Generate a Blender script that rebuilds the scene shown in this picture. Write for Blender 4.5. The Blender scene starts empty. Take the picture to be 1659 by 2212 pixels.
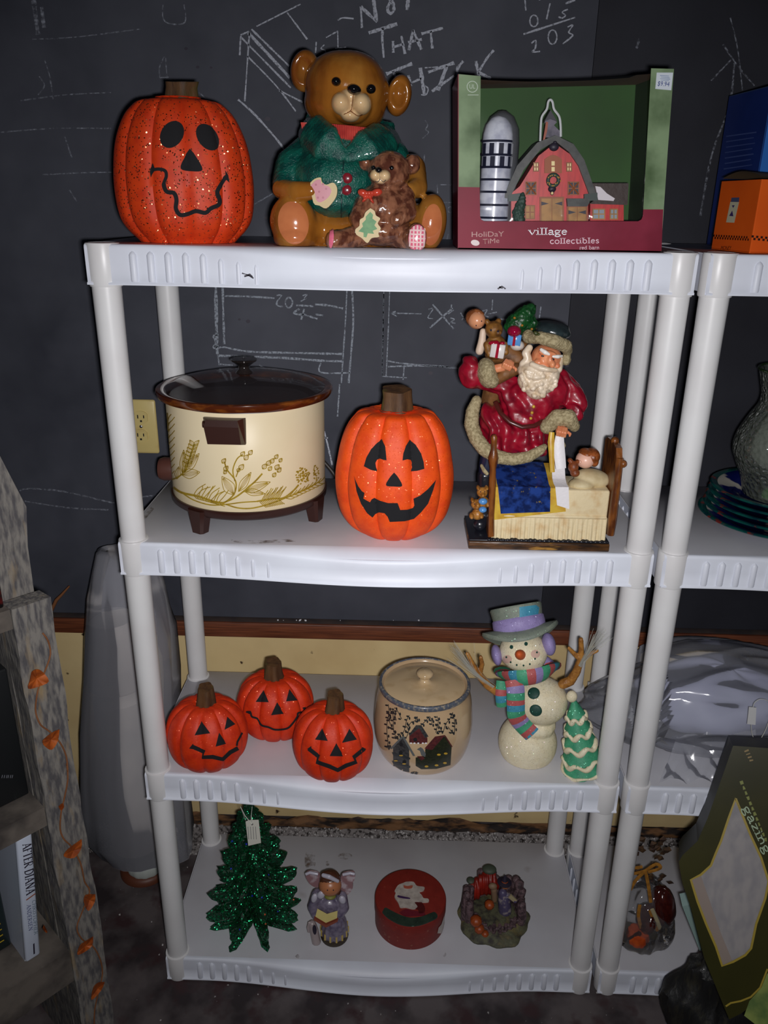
import bpy, bmesh, math, random
from math import sin, cos, pi, radians, sqrt, atan2, hypot
from mathutils import Vector as V, Matrix, Euler, noise
from mathutils.bvhtree import BVHTree
from mathutils.geometry import tessellate_polygon

SC = bpy.context.scene
COL = SC.collection
random.seed(7)

# ---------------------------------------------------------------- camera
CP = V((.455, -1.2563, 1.5737)); YAW, PIT, ROL, FPX = -.0192, .3685, .0156, 1724.5
_fw = V((sin(YAW)*cos(PIT), cos(YAW)*cos(PIT), -sin(PIT)))
_r = V((cos(YAW), -sin(YAW), 0)); _u = _r.cross(_fw)
CR = _r*cos(ROL) + _u*sin(ROL); CU = _u*cos(ROL) - _r*sin(ROL)
cam = bpy.data.cameras.new('camera'); cam.sensor_fit = 'HORIZONTAL'; cam.sensor_width = 36
cam.lens = FPX/1659*36; cam.clip_start = .02
camo = bpy.data.objects.new('camera', cam); COL.objects.link(camo)
CM = Matrix(((CR.x, CU.x, -_fw.x, CP.x), (CR.y, CU.y, -_fw.y, CP.y), (CR.z, CU.z, -_fw.z, CP.z), (0, 0, 0, 1)))
camo.matrix_world = CM
SC.camera = camo
# ---------------------------------------------------------------- light: the flash that took the picture, a dim room
w = bpy.data.worlds.new('room'); SC.world = w; w.use_nodes = True
w.node_tree.nodes['Background'].inputs[0].default_value = (.62, .72, 1, 1)
w.node_tree.nodes['Background'].inputs[1].default_value = .014
fl = bpy.data.lights.new('flash', 'AREA'); fl.shape = 'RECTANGLE'; fl.size = .03; fl.size_y = .02
fl.spread = radians(120); fl.energy = 7.4; fl.color = (1, .985, 1)
flo = bpy.data.objects.new('flash', fl); COL.objects.link(flo)
flo.matrix_world = Matrix.Translation(CR*.024 - CU*.022) @ CM
# ---------------------------------------------------------------- exposure
SC.view_settings.view_transform = 'Standard'; SC.view_settings.look = 'None'
SC.view_settings.gamma = 1; SC.view_settings.use_curve_mapping = False
SC.view_settings.exposure = 0

# ---------------------------------------------------------------- measuring helpers
def ray(px, py): return _fw + CR*((px-829.5)/FPX) - CU*((py-1106)/FPX)
YO = 0
def oY(px, py, y): y = y+YO; d = ray(px, py); return CP + d*((y-CP.y)/d.y)
def oZ(px, py, z): d = ray(px, py); return CP + d*((z-CP.z)/d.z)
def mpp(px, py, y): return (oY(px, py, y)-CP).dot(_fw)/FPX
def K(x0, y0, s): return lambda x, y: (x0+x/s, y0+y/s)

# ---------------------------------------------------------------- mesh helpers
LOC, GEO = {}, {}
class MB:
    def __init__(s): s.v, s.f, s.m, s.cm = [], [], [], 0
    def add(s, vs, fs):
        b = len(s.v); s.v += [V(x) for x in vs]
        for f in fs: s.f.append(tuple(b+i for i in f)); s.m.append(s.cm)
        return s
    def box(s, a, b, M=None):
        x0, y0, z0 = a; x1, y1, z1 = b
        vs = [V((x, y, z)) for z in (z0, z1) for x, y in ((x0, y0), (x1, y0), (x1, y1), (x0, y1))]
        if M: vs = [M @ p for p in vs]
        return s.add(vs, [(3, 2, 1, 0), (4, 5, 6, 7), (0, 1, 5, 4), (1, 2, 6, 5), (2, 3, 7, 6), (3, 0, 4, 7)])
    def rbox(s, a, b, r=.003, seg=2, M=None):
        bm = bmesh.new(); bmesh.ops.create_cube(bm, size=1)
        for p in bm.verts: p.co = V([a[i]+(p.co[i]+.5)*(b[i]-a[i]) for i in range(3)])
        bmesh.ops.bevel(bm, geom=bm.edges[:], offset=r, segments=seg, affect='EDGES', profile=.5)
        return s.bm(bm, M)
    def bm(s, bm, M=None):
        bm.verts.ensure_lookup_table(); bm.verts.index_update()
        s.add([M @ p.co if M else p.co for p in bm.verts], [[q.index for q in f.verts] for f in bm.faces]); bm.free(); return s
    def prism(s, pts, d):
        pts = [V(p) for p in pts]; n = len(pts); d = V(d)
        tr = tessellate_polygon([pts])
        s.add(pts+[p+d for p in pts], [tuple(t) for t in tr]+[tuple(n+i for i in reversed(t)) for t in tr] +
              [(i, (i+1) % n, n+(i+1) % n, n+i) for i in range(n)]); return s
    def tube(s, pts, r, n=8, cap=True, flat=1, up=None):
        pts = [V(p) for p in pts]; m = len(pts); rs = r if isinstance(r, (list, tuple)) else [r]*m
        vs, fs = [], []; prev = None
        for i, p in enumerate(pts):
            t = (pts[min(i+1, m-1)]-pts[max(i-1, 0)]); t = t.normalized() if t.length > 1e-9 else V((0, 0, 1))
            if prev is None: a = (V(up) if up else (V((0, 1, 0)) if abs(t.y) < .9 else V((1, 0, 0))))
            else: a = prev
            a = (a-t*a.dot(t)).normalized(); prev = a; b = t.cross(a)
            for k in range(n): q = 2*pi*k/n; vs.append(p+a*(cos(q)*rs[i]*flat)+b*(sin(q)*rs[i]))
        for i in range(m-1):
            for k in range(n): fs.append((i*n+k, i*n+(k+1) % n, (i+1)*n+(k+1) % n, (i+1)*n+k))
        if cap: fs += [tuple(reversed(range(n))), tuple(range((m-1)*n, m*n))]
        return s.add(vs, fs)
    def lathe(s, c, prof, n=32, sy=1, rib=None, M=None, close=True):
        c = V(c); vs, fs = [], []
        for r, z in prof:
            for k in range(n):
                q = 2*pi*k/n; rr = r*(rib(q, z) if rib else 1)
                p = V((rr*cos(q), rr*sin(q)*sy, z)); vs.append(c+(M @ p if M else p))
        m = len(prof)
        for i in range(m-1):
            for k in range(n): fs.append((i*n+k, i*n+(k+1) % n, (i+1)*n+(k+1) % n, (i+1)*n+k))
        if close: fs += [tuple(reversed(range(n))), tuple(range((m-1)*n, m*n))]
        return s.add(vs, fs)
    def ball(s, c, r, M=None, n=16, m=10, fn=None):
        c = V(c); rx, ry, rz = r if isinstance(r, (tuple, list)) else (r, r, r)
        vs = []
        for i in range(1, m):
            t = pi*i/m
            for k in range(n):
                q = 2*pi*k/n; p = V((rx*sin(t)*cos(q), ry*sin(t)*sin(q), rz*cos(t)))
                if fn: p *= fn(q, t)
                vs.append(c+(M @ p if M else p))
        a = V((0, 0, rz)); b = V((0, 0, -rz))
        vs += [c+(M @ a if M else a), c+(M @ b if M else b)]; T = (m-1)*n
        fs = [(k, (k+1) % n, T)[::-1] for k in range(n)]
        for i in range(m-2):
            for k in range(n): fs.append((i*n+k, (i+1)*n+k, (i+1)*n+(k+1) % n, i*n+(k+1) % n))
        fs += [((m-2)*n+k, T+1, (m-2)*n+(k+1) % n) for k in range(n)]
        return s.add(vs, fs)
    def grid(s, fn, nu, nv):
        vs = [fn(i/nu, j/nv) for j in range(nv+1) for i in range(nu+1)]
        return s.add(vs, [(j*(nu+1)+i, j*(nu+1)+i+1, (j+1)*(nu+1)+i+1, (j+1)*(nu+1)+i) for j in range(nv) for i in range(nu)])
    # --- shapes measured in the photograph, at real depth
    def pb(s, p, y, rx, ry, rd, roll=0, n=16, m=10, fn=None):
        k = mpp(p[0], p[1], y); va = 1/sqrt(1+((1106-p[1])/FPX)**2); return s.ball(oY(p[0], p[1], y), (rx*k, rd, ry*k*va), Matrix.Rotation(radians(roll), 3, 'Y'), n, m, fn)
    def limb(s, pts):            # [(p, y, r px)], tapered chain for remeshing
        P = [(oY(p[0], p[1], y), r*mpp(p[0], p[1], y)) for p, y, r in pts]
        for (a, ra), (b, rb) in zip(P, P[1:]):
            L = (b-a).length; k = max(2, int(L/max(.25*min(ra, rb), 1e-4))); k = min(k, 14)
            for i in range(k+1): t = i/k; s.ball(a.lerp(b, t), ra+(rb-ra)*t, n=10, m=7)
        return s
    def ptube(s, pts, n=8, flat=1, up=None): # [(p, y, r px)]
        return s.tube([oY(p[0], p[1], y) for p, y, r in pts], [r*mpp(p[0], p[1], y) for p, y, r in pts], n, True, flat, up)
    def loft(s, rows, n=24, fn=None, cap=True, clampx=None, j=None, front=False):   # (xl, xr, y, Y, rd)
        vs, fs = [], []
        for i, (xl, xr, py, Y, rd) in enumerate(rows):
            c = oY((xl+xr)/2, py, Y); rx = (xr-xl)/2*mpp((xl+xr)/2, py, Y)
            if front: c.z = max(oY((xl+xr)/2, py, Y-rd).z, .001)
            for k in range(n):
                q = 2*pi*k/n; f = fn(q, i) if fn else 1
                p = c+V((rx*cos(q)*f, rd*sin(q)*f, 0))
                if j: p += j(p)
                if clampx is not None: p.x = min(p.x, clampx)
                vs.append(p)
        m = len(rows)
        for i in range(m-1):
            for k in range(n): fs.append(((i+1)*n+k, (i+1)*n+(k+1) % n, i*n+(k+1) % n, i*n+k))
        if cap: fs += [tuple(range(n)), tuple(reversed(range((m-1)*n, m*n)))]
        return s.add(vs, fs)

def thing(name, label, cat, loc=(0, 0, 0), group=None):
    o = bpy.data.objects.new(name, None); COL.objects.link(o); o.location = loc; o.empty_display_size = .02
    LOC[o] = V(loc); return tag(o, label, cat, group)
def tag(o, label, cat, group=None, kind=None):
    if label: o['label'] = label
    if cat: o['category'] = cat
    if group: o['group'] = group
    if kind: o['kind'] = kind
    return o
def ob(name, mb, mat, parent=None, smooth=True, loc=None, flatdeg=None, label=None):
    """one mesh object; vertices are given in world space and stored from the parent's base"""
    base = LOC[parent] if parent else (V(loc) if loc is not None else V((0, 0, 0)))
    me = bpy.data.meshes.new(name)
    me.from_pydata([tuple(p-base) for p in mb.v], [], mb.f); me.update()
    for m in (mat if isinstance(mat, (list, tuple)) else [mat]): me.materials.append(m)
    me.polygons.foreach_set('material_index', mb.m)
    bm = bmesh.new(); bm.from_mesh(me); bmesh.ops.recalc_face_normals(bm, faces=bm.faces[:]); bm.to_mesh(me); bm.free()
    me.polygons.foreach_set('use_smooth', [smooth]*len(me.polygons))
    if smooth: me.set_sharp_from_angle(angle=radians(flatdeg or 50))
    o = bpy.data.objects.new(name, me); COL.objects.link(o)
    if parent: o.parent = parent
    else: o.location = base
    LOC[o] = base; GEO[o] = ([p.copy() for p in mb.v], list(mb.f))
    if label: o['label'] = label
    return o
def blob(name, mb, mat, parent=None, vox=.0022, it=4, loc=None, disp=None, label=None, fac=.6):
    """closed shapes melted into one continuous skin"""
    o = ob(name, mb, mat, parent, True, loc, label=label)
    m = o.modifiers.new('r', 'REMESH'); m.mode = 'VOXEL'; m.voxel_size = vox; m.use_smooth_shade = True
    if it: m = o.modifiers.new('s', 'SMOOTH'); m.iterations = it; m.factor = fac
    pa = o.parent; o.parent = None; COL.objects.unlink(o); tmp = bpy.data.scenes.new('melt'); tmp.collection.objects.link(o); vl = tmp.view_layers[0]; vl.update()
    me = bpy.data.meshes.new_from_object(o.evaluated_get(vl.depsgraph)); tmp.collection.objects.unlink(o); bpy.data.scenes.remove(tmp); COL.objects.link(o); o.parent = pa
    o.modifiers.clear(); old = o.data; o.data = me; bpy.data.meshes.remove(old); me.name = name
    if disp:
        b = LOC[o]
        P = [p.co+p.normal*disp(p.co+b) for p in me.vertices]
        me.vertices.foreach_set('co', [c for p in P for c in p])
        me.update()
    me.polygons.foreach_set('use_smooth', [True]*len(me.polygons))
    b = LOC[o]; GEO[o] = ([p.co+b for p in me.vertices], [tuple(f.vertices) for f in me.polygons]); return o
def bvh(*objs):
    v, f = [], []
    for o in objs:
        n = len(v); v += GEO[o][0]; f += [tuple(n+i for i in q) for q in GEO[o][1]]
    return BVHTree.FromPolygons(v, f)
# --- flat print: outlines measured in the photograph, laid on a surface
def ell(p, rx, ry, rot=0, n=20):
    a = radians(rot); return [(p[0]+rx*cos(t)*cos(a)-ry*sin(t)*sin(a), p[1]+rx*cos(t)*sin(a)+ry*sin(t)*cos(a)) for t in [2*pi*i/n for i in range(n)]]
def stroke(pts, w, jit=0):
    n = len(pts); L, R = [], []
    ws = w if isinstance(w, (list, tuple)) else [w]*n
    for i, p in enumerate(pts):
        a, b = pts[max(i-1, 0)], pts[min(i+1, n-1)]; dx, dy = b[0]-a[0], b[1]-a[1]; l = hypot(dx, dy) or 1
        h = ws[i]/2*(1+random.uniform(-jit, jit)); L.append((p[0]-dy/l*h, p[1]+dx/l*h)); R.append((p[0]+dy/l*h, p[1]-dx/l*h))
    return ('S', L, R)
def curve(pts, k=4):             # Catmull-Rom through the points
    out = []; n = len(pts)
    for i in range(n-1):
        p0, p1, p2, p3 = pts[max(i-1, 0)], pts[i], pts[i+1], pts[min(i+2, n-1)]
        for j in range(k):
            t = j/k; out.append(tuple(.5*(2*p1[d]+(p2[d]-p0[d])*t+(2*p0[d]-5*p1[d]+4*p2[d]-p3[d])*t*t+(3*p1[d]-p0[d]-3*p2[d]+p3[d])*t**3) for d in range(len(p1))))
    return out+[pts[-1]]
def decal(name, shapes, mat, parent, tgt, off=.0006, L=14, smooth=True, loc=None, label=None):
    """tgt: a BVH, or a plane (point, normal)"""
    bm = bmesh.new()
    for sh in shapes:
        if sh[0] == 'S':
            _, A, B = sh; va = [bm.verts.new((x, y, 0)) for x, y in A]; vb = [bm.verts.new((x, y, 0)) for x, y in B]
            for i in range(len(A)-1): bm.faces.new((va[i], va[i+1], vb[i+1], vb[i]))
        elif sh[0] == 'M':
            vs = [bm.verts.new((x, y, 0)) for x, y in sh[1]]
            for f in sh[2]:
                try: bm.faces.new([vs[i] for i in f])
                except ValueError: pass
        else:
            vs = [bm.verts.new((x, y, 0)) for x, y in sh]
            for t in tessellate_polygon([[V((x, y, 0)) for x, y in sh]]):
                try: bm.faces.new([vs[i] for i in t])
                except ValueError: pass
    plane = isinstance(tgt, tuple)
    if not plane:
        for _ in range(6):
            e = [x for x in bm.edges if x.calc_length() > L]
            if not e: break
            bmesh.ops.subdivide_edges(bm, edges=e, cuts=1); bmesh.ops.triangulate(bm, faces=[f for f in bm.faces if len(f.verts) > 3])
    bad = []
    for p in bm.verts:
        d = ray(p.co.x, p.co.y)
        if plane:
            q, nn = tgt; t = (q-CP).dot(nn)/d.dot(nn); p.co = CP+d*t+nn*(off if nn.dot(d) < 0 else -off)
        else:
            h, nn, _, _ = tgt.ray_cast(CP, d)
            if h is None: bad.append(p); continue
            p.co = h+(nn if nn.dot(d) < 0 else -nn)*off
    if bad: bmesh.ops.delete(bm, geom=bad, context='VERTS')
    mb = MB(); mb.bm(bm)
    if not mb.f: print('EMPTY DECAL', name); return None
    o = ob(name, mb, mat, parent, smooth, loc, label=label)
    me = o.data; bm = bmesh.new(); bm.from_mesh(me)
    for f in bm.faces:
        if f.normal.dot(CP-(f.calc_center_median()+LOC[o])) < 0: f.normal_flip()
    bm.to_mesh(me); bm.free(); return o
def plY(y): return (V((0, y+YO, 0)), V((0, -1, 0)))
def p3(a, b, c): n = (b-a).cross(c-a).normalized(); return (a, n if n.dot(CP-a) > 0 else -n)
def text2d(s, p0, p1, h):
    """built-in lettering mapped from p0 to p1 along the baseline with cap-height vector h"""
    cu = bpy.data.curves.new('t', 'FONT'); cu.body = s; cu.resolution_u = 3; o = bpy.data.objects.new('t', cu)
    me = bpy.data.meshes.new_from_object(o); xs = [p.co.x for p in me.vertices]; a, b = min(xs), max(xs)
    vs = [(p0[0]+(p1[0]-p0[0])*(p.co.x-a)/(b-a)+h[0]*p.co.y/.7, p0[1]+(p1[1]-p0[1])*(p.co.x-a)/(b-a)+h[1]*p.co.y/.7) for p in me.vertices]
    fs = [tuple(f.vertices) for f in me.polygons]
    bpy.data.objects.remove(o); bpy.data.meshes.remove(me); bpy.data.curves.remove(cu); return ('M', vs, fs)
# a small serif alphabet: (width, [(points, thick?)]); cap height 1
def _arc(cx, cy, rx, ry, a0, a1, n=10): return [(cx+rx*cos(radians(a0+(a1-a0)*i/n)), cy+ry*sin(radians(a0+(a1-a0)*i/n))) for i in range(n+1)]
def _st(x, y0, y1, sb=1, st=1): # stem with serifs
    r = [([(x, y0), (x, y1)], 1)]
    if sb: r.append(([(x-.13, y0+.02), (x+.13, y0+.02)], 0))
    if st: r.append(([(x-.13, y1-.02), (x+(.0 if y1 < .72 or y1 == .75 else .13), y1-.02)], 0))
    return r
SER = {
 'A': (.85, [([(.12, 0), (.42, 1)], 0), ([(.42, 1), (.75, 0)], 1), ([(.22, .35), (.6, .35)], 0), ([(.02, .02), (.24, .02)], 0), ([(.62, .02), (.88, .02)], 0)]),
 'F': (.62, _st(.18, 0, 1)+[([(.18, .97), (.6, .97)], 0), ([(.18, .52), (.48, .52)], 0), ([(.6, .97), (.6, .8)], 0)]),
 'T': (.75, _st(.37, 0, 1, 1, 0)+[([(.03, .97), (.72, .97)], 0), ([(.04, .97), (.04, .8)], 0), ([(.71, .97), (.71, .8)], 0)]),
 'E': (.68, _st(.18, 0, 1)+[([(.18, .97), (.6, .97)], 0), ([(.18, .52), (.48, .52)], 0), ([(.18, .03), (.62, .03)], 0), ([(.62, .03), (.62, .2)], 0), ([(.6, .97), (.6, .8)], 0)]),
 'R': (.8, _st(.18, 0, 1)+[([(.18, .97), (.38, .97)]+_arc(.38, .74, .22, .23, 90, -90)+[(.18, .51)], 0), ([(.36, .5), (.75, .02)], 1)]),
 'D': (.85, _st(.18, 0, 1)+[([(.18, .97)]+_arc(.35, .5, .4, .47, 90, -90)+[(.18, .03)], .7)]),
 'I': (.36, _st(.18, 0, 1)), 'N': (.9, [([(.17, 0), (.17, 1)], 0), ([(.17, 1), (.73, 0)], 1), ([(.73, 0), (.73, 1)], 0), ([(.05, .02), (.29, .02)], 0), ([(.61, .98), (.85, .98)], 0)]),
 'C': (.8, [(_arc(.44, .5, .36, .48, 45, 315, 14), .7), ([(.7, .95), (.7, .72)], 0)]), 'H': (.9, _st(.18, 0, 1)+_st(.72, 0, 1)+[([(.18, .5), (.72, .5)], 0)]),
 'S': (.6, [(curve([(.5, .8), (.3, .98), (.12, .78), (.3, .55), (.48, .3), (.3, .03), (.08, .2)], 3), .7)]), 'O': (.9, [(_arc(.45, .5, .38, .48, 0, 360, 18), .7)]),
 'P': (.7, _st(.18, 0, 1)+[([(.18, .97), (.36, .97)]+_arc(.36, .72, .25, .25, 90, -90)+[(.18, .47)], .5)]),
 'v': (.58, [([(.06, .52), (.3, 0)], 1), ([(.3, 0), (.52, .52)], 0), ([(-.02, .52), (.18, .52)], 0), ([(.42, .52), (.6, .52)], 0)]),
 'i': (.3, _st(.15, 0, .52)+[([(.13, .7), (.17, .72)], 1)]), 'l': (.3, _st(.15, 0, .8)),
 'a': (.5, [(curve([(.08, .42), (.22, .53), (.36, .42), (.36, .02), (.48, .04)], 3), 1), (curve([(.36, .3), (.14, .24), (.06, .1), (.16, 0), (.36, .1)], 3), .5)]),
 'g': (.52, [(_arc(.22, .36, .17, .16, 0, 360, 12), .6), ([(.36, .48), (.5, .52)], 0), (curve([(.14, .22), (.08, .1), (.36, .02), (.44, -.12), (.22, -.24), (.04, -.14), (.16, .02)], 3), .5)]),
 'e': (.48, [([(.07, .3), (.41, .3)]+_arc(.24, .27, .18, .26, 8, 320, 12), .6)]), 'c': (.46, [(_arc(.25, .26, .19, .27, 50, 320, 12), .7)]),
 'o': (.52, [(_arc(.26, .26, .2, .27, 0, 360, 14), .6)]), 't': (.34, [(curve([(.15, .68), (.15, .1), (.22, 0), (.33, .06)], 3), 1), ([(.02, .5), (.32, .5)], 0)]),
 'b': (.54, _st(.12, .02, .8, 0)+[([(.12, .42)]+_arc(.27, .26, .2, .26, 120, -130, 12), .6)]), 's': (.4, [(curve([(.32, .42), (.18, .53), (.07, .4), (.2, .27), (.33, .13), (.18, 0), (.05, .1)], 3), .6)]),
 'r': (.4, _st(.12, 0, .52)+[(curve([(.12, .34), (.24, .52), (.37, .46)], 3), .7)]), 'd': (.54, _st(.42, 0, .8, 1)+[(_arc(.25, .26, .19, .26, 40, 320, 12), .6)]),
 'u': (.56, [(curve([(.12, .52), (.12, .12), (.24, 0), (.42, .12)], 3), .8)]+_st(.42, 0, .52, 1)), 'n': (.56, _st(.12, 0, .52)+[(curve([(.12, .36), (.28, .52), (.42, .4), (.42, .02)], 3), .8)]),
 'z': (.46, [([(.05, .5), (.4, .5)], 0), ([(.4, .5), (.06, .02)], 1), ([(.06, .02), (.42, .02)], 0)]), '/': (.4, [([(.05, -.1), (.35, 1.05)], .5)]), ' ': (.35, [])}
def serif(s, p0, p1, h, wt=.13):
    W = sum(SER[c][0] for c in s); x = 0; out = []
    for c in s:
        for pts, k in SER[c][1]:
            pp = [(p0[0]+(p1[0]-p0[0])*(x+a)/W+h[0]*b, p0[1]+(p1[1]-p0[1])*(x+a)/W+h[1]*b) for a, b in pts]
            out.append(stroke(pp, hypot(*h)*(wt*.55+wt*.45*k)))
        x += SER[c][0]
    return out
# copies of a thing, its parts and their sub-parts
def copy_tree(o, parent=None):
    c = o.copy(); COL.objects.link(c); c.parent = parent
    for ch in list(o.children): copy_tree(ch, c)
    return c

# ---------------------------------------------------------------- materials
def hexc(r, g, b): return tuple(((x/255)/12.92 if x/255 <= .04045 else ((x/255+.055)/1.055)**2.4) for x in (r, g, b))
MATS = {}
def mat(name, col, rough=.5, col2=None, ns=30, lo=.4, hi=.65, bump=0, bs=120, metal=0, coat=0, spec=.5, alpha=1, stretch=None, detail=4, sss=0, trans=0, an=None, col3=None, ns3=10, lo3=.55, hi3=.7, emit=None):
    if name in MATS: return MATS[name]
    m = bpy.data.materials.new(name); MATS[name] = m; m.use_nodes = True; t = m.node_tree; N = t.nodes; B = N['Principled BSDF']
    B.inputs['Base Color'].default_value = (*col, 1); B.inputs['Roughness'].default_value = rough; B.inputs['Metallic'].default_value = metal
    B.inputs['Coat Weight'].default_value = coat; B.inputs['Coat Roughness'].default_value = .06; B.inputs['Specular IOR Level'].default_value = spec
    B.inputs['Alpha'].default_value = alpha; B.inputs['Transmission Weight'].default_value = trans
    if sss: B.inputs['Subsurface Weight'].default_value = sss; B.inputs['Subsurface Radius'].default_value = (.004, .003, .003)
    tc = N.new('ShaderNodeTexCoord'); vec = tc.outputs['Object']
    if stretch:
        mp = N.new('ShaderNodeMapping'); mp.inputs['Scale'].default_value = stretch; t.links.new(vec, mp.inputs['Vector']); vec = mp.outputs['Vector']
    def nz(sc, a, b, d=detail):
        n = N.new('ShaderNodeTexNoise'); n.inputs['Scale'].default_value = sc; n.inputs['Detail'].default_value = d; t.links.new(vec, n.inputs['Vector'])
        r = N.new('ShaderNodeMapRange'); r.inputs['From Min'].default_value = a; r.inputs['From Max'].default_value = b; t.links.new(n.outputs['Fac'], r.inputs['Value']); return r.outputs['Result'], n.outputs['Fac']
    cur = None
    def mix(fac, c):
        nonlocal cur
        x = N.new('ShaderNodeMix'); x.data_type = 'RGBA'; t.links.new(fac, x.inputs['Factor'])
        if cur: t.links.new(cur, x.inputs['A'])
        else: x.inputs['A'].default_value = (*col, 1)
        x.inputs['B'].default_value = (*c, 1); cur = x.outputs['Result']; t.links.new(cur, B.inputs['Base Color'])
    if col2: mix(nz(ns, lo, hi)[0], col2)
    if col3: mix(nz(ns3, lo3, hi3)[0], col3)
    if an: t.links.new(nz(an[0], an[1], an[2])[0], B.inputs['Alpha'])
    if bump:
        bn = N.new('ShaderNodeBump'); bn.inputs['Strength'].default_value = bump; bn.inputs['Distance'].default_value = .002
        t.links.new(nz(bs, 0, 1)[1], bn.inputs['Height']); t.links.new(bn.outputs['Normal'], B.inputs['Normal'])
    if emit: B.inputs['Emission Color'].default_value = (*col, 1); B.inputs['Emission Strength'].default_value = emit
    return m
def glitter(name, col, col2=None, scale=900, amt=.9, rough=.35, dens=.16, flake=(1, .8, .6), spread=.6, speck=None, diel=True):
    """painted surface strewn with tiny flat flakes, each at its own angle"""
    if name in MATS: return MATS[name]
    m = mat(name, col, .6, col2, 60, .35, .7); t = m.node_tree; N = t.nodes; B = N['Principled BSDF']; lk = t.links.new
    tc = N.new('ShaderNodeTexCoord'); vo = N.new('ShaderNodeTexVoronoi'); vo.inputs['Scale'].default_value = scale; lk(tc.outputs['Object'], vo.inputs['Vector'])
    sub = N.new('ShaderNodeVectorMath'); sub.operation = 'SUBTRACT'; lk(vo.outputs['Color'], sub.inputs[0]); sub.inputs[1].default_value = (.5, .5, .5)
    scl = N.new('ShaderNodeVectorMath'); scl.operation = 'SCALE'; lk(sub.outputs[0], scl.inputs[0]); scl.inputs['Scale'].default_value = spread*2
    ge = N.new('ShaderNodeNewGeometry'); ad = N.new('ShaderNodeVectorMath'); ad.operation = 'ADD'; lk(ge.outputs['Normal'], ad.inputs[0]); lk(scl.outputs[0], ad.inputs[1])
    no = N.new('ShaderNodeVectorMath'); no.operation = 'NORMALIZE'; lk(ad.outputs[0], no.inputs[0])
    wn = N.new('ShaderNodeTexWhiteNoise'); wn.noise_dimensions = '3D'; lk(vo.outputs['Position'], wn.inputs['Vector'])
    lt = N.new('ShaderNodeMath'); lt.operation = 'LESS_THAN'; lk(wn.outputs['Value'], lt.inputs[0]); lt.inputs[1].default_value = dens
    g = N.new('ShaderNodeBsdfPrincipled'); g.inputs['Metallic'].default_value = 1; g.inputs['Roughness'].default_value = rough; g.inputs['Base Color'].default_value = (*flake, 1)
    lk(no.outputs[0], g.inputs['Normal'])
    if diel:
        g.inputs['Metallic'].default_value = 0; g.inputs['IOR'].default_value = 3.0; g.inputs['Specular Tint'].default_value = (*flake, 1); g.inputs['Base Color'].default_value = (*col, 1)
    if speck == 'rainbow':
        hs = N.new('ShaderNodeHueSaturation'); hs.inputs['Color'].default_value = (*flake, 1); hs.inputs['Saturation'].default_value = 1.2; lk(wn.outputs['Color'], N.new('ShaderNodeSeparateColor').inputs[0])
        sp = [n for n in N if n.type == 'SEPARATE_COLOR'][0]; lk(sp.outputs[1], hs.inputs['Hue']); lk(hs.outputs[0], g.inputs['Specular Tint'])
    mf = N.new('ShaderNodeMath'); mf.operation = 'MULTIPLY'; lk(lt.outputs[0], mf.inputs[0]); mf.inputs[1].default_value = .45 if diel else 1
    mx = N.new('ShaderNodeMixShader'); lk(mf.outputs[0], mx.inputs[0]); lk(B.outputs[0], mx.inputs[1]); lk(g.outputs[0], mx.inputs[2])
    lk(mx.outputs[0], N['Material Output'].inputs['Surface']); return m
def film(name, col=(.8, .82, .9), alpha=.3, rough=.12, tint=1):
    if name in MATS: return MATS[name]
    m = bpy.data.materials.new(name); MATS[name] = m; m.use_nodes = True; t = m.node_tree; N = t.nodes; lk = t.links.new
    B = N['Principled BSDF']; B.inputs['Base Color'].default_value = (*col, 1); B.inputs['Roughness'].default_value = rough
    tr = N.new('ShaderNodeBsdfTransparent'); tr.inputs[0].default_value = (tint, tint, tint, 1); mx = N.new('ShaderNodeMixShader'); mx.inputs[0].default_value = alpha
    lk(tr.outputs[0], mx.inputs[1]); lk(B.outputs[0], mx.inputs[2])
    gl = N.new('ShaderNodeBsdfGlossy'); gl.inputs['Roughness'].default_value = rough; fr = N.new('ShaderNodeFresnel'); fr.inputs['IOR'].default_value = 1.45
    m2 = N.new('ShaderNodeMixShader'); lk(fr.outputs[0], m2.inputs[0]); lk(mx.outputs[0], m2.inputs[1]); lk(gl.outputs[0], m2.inputs[2])
    lk(m2.outputs[0], N['Material Output'].inputs['Surface']); return m
BLACK = mat('black_flock', (.006, .006, .008), .9)
GLOSSBLACK = mat('gloss_black', (.004, .004, .005), .12, coat=.6)
INK = mat('dark_ink', (.02, .015, .03), .5)
WHITE = mat('white_print', (.75, .75, .78), .4)
DECK = [1.512, 1.029, .546, .063]
# ================================================================ the room
WALLY = .40
floor_m = mat('stained_concrete', hexc(92, 84, 84), .75, hexc(48, 40, 42), 9, .42, .62, .25, 60, col3=hexc(60, 38, 40), ns3=14, lo3=.52, hi3=.66)
mb = MB(); mb.grid(lambda u, v: V((-1.6+4.2*u, -1.7+2.3*v, 0)), 40, 24)
tag(ob('floor', mb, floor_m), 'stained dark concrete floor strewn with white flecks', None, kind='structure')
wall_m = mat('yellow_wall', hexc(222, 198, 146), .5, hexc(206, 180, 130), 6, .4, .7, .05, 90, col3=hexc(70, 52, 36), ns3=34, lo3=.70, hi3=.74)
mb = MB(); mb.box((-1.6, WALLY, .075), (2.6, WALLY+.08, 2.6))
tag(ob('wall_back', mb, wall_m, smooth=False), 'dirty yellow painted wall below the chalkboard', None, kind='structure')
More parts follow.
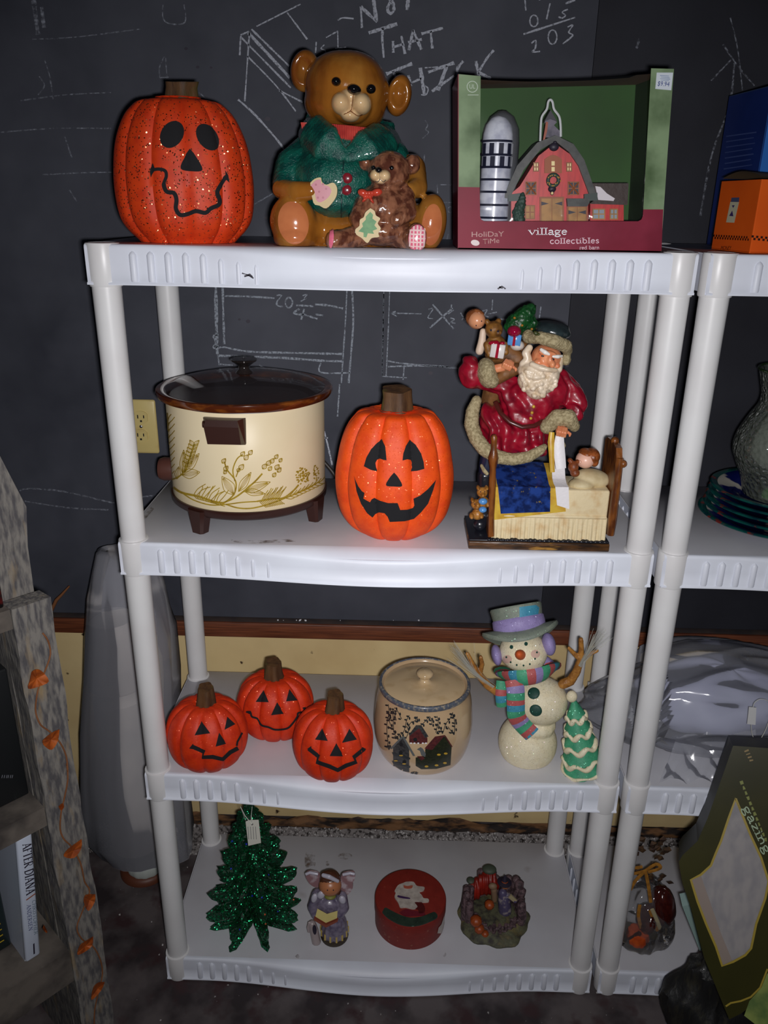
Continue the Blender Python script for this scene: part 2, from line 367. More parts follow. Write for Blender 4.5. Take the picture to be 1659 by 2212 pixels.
# rotten wooden base of the wall and the rough footing below it
rot = mat('rotten_wood', hexc(120, 84, 52), .8, hexc(30, 20, 16), 22, .42, .6, .5, 80, stretch=(1, 1, 3))
mb = MB(); n = 120
def _rb(u, v):
    x = -1.6+4.2*u; ntop = .082+.016*noise.noise(V((x*9, 0, 1)))+.008*noise.noise(V((x*31, 2, 1)))
    z = .056+(ntop-.052)*v; y = WALLY-.012-.010*noise.noise(V((x*14, v*2, 5)))-.006*(1-v)
    return V((x, y, z))
mb.grid(_rb, 160, 5)
tag(ob('baseboard_back', mb, rot), 'rotten brown board along the foot of the yellow wall', None, kind='structure')
foot_m = mat('rough_footing', hexc(128, 122, 120), .9, hexc(44, 38, 36), 120, .45, .62, .9, 300)
mb = MB()
mb.grid(lambda u, v: V((-1.6+4.2*u, WALLY-.02-.05*(1-v)+.006*noise.noise(V((u*120, v*6, 3))), .002+.056*v+.004*noise.noise(V((u*200, v*9, 8))))), 260, 6)
tag(ob('trim_1', mb, foot_m), 'crumbling grey footing under the wall base', None, kind='structure')
# loose white grit lying on the footing and the floor: nobody could count it
mb = MB(); rr = random.Random(3)
def chip(mb, p, r, rr):
    M = Euler((rr.random()*6, rr.random()*6, rr.random()*6)).to_matrix()
    a = [M @ V((r*rr.uniform(.6, 1.2)*sx, r*rr.uniform(.6, 1.2)*sy, r*.6*sz)) for sx, sy, sz in ((1, 0, 0), (-1, 0, 0), (0, 1, 0), (0, -1, 0), (0, 0, 1), (0, 0, -1))]
    mb.add([V(p)+q for q in a], [(0, 2, 4), (2, 1, 4), (1, 3, 4), (3, 0, 4), (2, 0, 5), (1, 2, 5), (3, 1, 5), (0, 3, 5)])
for _ in range(5200):
    x = rr.uniform(-.35, 1.6); v = rr.random()
    if noise.noise(V((x*7, v*2, 4))) < -.22: continue
    chip(mb, (x, WALLY-.024-.05*(1-v), .005+.056*v), rr.choice((.0014, .002, .0028, .004)), rr)
for _ in range(420):
    x = rr.uniform(-.5, 1.5); y = rr.uniform(-.45, .34)
    chip(mb, (x, y, .001), rr.choice((.0009, .0012, .0018, .003)), rr)
tag(ob('white_grit', mb, mat('white_grit', hexc(196, 192, 190), .9, hexc(120, 114, 112), 200), smooth=False), 'white crumbled grit lying along the wall foot', 'grit', kind='stuff')

# ================================================================ chalkboard
BY = .385
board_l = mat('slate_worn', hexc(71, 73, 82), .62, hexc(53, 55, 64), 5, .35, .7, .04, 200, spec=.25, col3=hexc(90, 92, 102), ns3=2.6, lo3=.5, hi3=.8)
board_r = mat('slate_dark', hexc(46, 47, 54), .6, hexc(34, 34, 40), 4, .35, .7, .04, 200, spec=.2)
cb = thing('chalkboard', 'large dark slate chalkboard covered in chalk sums, drawings and words', 'chalkboard', (.45, BY, .68))
xs = .788; zb = .655
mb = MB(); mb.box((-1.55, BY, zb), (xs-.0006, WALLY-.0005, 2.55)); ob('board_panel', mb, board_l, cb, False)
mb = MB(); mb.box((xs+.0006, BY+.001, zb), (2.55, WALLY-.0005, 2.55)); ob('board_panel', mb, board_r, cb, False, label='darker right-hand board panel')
traym = mat('tray_wood', hexc(120, 66, 40), .45, hexc(84, 44, 28), 10, .35, .65, .12, 40, stretch=(1, 12, 30))
TY = .352
zt1, zt0 = oY(760, 1352, TY).z, oY(760, 1383, TY).z
mb = MB(); mb.rbox((-1.55, TY, zt0), (2.55, TY+.008, zt1), .002)
ob('chalk_tray', mb, traym, cb)
mb = MB(); mb.rbox((-1.55, TY+.0081, zt0), (2.55, BY-.0005, zt1-.0015), .001); ob('tray_bed', mb, mat('tray_dusty', hexc(70, 56, 50), .8, hexc(48, 42, 44), 20, .4, .65), cb)
mb = MB(); rr = random.Random(5)
for px in (600, 612, 640, 660, 648, 735, 850, 905, 560): chip(mb, oY(px, 1330, TY+.02)+V((0, 0, -.004+0*px)), rr.choice((.0015, .0025, .004)), rr)
for p in range(len(mb.v)): mb.v[p].z += (zt1)-oY(650, 1330, TY+.02).z+.004
tag(ob('chalk_crumbs', mb, WHITE, cb, False), None, None, kind='stuff')
CHALK = mat('chalk', (.42, .44, .5), .95, an=(260, .26, .5), spec=.1)
CHALKM = mat('chalk_thin', (.30, .33, .38), .95, an=(220, .30, .56), spec=.1)
CHALKF = mat('chalk_faint', (.32, .34, .4), .95, an=(160, .40, .76), spec=.1)
def chalk(name, k, lines, w, m=CHALK):
    for ln in lines:
        ww = w
        if isinstance(ln, tuple): ww, ln = ln
        pp = [k(*p) for p in ln]; pp = curve(pp, 5) if len(pp) > 2 else [(pp[0][0]+(pp[1][0]-pp[0][0])*i/8, pp[0][1]+(pp[1][1]-pp[0][1])*i/8) for i in range(9)]
        decal(name, [stroke(pp, ww, .3)], m, cb, plY(BY), .0004)
k3 = K(480, 0, 2.765)
def E_(cx, cy, rx, ry): return [(cx+rx*cos(t), cy+ry*sin(t)) for t in [2*pi*i/9+1 for i in range(10)]]
chalk('chalk_drawing', k3, [[(205, 158), (468, 25)], [(388, 75), (508, 235)], [(110, 210), (160, 187)], [(163, 190), (152, 350), (135, 605)], [(112, 215), (108, 260), (105, 330)], (4, [(175, 175), (400, 395)]), (6, [(155, 195), (405, 465)]), [(115, 225), (410, 525)], [(150, 335), (320, 510), (440, 665)], (4, [(95, 595), (200, 690), (340, 850), (385, 925)]), [(340, 540), (480, 610)]], 3.4)
chalk('chalk_writing', k3, [[(562, 250), (558, 315)], [(610, 268), (590, 290), (615, 300), (618, 318)], [(620, 225), (690, 186)], [(690, 185), (692, 285)], [(675, 290), (740, 282)], (3, [(690, 122), (720, 107), (785, 112)])], 2.6)
chalk('chalk_writing', k3, [(5, [(835, 168), (828, 40)]), (6, [(828, 40), (925, 132)]), (7, [(922, 130), (900, -30)]), (6, [(1020, -12), (988, 45), (1000, 80), (1024, 65), (1020, 20), (990, -10)]), (7, [(1112, -20), (1104, 60)]),
  (8, [(875, 197), (1045, 143)]), (5, [(960, 165), (956, 230), (965, 345)]), [(1020, 245), (1022, 315)], [(1070, 215), (1092, 322)], [(1022, 282), (1080, 264)], [(1115, 300), (1140, 180)], (6, [(1140, 180), (1190, 296)]), [(1110, 252), (1192, 235)], (6, [(1190, 202), (1318, 168)]), [(1245, 185), (1255, 290)],
  (7, [(980, 442), (1135, 380)]), [(1020, 425), (1040, 470)], (6, [(1112, 450), (1126, 515)]), (8, [(1183, 405), (1207, 562)]), [(1122, 498), (1192, 468)], (7, [(1230, 432), (1385, 375)]), (7, [(1342, 392), (1288, 540)]), (6, [(1253, 546), (1385, 452)]), (6, [(1440, 365), (1408, 405), (1404, 440), (1420, 470)]), (6, [(1515, 365), (1532, 455)]), (6, [(1622, 300), (1580, 350), (1530, 432)]), (6, [(1530, 432), (1605, 470)]),
  (2.5, [(1208, 510), (1230, 530), (1218, 565), (1188, 566)]), (2.5, [(1210, 405), (1290, 400)])], 5)
k4 = K(1080, 0, 2.865)
chalk('chalk_writing', k4, [[(155, 0), (160, 65)], E_(210, 130, 25, 36), [(310, 20), (288, 120)], [(420, 58), (385, 75), (405, 95), (385, 112), (362, 104)], (4, [(145, 212), (465, 108)]), [(195, 268), (222, 250), (218, 300), (200, 322), (248, 318)], E_(325, 230, 27, 44), [(418, 168), (450, 156), (425, 200), (450, 220), (388, 272)], (4, [(405, 22), (465, 0)]), [(240, 0), (290, -20)]], 3)
chalk('chalk_line', k4, [[(1425, 110), (1470, 300), (1500, 560)], (3.5, [(1380, 275), (1480, 420), (1575, 530)]), (4, [(1450, 390), (1420, 650), (1310, 960), (1240, 1335)]), [(1430, 370), (1305, 500)], (5, [(862, 240), (845, 300)])], 3, CHALKF)
k5 = K(430, 620, 4.1475)
chalk('chalk_drawing', k5, [(6.5, [(150, 0), (153, 200), (158, 430), (165, 600)]), (3, [(165, 600), (182, 700)]), (4.5, [(212, 0), (218, 250), (226, 512)]), [(125, 435), (165, 430)], [(125, 440), (150, 500), (128, 530), (140, 550), (168, 528)], (3.5, [(230, 80), (450, 85), (675, 100)]),
  (3.2, [(695, 75), (738, 76), (697, 135), (708, 168), (752, 175)]), (3.2, E_(805, 140, 31, 46)), (2.8, [(928, 78), (966, 66), (945, 98), (958, 100), (910, 130)]), (4, [(870, 163), (1025, 172)]), (4, [(1040, 155), (1160, 165), (1290, 192)]), (4, [(900, 195), (848, 236), (940, 248)]), (4, [(942, 196), (915, 292)]), (3.5, [(935, 246), (1060, 285)]), (3.5, [(1045, 245), (1112, 255)]),
  [(1325, 20), (1312, 300), (1295, 560), (1275, 860)], (4, [(1370, 20), (1382, 300), (1360, 620), (1340, 860)]), (4.2, [(180, 545), (230, 540), (450, 578), (850, 590), (1280, 600)]), (4.2, [(175, 615), (700, 632), (1100, 660), (1280, 665)]), [(180, 690), (300, 700)], [(540, 700), (605, 740)], [(1090, 680), (1093, 765), (1350, 768)], [(1260, 870), (1240, 1160)], (2.4, [(1655, 60), (1640, 800)])], 3, CHALKM)
k6 = K(790, 620, 3.318)
chalk('chalk_drawing', k6, [[(130, 20), (124, 350), (118, 640)], [(172, 20), (160, 350), (146, 640)], [(118, 640), (295, 650)], [(275, 575), (268, 665)], (3.2, [(160, 530), (290, 550), (680, 578)]), (3.2, [(160, 570), (420, 565), (680, 580)]), [(180, 187), (400, 192)], [(182, 187), (215, 174)], [(182, 187), (222, 210)], (3.2, [(480, 125), (630, 300)]), (3.2, [(622, 150), (460, 292)]), [(450, 160), (482, 156), (446, 218), (482, 225)], [(615, 125), (612, 172)], [(590, 192), (632, 165)], [(608, 222), (636, 232), (610, 252), (642, 260)],
  [(680, 185), (715, 245)], [(716, 190), (690, 236)], [(835, 172), (870, 164), (852, 200), (880, 215)], [(880, 192), (940, 180)], [(910, 90), (904, 165)], [(1256, 140), (1244, 222)], [(960, 230), (1010, 232)]], 2.4, CHALKM)
chalk('chalk_line', K(0, 0, 2), [[(140, 170), (330, 160), (610, 125)], [(190, 250), (215, 330), (230, 430)], [(90, 435), (280, 410), (480, 400)], [(0, 572), (230, 555), (480, 555)], [(280, 590), (310, 680)], [(185, 755), (400, 745), (600, 745)], [(170, 330), (192, 370), (165, 410)], [(300, 820), (332, 870)], [(710, 245), (690, 290), (690, 335)], [(715, 250), (722, 335)], [(690, 336), (730, 334)], [(705, 20), (705, 80), (740, 104), (800, 95), (795, 20)], (10, [(145, 0), (165, 150)]), (8, [(180, 30), (190, 120)]), [(1095, 885), (1180, 835)], [(860, 400), (905, 440)]], 2.6, CHALKF)
chalk('chalk_line', K(0, 980, 3.072), [[(130, 245), (200, 232), (420, 250), (700, 315), (760, 325)], [(165, 315), (450, 358), (720, 372)], [(905, 290), (1045, 275)]], 3, CHALKF)
chalk('chalk_line', K(560, 90, 3.77), [[(1350, 640), (1372, 680), (1355, 715), (1378, 740), (1330, 788)], [(1345, 920), (1335, 1150)], [(1450, 1165), (1600, 1165)], [(1450, 1165), (1452, 1235)], [(1480, 1310), (1590, 1310)], E_(1555, 1370, 18, 24), [(1540, 1560), (1525, 1630)]], 2.2, CHALKF)
chalk('chalk_line', K(700, 800, 5.352), [[(0, 705), (40, 850), (95, 1095)], [(0, 785), (45, 780)]], 3.2)
# dark spots and nail holes
[decal('spot', [ell(p, r, r*.8, 0, 10)], INK, cb, plY(BY), .0005) for p, r in (((402, 105), 4), ((427, 145), 4), ((456, 146), 3), ((578, 257), 6), ((536, 694), 5), ((517, 690), 3), ((645, 300), 4), ((575, 470), 4), ((930, 806), 5), ((952, 877), 5), ((1225, 790), 4))]
# duplex outlet on the board
ivory = mat('ivory_plastic', hexc(206, 186, 122), .35, hexc(180, 150, 90), 20, .55, .75)
OY_ = BY-.006
a, b = oY(258, 863, OY_), oY(344, 980, OY_)
oc = thing('wall_outlet', 'ivory double wall outlet on the chalkboard left of the slow cooker', 'outlet', ((a.x+b.x)/2, BY, (a.z+b.z)/2))
mb = MB(); mb.rbox((a.x, OY_, b.z), (b.x, BY+.0008, a.z), .004); ob('cover_plate', mb, ivory, oc)
ko = K(250, 750, 3.318)
for cx, cy in ((182, 503), (182, 633)):
    c = oY(*ko(cx, cy), OY_); mb = MB()
    pts = [c+V((.0165*max(-.86, min(.86, cos(t)*1.0)), .0005, .0145*sin(t))) for t in [2*pi*i/24 for i in range(24)]]
    mb.prism(pts, (0, -.003, 0)); s = ob('socket', mb, ivory, oc, False)
    mb = MB()
    for dx, dz, w_, h_ in ((-.0063, .002, .0011, .0038), (.0063, .002, .0011, .0032), (0, -.0075, .002, .002)): mb.box(c+V((dx-w_, -.0032, dz-h_)), c+V((dx+w_, -.0026, dz+h_)))
    ob('slot', mb, BLACK, s, False)
c = oY(*ko(181, 569), OY_); mb = MB(); mb.ball(c, (.0035, .0015, .0035)); ob('screw', mb, mat('steel', (.4, .4, .42), .35, metal=1), oc)

# ================================================================ plastic shelving units
SW, SD = .866, .323
plastic = mat('white_plastic', hexc(226, 231, 242), .45, hexc(216, 219, 230), 8, .4, .7, .015, 400, spec=.45)
deckm = mat('deck_plastic', hexc(214, 214, 220), .42, hexc(200, 198, 204), 5, .4, .7, .02, 300, col3=hexc(120, 98, 82), ns3=9, lo3=.66, hi3=.86)
pole_m = mat('pole_plastic', hexc(230, 230, 230), .36, hexc(222, 220, 220), 9, .4, .7)
grime = mat('grime', hexc(112, 92, 76), .8, an=(70, .46, .80))
un = thing('shelf_unit', 'white plastic four-tier shelf unit full of holiday figurines, centre of the picture', 'shelf unit', (SW/2, SD/2, 0))
UL = LOC[un]
def bw(x):
    t = abs((x-SW/2)/(SW/2))/.86; return (0.5+.5*cos(pi*t)) if t < 1 else 0
mb = MB(); NX = 72; x0, x1 = -.021, SW+.021; rows = []
vs = []
for i in range(NX+1):
    x = x0+(x1-x0)*i/NX; w_ = bw(x); bo, dr = .024*w_, .012*w_; yf = -.0195-bo
    sec = [(SD+.021, -.055), (SD+.021, -.001), (SD+.02, 0), (-.012, 0), (-.0135-bo*.30, -dr*.10), (-.015-bo*.62, -dr*.38), (-.016-bo*.84, -dr*.78), (yf+.0018, -dr*1.15-.0012), (yf+.0004, -dr*1.4-.003), (yf, -dr*1.6-.006), (yf-.0002, -.030), (yf, -.0545), (yf-.003, -.0555), (yf-.003, -.0585), (yf+.003, -.0585), (yf+.003, -.012), (SD+.018, -.012), (SD+.018, -.055)]
    vs += [V((x, y, z)) for y, z in sec]
ns_ = len(sec); mb.add(vs, [(i*ns_+k, i*ns_+(k+1) % ns_, (i+1)*ns_+(k+1) % ns_, (i+1)*ns_+k) for i in range(NX) for k in range(ns_)])
for sx in (-.0225, SW+.0195): mb.box((sx, .0, -.0555), (sx+.003, SD, 0))
for p in mb.v: p += V((0, 0, 0))
def local(mb, name, m, parent, at=(0, 0, 0), smooth=True, data=None):
    """part stored about its own place so that alike parts share one mesh"""
    if data is None:
        o = ob(name, mb, m, None, smooth); COL.objects.unlink(o); data = o.data; bpy.data.objects.remove(o)
    if name == 'shelf': data.set_sharp_from_angle(angle=radians(78))
    o = bpy.data.objects.new(name, data); COL.objects.link(o); o.parent = parent; o.location = V(at); return o, data
def ribm(h, r):
    mb = MB(); vs = []; n = 7
    prof = [(0, 1.0), (-.004, .62), (-.007, 0)]
    for j, (z, f) in enumerate([(0, .05), (-.0025, .62), (-.006, 1), (-h+.003, 1), (-h, .9)]):
        vs += [V((r*f*cos(pi*k/n), -r*.85*f*sin(pi*k/n), z)) for k in range(n+1)]
    mb.add(vs, [(j*(n+1)+k, j*(n+1)+k+1, (j+1)*(n+1)+k+1, (j+1)*(n+1)+k) for j in range(4) for k in range(n)]); return mb
ribdata = {}
shelfdata = sleeve = pole = None
ring = MB(); ring.lathe((0, 0, 0), [(.0205, -.0635), (.0243, -.0635), (.0252, -.061), (.0256, -.003), (.0248, -.0006), (.022, 0), (.0205, 0)], 28, close=False); ring.lathe((0, 0, 0), [(.021, -.0006), (0.0001, -.0006)], 28, close=False)
pm = MB(); pm.lathe((0, 0, 0), [(.0212, -.484), (.0214, -.30), (.0218, -.12), (.0222, -.06)], 24)
for k, z in enumerate(DECK):
    o, shelfdata = local(mb, 'shelf', [plastic, deckm], un, V((0, 0, z))-UL, True, shelfdata)
    if k == 0:
        for f in shelfdata.polygons:
            if f.normal.z > .9 and f.center.z > -.004 and f.center.y > -.0125: f.material_index = 1
    for i in range(8):
        r = (.0058, .0058, .0056, .0054, .0052, .0042, .0034, .0026)[i]; t0 = (.009, .009, .009, .0095, .0105, .017, .0205, .024)[i]
        for sgn in (0, 1):
            x = .051+.0265*i; x = SW-x if sgn else x; yf = -.0193-.024*bw(x)
            q, ribdata[i] = local(None if i in ribdata else ribm(.0535-t0, r), 'rib', plastic, o, (x, yf, -t0), True, ribdata.get(i))
    for sx, a in ((-.0222, -pi/2), (SW+.0222, pi/2)):
        for i in range(8):
            q, ribdata['s'] = local(None if 's' in ribdata else ribm(.044, .0045), 'rib', plastic, o, (sx, .045+.033*i, -.01), True, ribdata.get('s')); q.rotation_euler.z = a
    for x in (0, SW):
        for y in (0, SD):
            q, sleeve = local(ring, 'sleeve', pole_m, un, V((x, y, z+.0015))-UL, True, sleeve)
            if k < 3: q, pole = local(pm, 'pole', pole_m, un, V((x, y, z))-UL, True, pole)
u2 = copy_tree(un); u2.location = UL+V((.9255, 0, 0)); LOC[u2] = UL+V((.9255, 0, 0))
u2['label'] = 'second white plastic shelf unit at the right edge holding boxes and plates'
for o in (un, u2): o['group'] = 'white plastic shelf units'
# small scuffs on this unit's front lips, grime on its decks
def marks(name, sh, m, z=None, y=None, off=.0012): return decal(name, sh, m, un, (V((0, 0, z)), V((0, 0, 1))) if z else plY(y), off)
marks('scuff', [stroke([(523, 590), (530, 592), (536, 594), (548, 601)], 3, .5), stroke([(528, 597), (540, 593), (546, 598)], 4, .5)], INK, y=-.0294)
marks('scuff', [stroke([(1075, 624), (1084, 618), (1092, 624)], 3, .5), stroke([(1078, 620), (1086, 622)], 4, .4)], INK, y=-.0338)
[marks('stain', [s_], grime, z=DECK[1]) for s_ in (stroke(curve([(305, 1140), (312, 1120), (330, 1098)], 4), 8), stroke(curve([(500, 1170), (560, 1172), (640, 1168)], 4), 6))]
[marks('stain', [s_], grime, z=DECK[3]) for s_ in (ell((670, 1860), 12, 26), ell((707, 1866), 5, 5), stroke([(640, 2064), (650, 2075), (640, 2080)], 8), ell((960, 2062), 4, 6), ell((745, 1850), 16, 7))]
# ================================================================ glitter pumpkins
ORANGE = glitter('orange_glitter', hexc(216, 62, 7), hexc(196, 48, 5), 620, dens=.07, flake=(1, .42, .2), rough=.3, spread=.55, diel=False)
RORANGE = glitter('red_orange_glitter', hexc(224, 58, 9), hexc(200, 43, 7), 700, dens=.12, flake=(1, .36, .2), rough=.3, spread=.5)
ORANGEB = glitter('bright_orange_glitter', hexc(238, 82, 8), hexc(222, 66, 6), 640, dens=.12, flake=(1, .5, .25), rough=.28, spread=.5)
STEM = mat('pumpkin_stem', hexc(92, 62, 32), .7, hexc(66, 42, 22), 60, .4, .6, .4, 200, stretch=(1, 1, .3), col3=hexc(84, 76, 30), ns3=40)
def pumpkin(label, k, rows, Yc, ky, stem, orange, nrib=10, amp=.10, turn=0, group=None, face=(), bot=None, lean=0, dy=0):
    """rows: (half width, y) in crop units round the centre line cx; turn: degrees about the vertical"""
    cx = rows[0]; rows = rows[1]; zb = bot; u1 = k(1, 0)[0]-k(0, 0)[0]
    y0, y1 = min(y for _, y in rows), max(y for _, y in rows); cp = k(cx, (y0+y1)/2+dy*(y1-y0))
    for _ in range(3):           # height and place from the outline seen from above
        sc = mpp(*cp, Yc)*u1; d = ray(*cp).normalized(); st = -d.z; ctt = sqrt(1-st*st)
        W2 = max(h for h, _ in rows)*sc; app = (y1-y0)*sc*d.dot(_fw); H = sqrt(max(app**2-(2*W2*ky*st*.93)**2, (.5*app)**2))/ctt
        c = oY(*cp, Yc) if zb > 1.4 else oZ(*cp, zb+H*.47); Yc = c.y
    pr = [(hw*sc, zb+H*(y1-y)/(y1-y0)) for hw, y in rows]
    pr = sorted(pr, key=lambda a: a[1]); pr = curve(pr, 5); pr = [(max(r, .002), max(z, zb)) for r, z in pr]
    base = V((c.x, Yc, zb)); th = thing('jack_o_lantern', label, 'pumpkin', base, group)
    def rib(q, z):
        g = abs(sin(nrib*(q-radians(turn))/2+pi/2)); f = (z-zb)/H; a = amp*(.75+.9*abs(f-.45)**1.4*2)
        return 1-a*(1-g)**2.2
    mb = MB(); top = pr[-1][1]
    pr2 = pr+[(pr[-1][0]*.55, top-.006), (.004, top-.010)]
    mb.lathe((c.x, Yc, 0), pr2, 120, ky, rib); body = ob('body', mb, orange, th)
    # stem
    sp, sr = stem; mb = MB(); pts = []; rs = []
    off = oY(*k(*sp[0]), Yc)
    for (x, y), r in zip(sp, sr): pts.append(oY(*k(x, y), Yc)); rs.append(r*sc)
    pts[0].z = min(pts[0].z, top-.010); pts[0].x = c.x*.6+pts[0].x*.4
    n = 14; prev = None; vs = []
    for i, (p, r) in enumerate(zip(pts, rs)):
        for j in range(n*2):
            q = pi*j/n; f = 1+.09*cos(5*q)+(.12*cos(5*q) if i == 0 else 0); vs.append(p+V((r*f*cos(q), r*f*sin(q)*.9, (-.004*cos(5*q) if i == 0 else 0)+.003*sin(q)*(i == len(pts)-1))))
    N2 = n*2; mb.add(vs, [(i*N2+j, i*N2+(j+1) % N2, (i+1)*N2+(j+1) % N2, (i+1)*N2+j) for i in range(len(pts)-1) for j in range(N2)]+[tuple(range((len(pts)-1)*N2, len(pts)*N2))])
    ob('stem', mb, STEM, th)
    bv = bvh(body)
    for nm, shapes in face: decal(nm, [([k(*p) for p in s] if not isinstance(s, tuple) else ('S', [k(*p) for p in s[1]], [k(*p) for p in s[2]])) for s in shapes], BLACK, th, bv, .0009, 5)
    return th
def ck(c, pts): return curve(pts, 4)
kA = K(200, 140, 4.1475)
pumpkin('tall orange glitter jack-o-lantern with oval eyes and crooked wavy grin, on the top shelf', kA,
        (815, [(430, 1655), (470, 1610), (535, 1540), (590, 1440), (616, 1300), (623, 1120), (612, 960), (590, 800), (552, 660), (490, 520), (420, 430), (330, 370), (200, 335), (120, 345)]), .078, .80,
        ([(800, 345), (795, 290), (795, 210), (800, 150)], [150, 138, 128, 136]), ORANGE, bot=1.5125, nrib=12, amp=.07, turn=-90,
        face=[('eye', [ell((711, 626), 98, 128, 30, 28)]), ('eye', [ell((1030, 650), 88, 132, -35, 28)]),
              ('nose', [curve([(873, 752), (920, 812), (985, 940), (890, 955), (788, 930), (825, 825), (873, 752)], 4)[:-1]]),
              ('mouth', [stroke(curve([(520, 948), (590, 935), (650, 950), (662, 1000), (640, 1070), (665, 1135), (730, 1150), (752, 1210), (748, 1290), (790, 1345), (870, 1330), (930, 1310), (1010, 1325), (1060, 1285), (1125, 1255), (1135, 1210), (1115, 1140), (1150, 1070), (1190, 1010), (1212, 1000)], 5), [30]*20+[38]*76),
                         [(543, 880), (565, 940), (550, 965), (522, 1010), (512, 960), (522, 925)], [(1188, 945), (1215, 990), (1226, 1058), (1195, 1030), (1190, 985)]])])
kB = K(700, 800, 5.352)
pumpkin('tall orange glitter jack-o-lantern with wide toothy grin, beside the slow cooker', kB,
        (815, [(330, 1890), (440, 1830), (540, 1750), (622, 1620), (668, 1450), (688, 1280), (684, 1120), (662, 980), (625, 800), (560, 640), (480, 530), (390, 460), (260, 425), (140, 450)]), .105, .80,
        ([(835, 520), (835, 430), (840, 300), (835, 215)], [200, 175, 158, 160]), ORANGEB, bot=DECK[1]+.0005, dy=.04, nrib=10, amp=.09, turn=-90,
        face=[('eye', [[(672, 795), (710, 880), (724, 1040), (690, 1035), (650, 1020), (610, 1035), (592, 1070), (600, 1120), (618, 1168), (540, 1150), (462, 1108), (490, 1010), (545, 910), (610, 840)]]),
              ('eye', [[(988, 800), (1060, 860), (1120, 960), (1150, 1060), (1158, 1138), (1080, 1160), (998, 1168), (1012, 1120), (1015, 1070), (995, 1035), (960, 1028), (906, 1042), (915, 960), (945, 870)]]),
              ('nose', [curve([(810, 1180), (860, 1240), (902, 1335), (810, 1342), (718, 1328), (755, 1245), (810, 1180)], 4)[:-1]]),
              ('mouth', [[(350, 1215), (365, 1265), (400, 1340), (440, 1395), (470, 1415), (458, 1480), (490, 1500), (532, 1522), (550, 1490), (580, 1472), (650, 1505), (740, 1532), (850, 1532), (865, 1570), (880, 1612), (960, 1608), (1030, 1588), (1045, 1560), (1035, 1482), (1110, 1445), (1200, 1370), (1292, 1265), (1260, 1380), (1200, 1540), (1120, 1640), (1040, 1715), (930, 1742), (760, 1750), (735, 1690), (700, 1650), (640, 1640), (590, 1660), (560, 1700), (500, 1650), (430, 1540), (380, 1400)]])])
kC = K(330, 1400, 3.318)
SR = lambda top, bot, wid: None
def small(label, cx, top, bot, hw, Yc, turn, face, stem):
    H = bot-top; rows = [(.50, .985), (.70, .93), (.88, .82), (.97, .68), (1, .54), (.98, .40), (.90, .26), (.74, .14), (.52, .06), (.30, .045)]
    st2 = ([(x, stem[0][0][1]+(y-stem[0][0][1])*.84) for x, y in stem[0]], stem[1])
    pumpkin(label, kC, (cx, [(hw*a, top+H*b) for a, b in rows]), Yc, .88, st2, RORANGE, 10, .11, turn, 'three small glitter pumpkins', face, DECK[2]+.0005)
small('small glitter pumpkin with a thin smile, back one of the three small ones', 878, 150, 655, 277, .185, -90, [('eye', [[(795, 298), (832, 388), (738, 385)]]), ('eye', [[(978, 295), (1035, 375), (955, 382)]]), ('nose', [[(890, 388), (940, 470), (848, 480)]]),
    ('mouth', [stroke(curve([(672, 457), (700, 458), (712, 490), (750, 505), (780, 550), (830, 565), (880, 583), (960, 575), (1000, 540), (1035, 490), (1040, 465), (1080, 455), (1088, 425)], 4), 14), [(665, 458), (705, 448), (712, 480)], [(1072, 425), (1096, 420), (1088, 455)]])], ([(868, 200), (862, 150), (862, 78)], [70, 60, 54]))
small('small glitter pumpkin turned to the right, leftmost of the three small ones', 391, 325, 880, 290, .085, -68, [('eye', [[(350, 522), (412, 610), (300, 625)]]), ('eye', [[(532, 492), (590, 545), (515, 585)]]), ('nose', [[(474, 605), (525, 685), (450, 705)]]),
    ('mouth', [stroke([(285, 705), (368, 742), (358, 780), (430, 778), (500, 795), (555, 745), (610, 715)], 30), stroke([(600, 700), (605, 670), (640, 605)], 14), [(262, 718), (290, 682), (300, 725)]])], ([(383, 390), (382, 330), (378, 258)], [68, 60, 52]))
small('small glitter pumpkin with thick zigzag mouth, rightmost of three beside the crock', 1294, 380, 940, 290, .075, -90, [('eye', [[(1215, 572), (1255, 665), (1163, 655)]]), ('eye', [[(1408, 578), (1462, 655), (1358, 678)]]), ('nose', [[(1315, 680), (1365, 775), (1268, 772)]]),
    ('mouth', [stroke([(1120, 720), (1188, 775), (1178, 815), (1265, 845), (1325, 872), (1390, 838), (1455, 815), (1440, 780), (1515, 720)], 30), [(1108, 722), (1138, 700), (1140, 740)], [(1497, 705), (1530, 722), (1500, 745)]])], ([(1305, 445), (1306, 385), (1306, 308)], [70, 60, 54]))
# ================================================================ ceramic bear cookie jar
YO = -.042
k = K(560, 90, 3.77); S = 1/3.77
TZ = 1.5125
bear = thing('cookie_jar', 'glossy ceramic teddy bear cookie jar in a green cardigan hugging a small bear', 'cookie jar', (oY(*k(760, 1700), .1).x, .12, TZ))
FUR = mat('bear_glaze', hexc(152, 94, 32), .16, hexc(118, 64, 22), 22, .38, .66, .25, 130, coat=.5, stretch=(1, 1, .5), col3=hexc(176, 124, 54), ns3=13, lo3=.5, hi3=.75)
CREAM = mat('muzzle_glaze', hexc(222, 190, 144), .15, hexc(206, 166, 118), 30, coat=.5)
GREEN = mat('cardigan_glaze', hexc(16, 92, 78), .22, hexc(10, 66, 60), 60, .4, .6, .9, 420, coat=.4)
PAD = mat('pad_glaze', hexc(196, 118, 74), .12, hexc(176, 98, 60), 20, coat=.6)
RED = mat('turtleneck_glaze', hexc(206, 84, 74), .2, hexc(176, 60, 56), 40, coat=.4)
CUBM = mat('cub_glaze', hexc(140, 92, 68), .14, hexc(84, 46, 34), 95, .42, .6, .4, 160, coat=.6, stretch=(1, 1, .6), col3=hexc(190, 140, 110), ns3=60, lo3=.6, hi3=.75)
Yb = .135
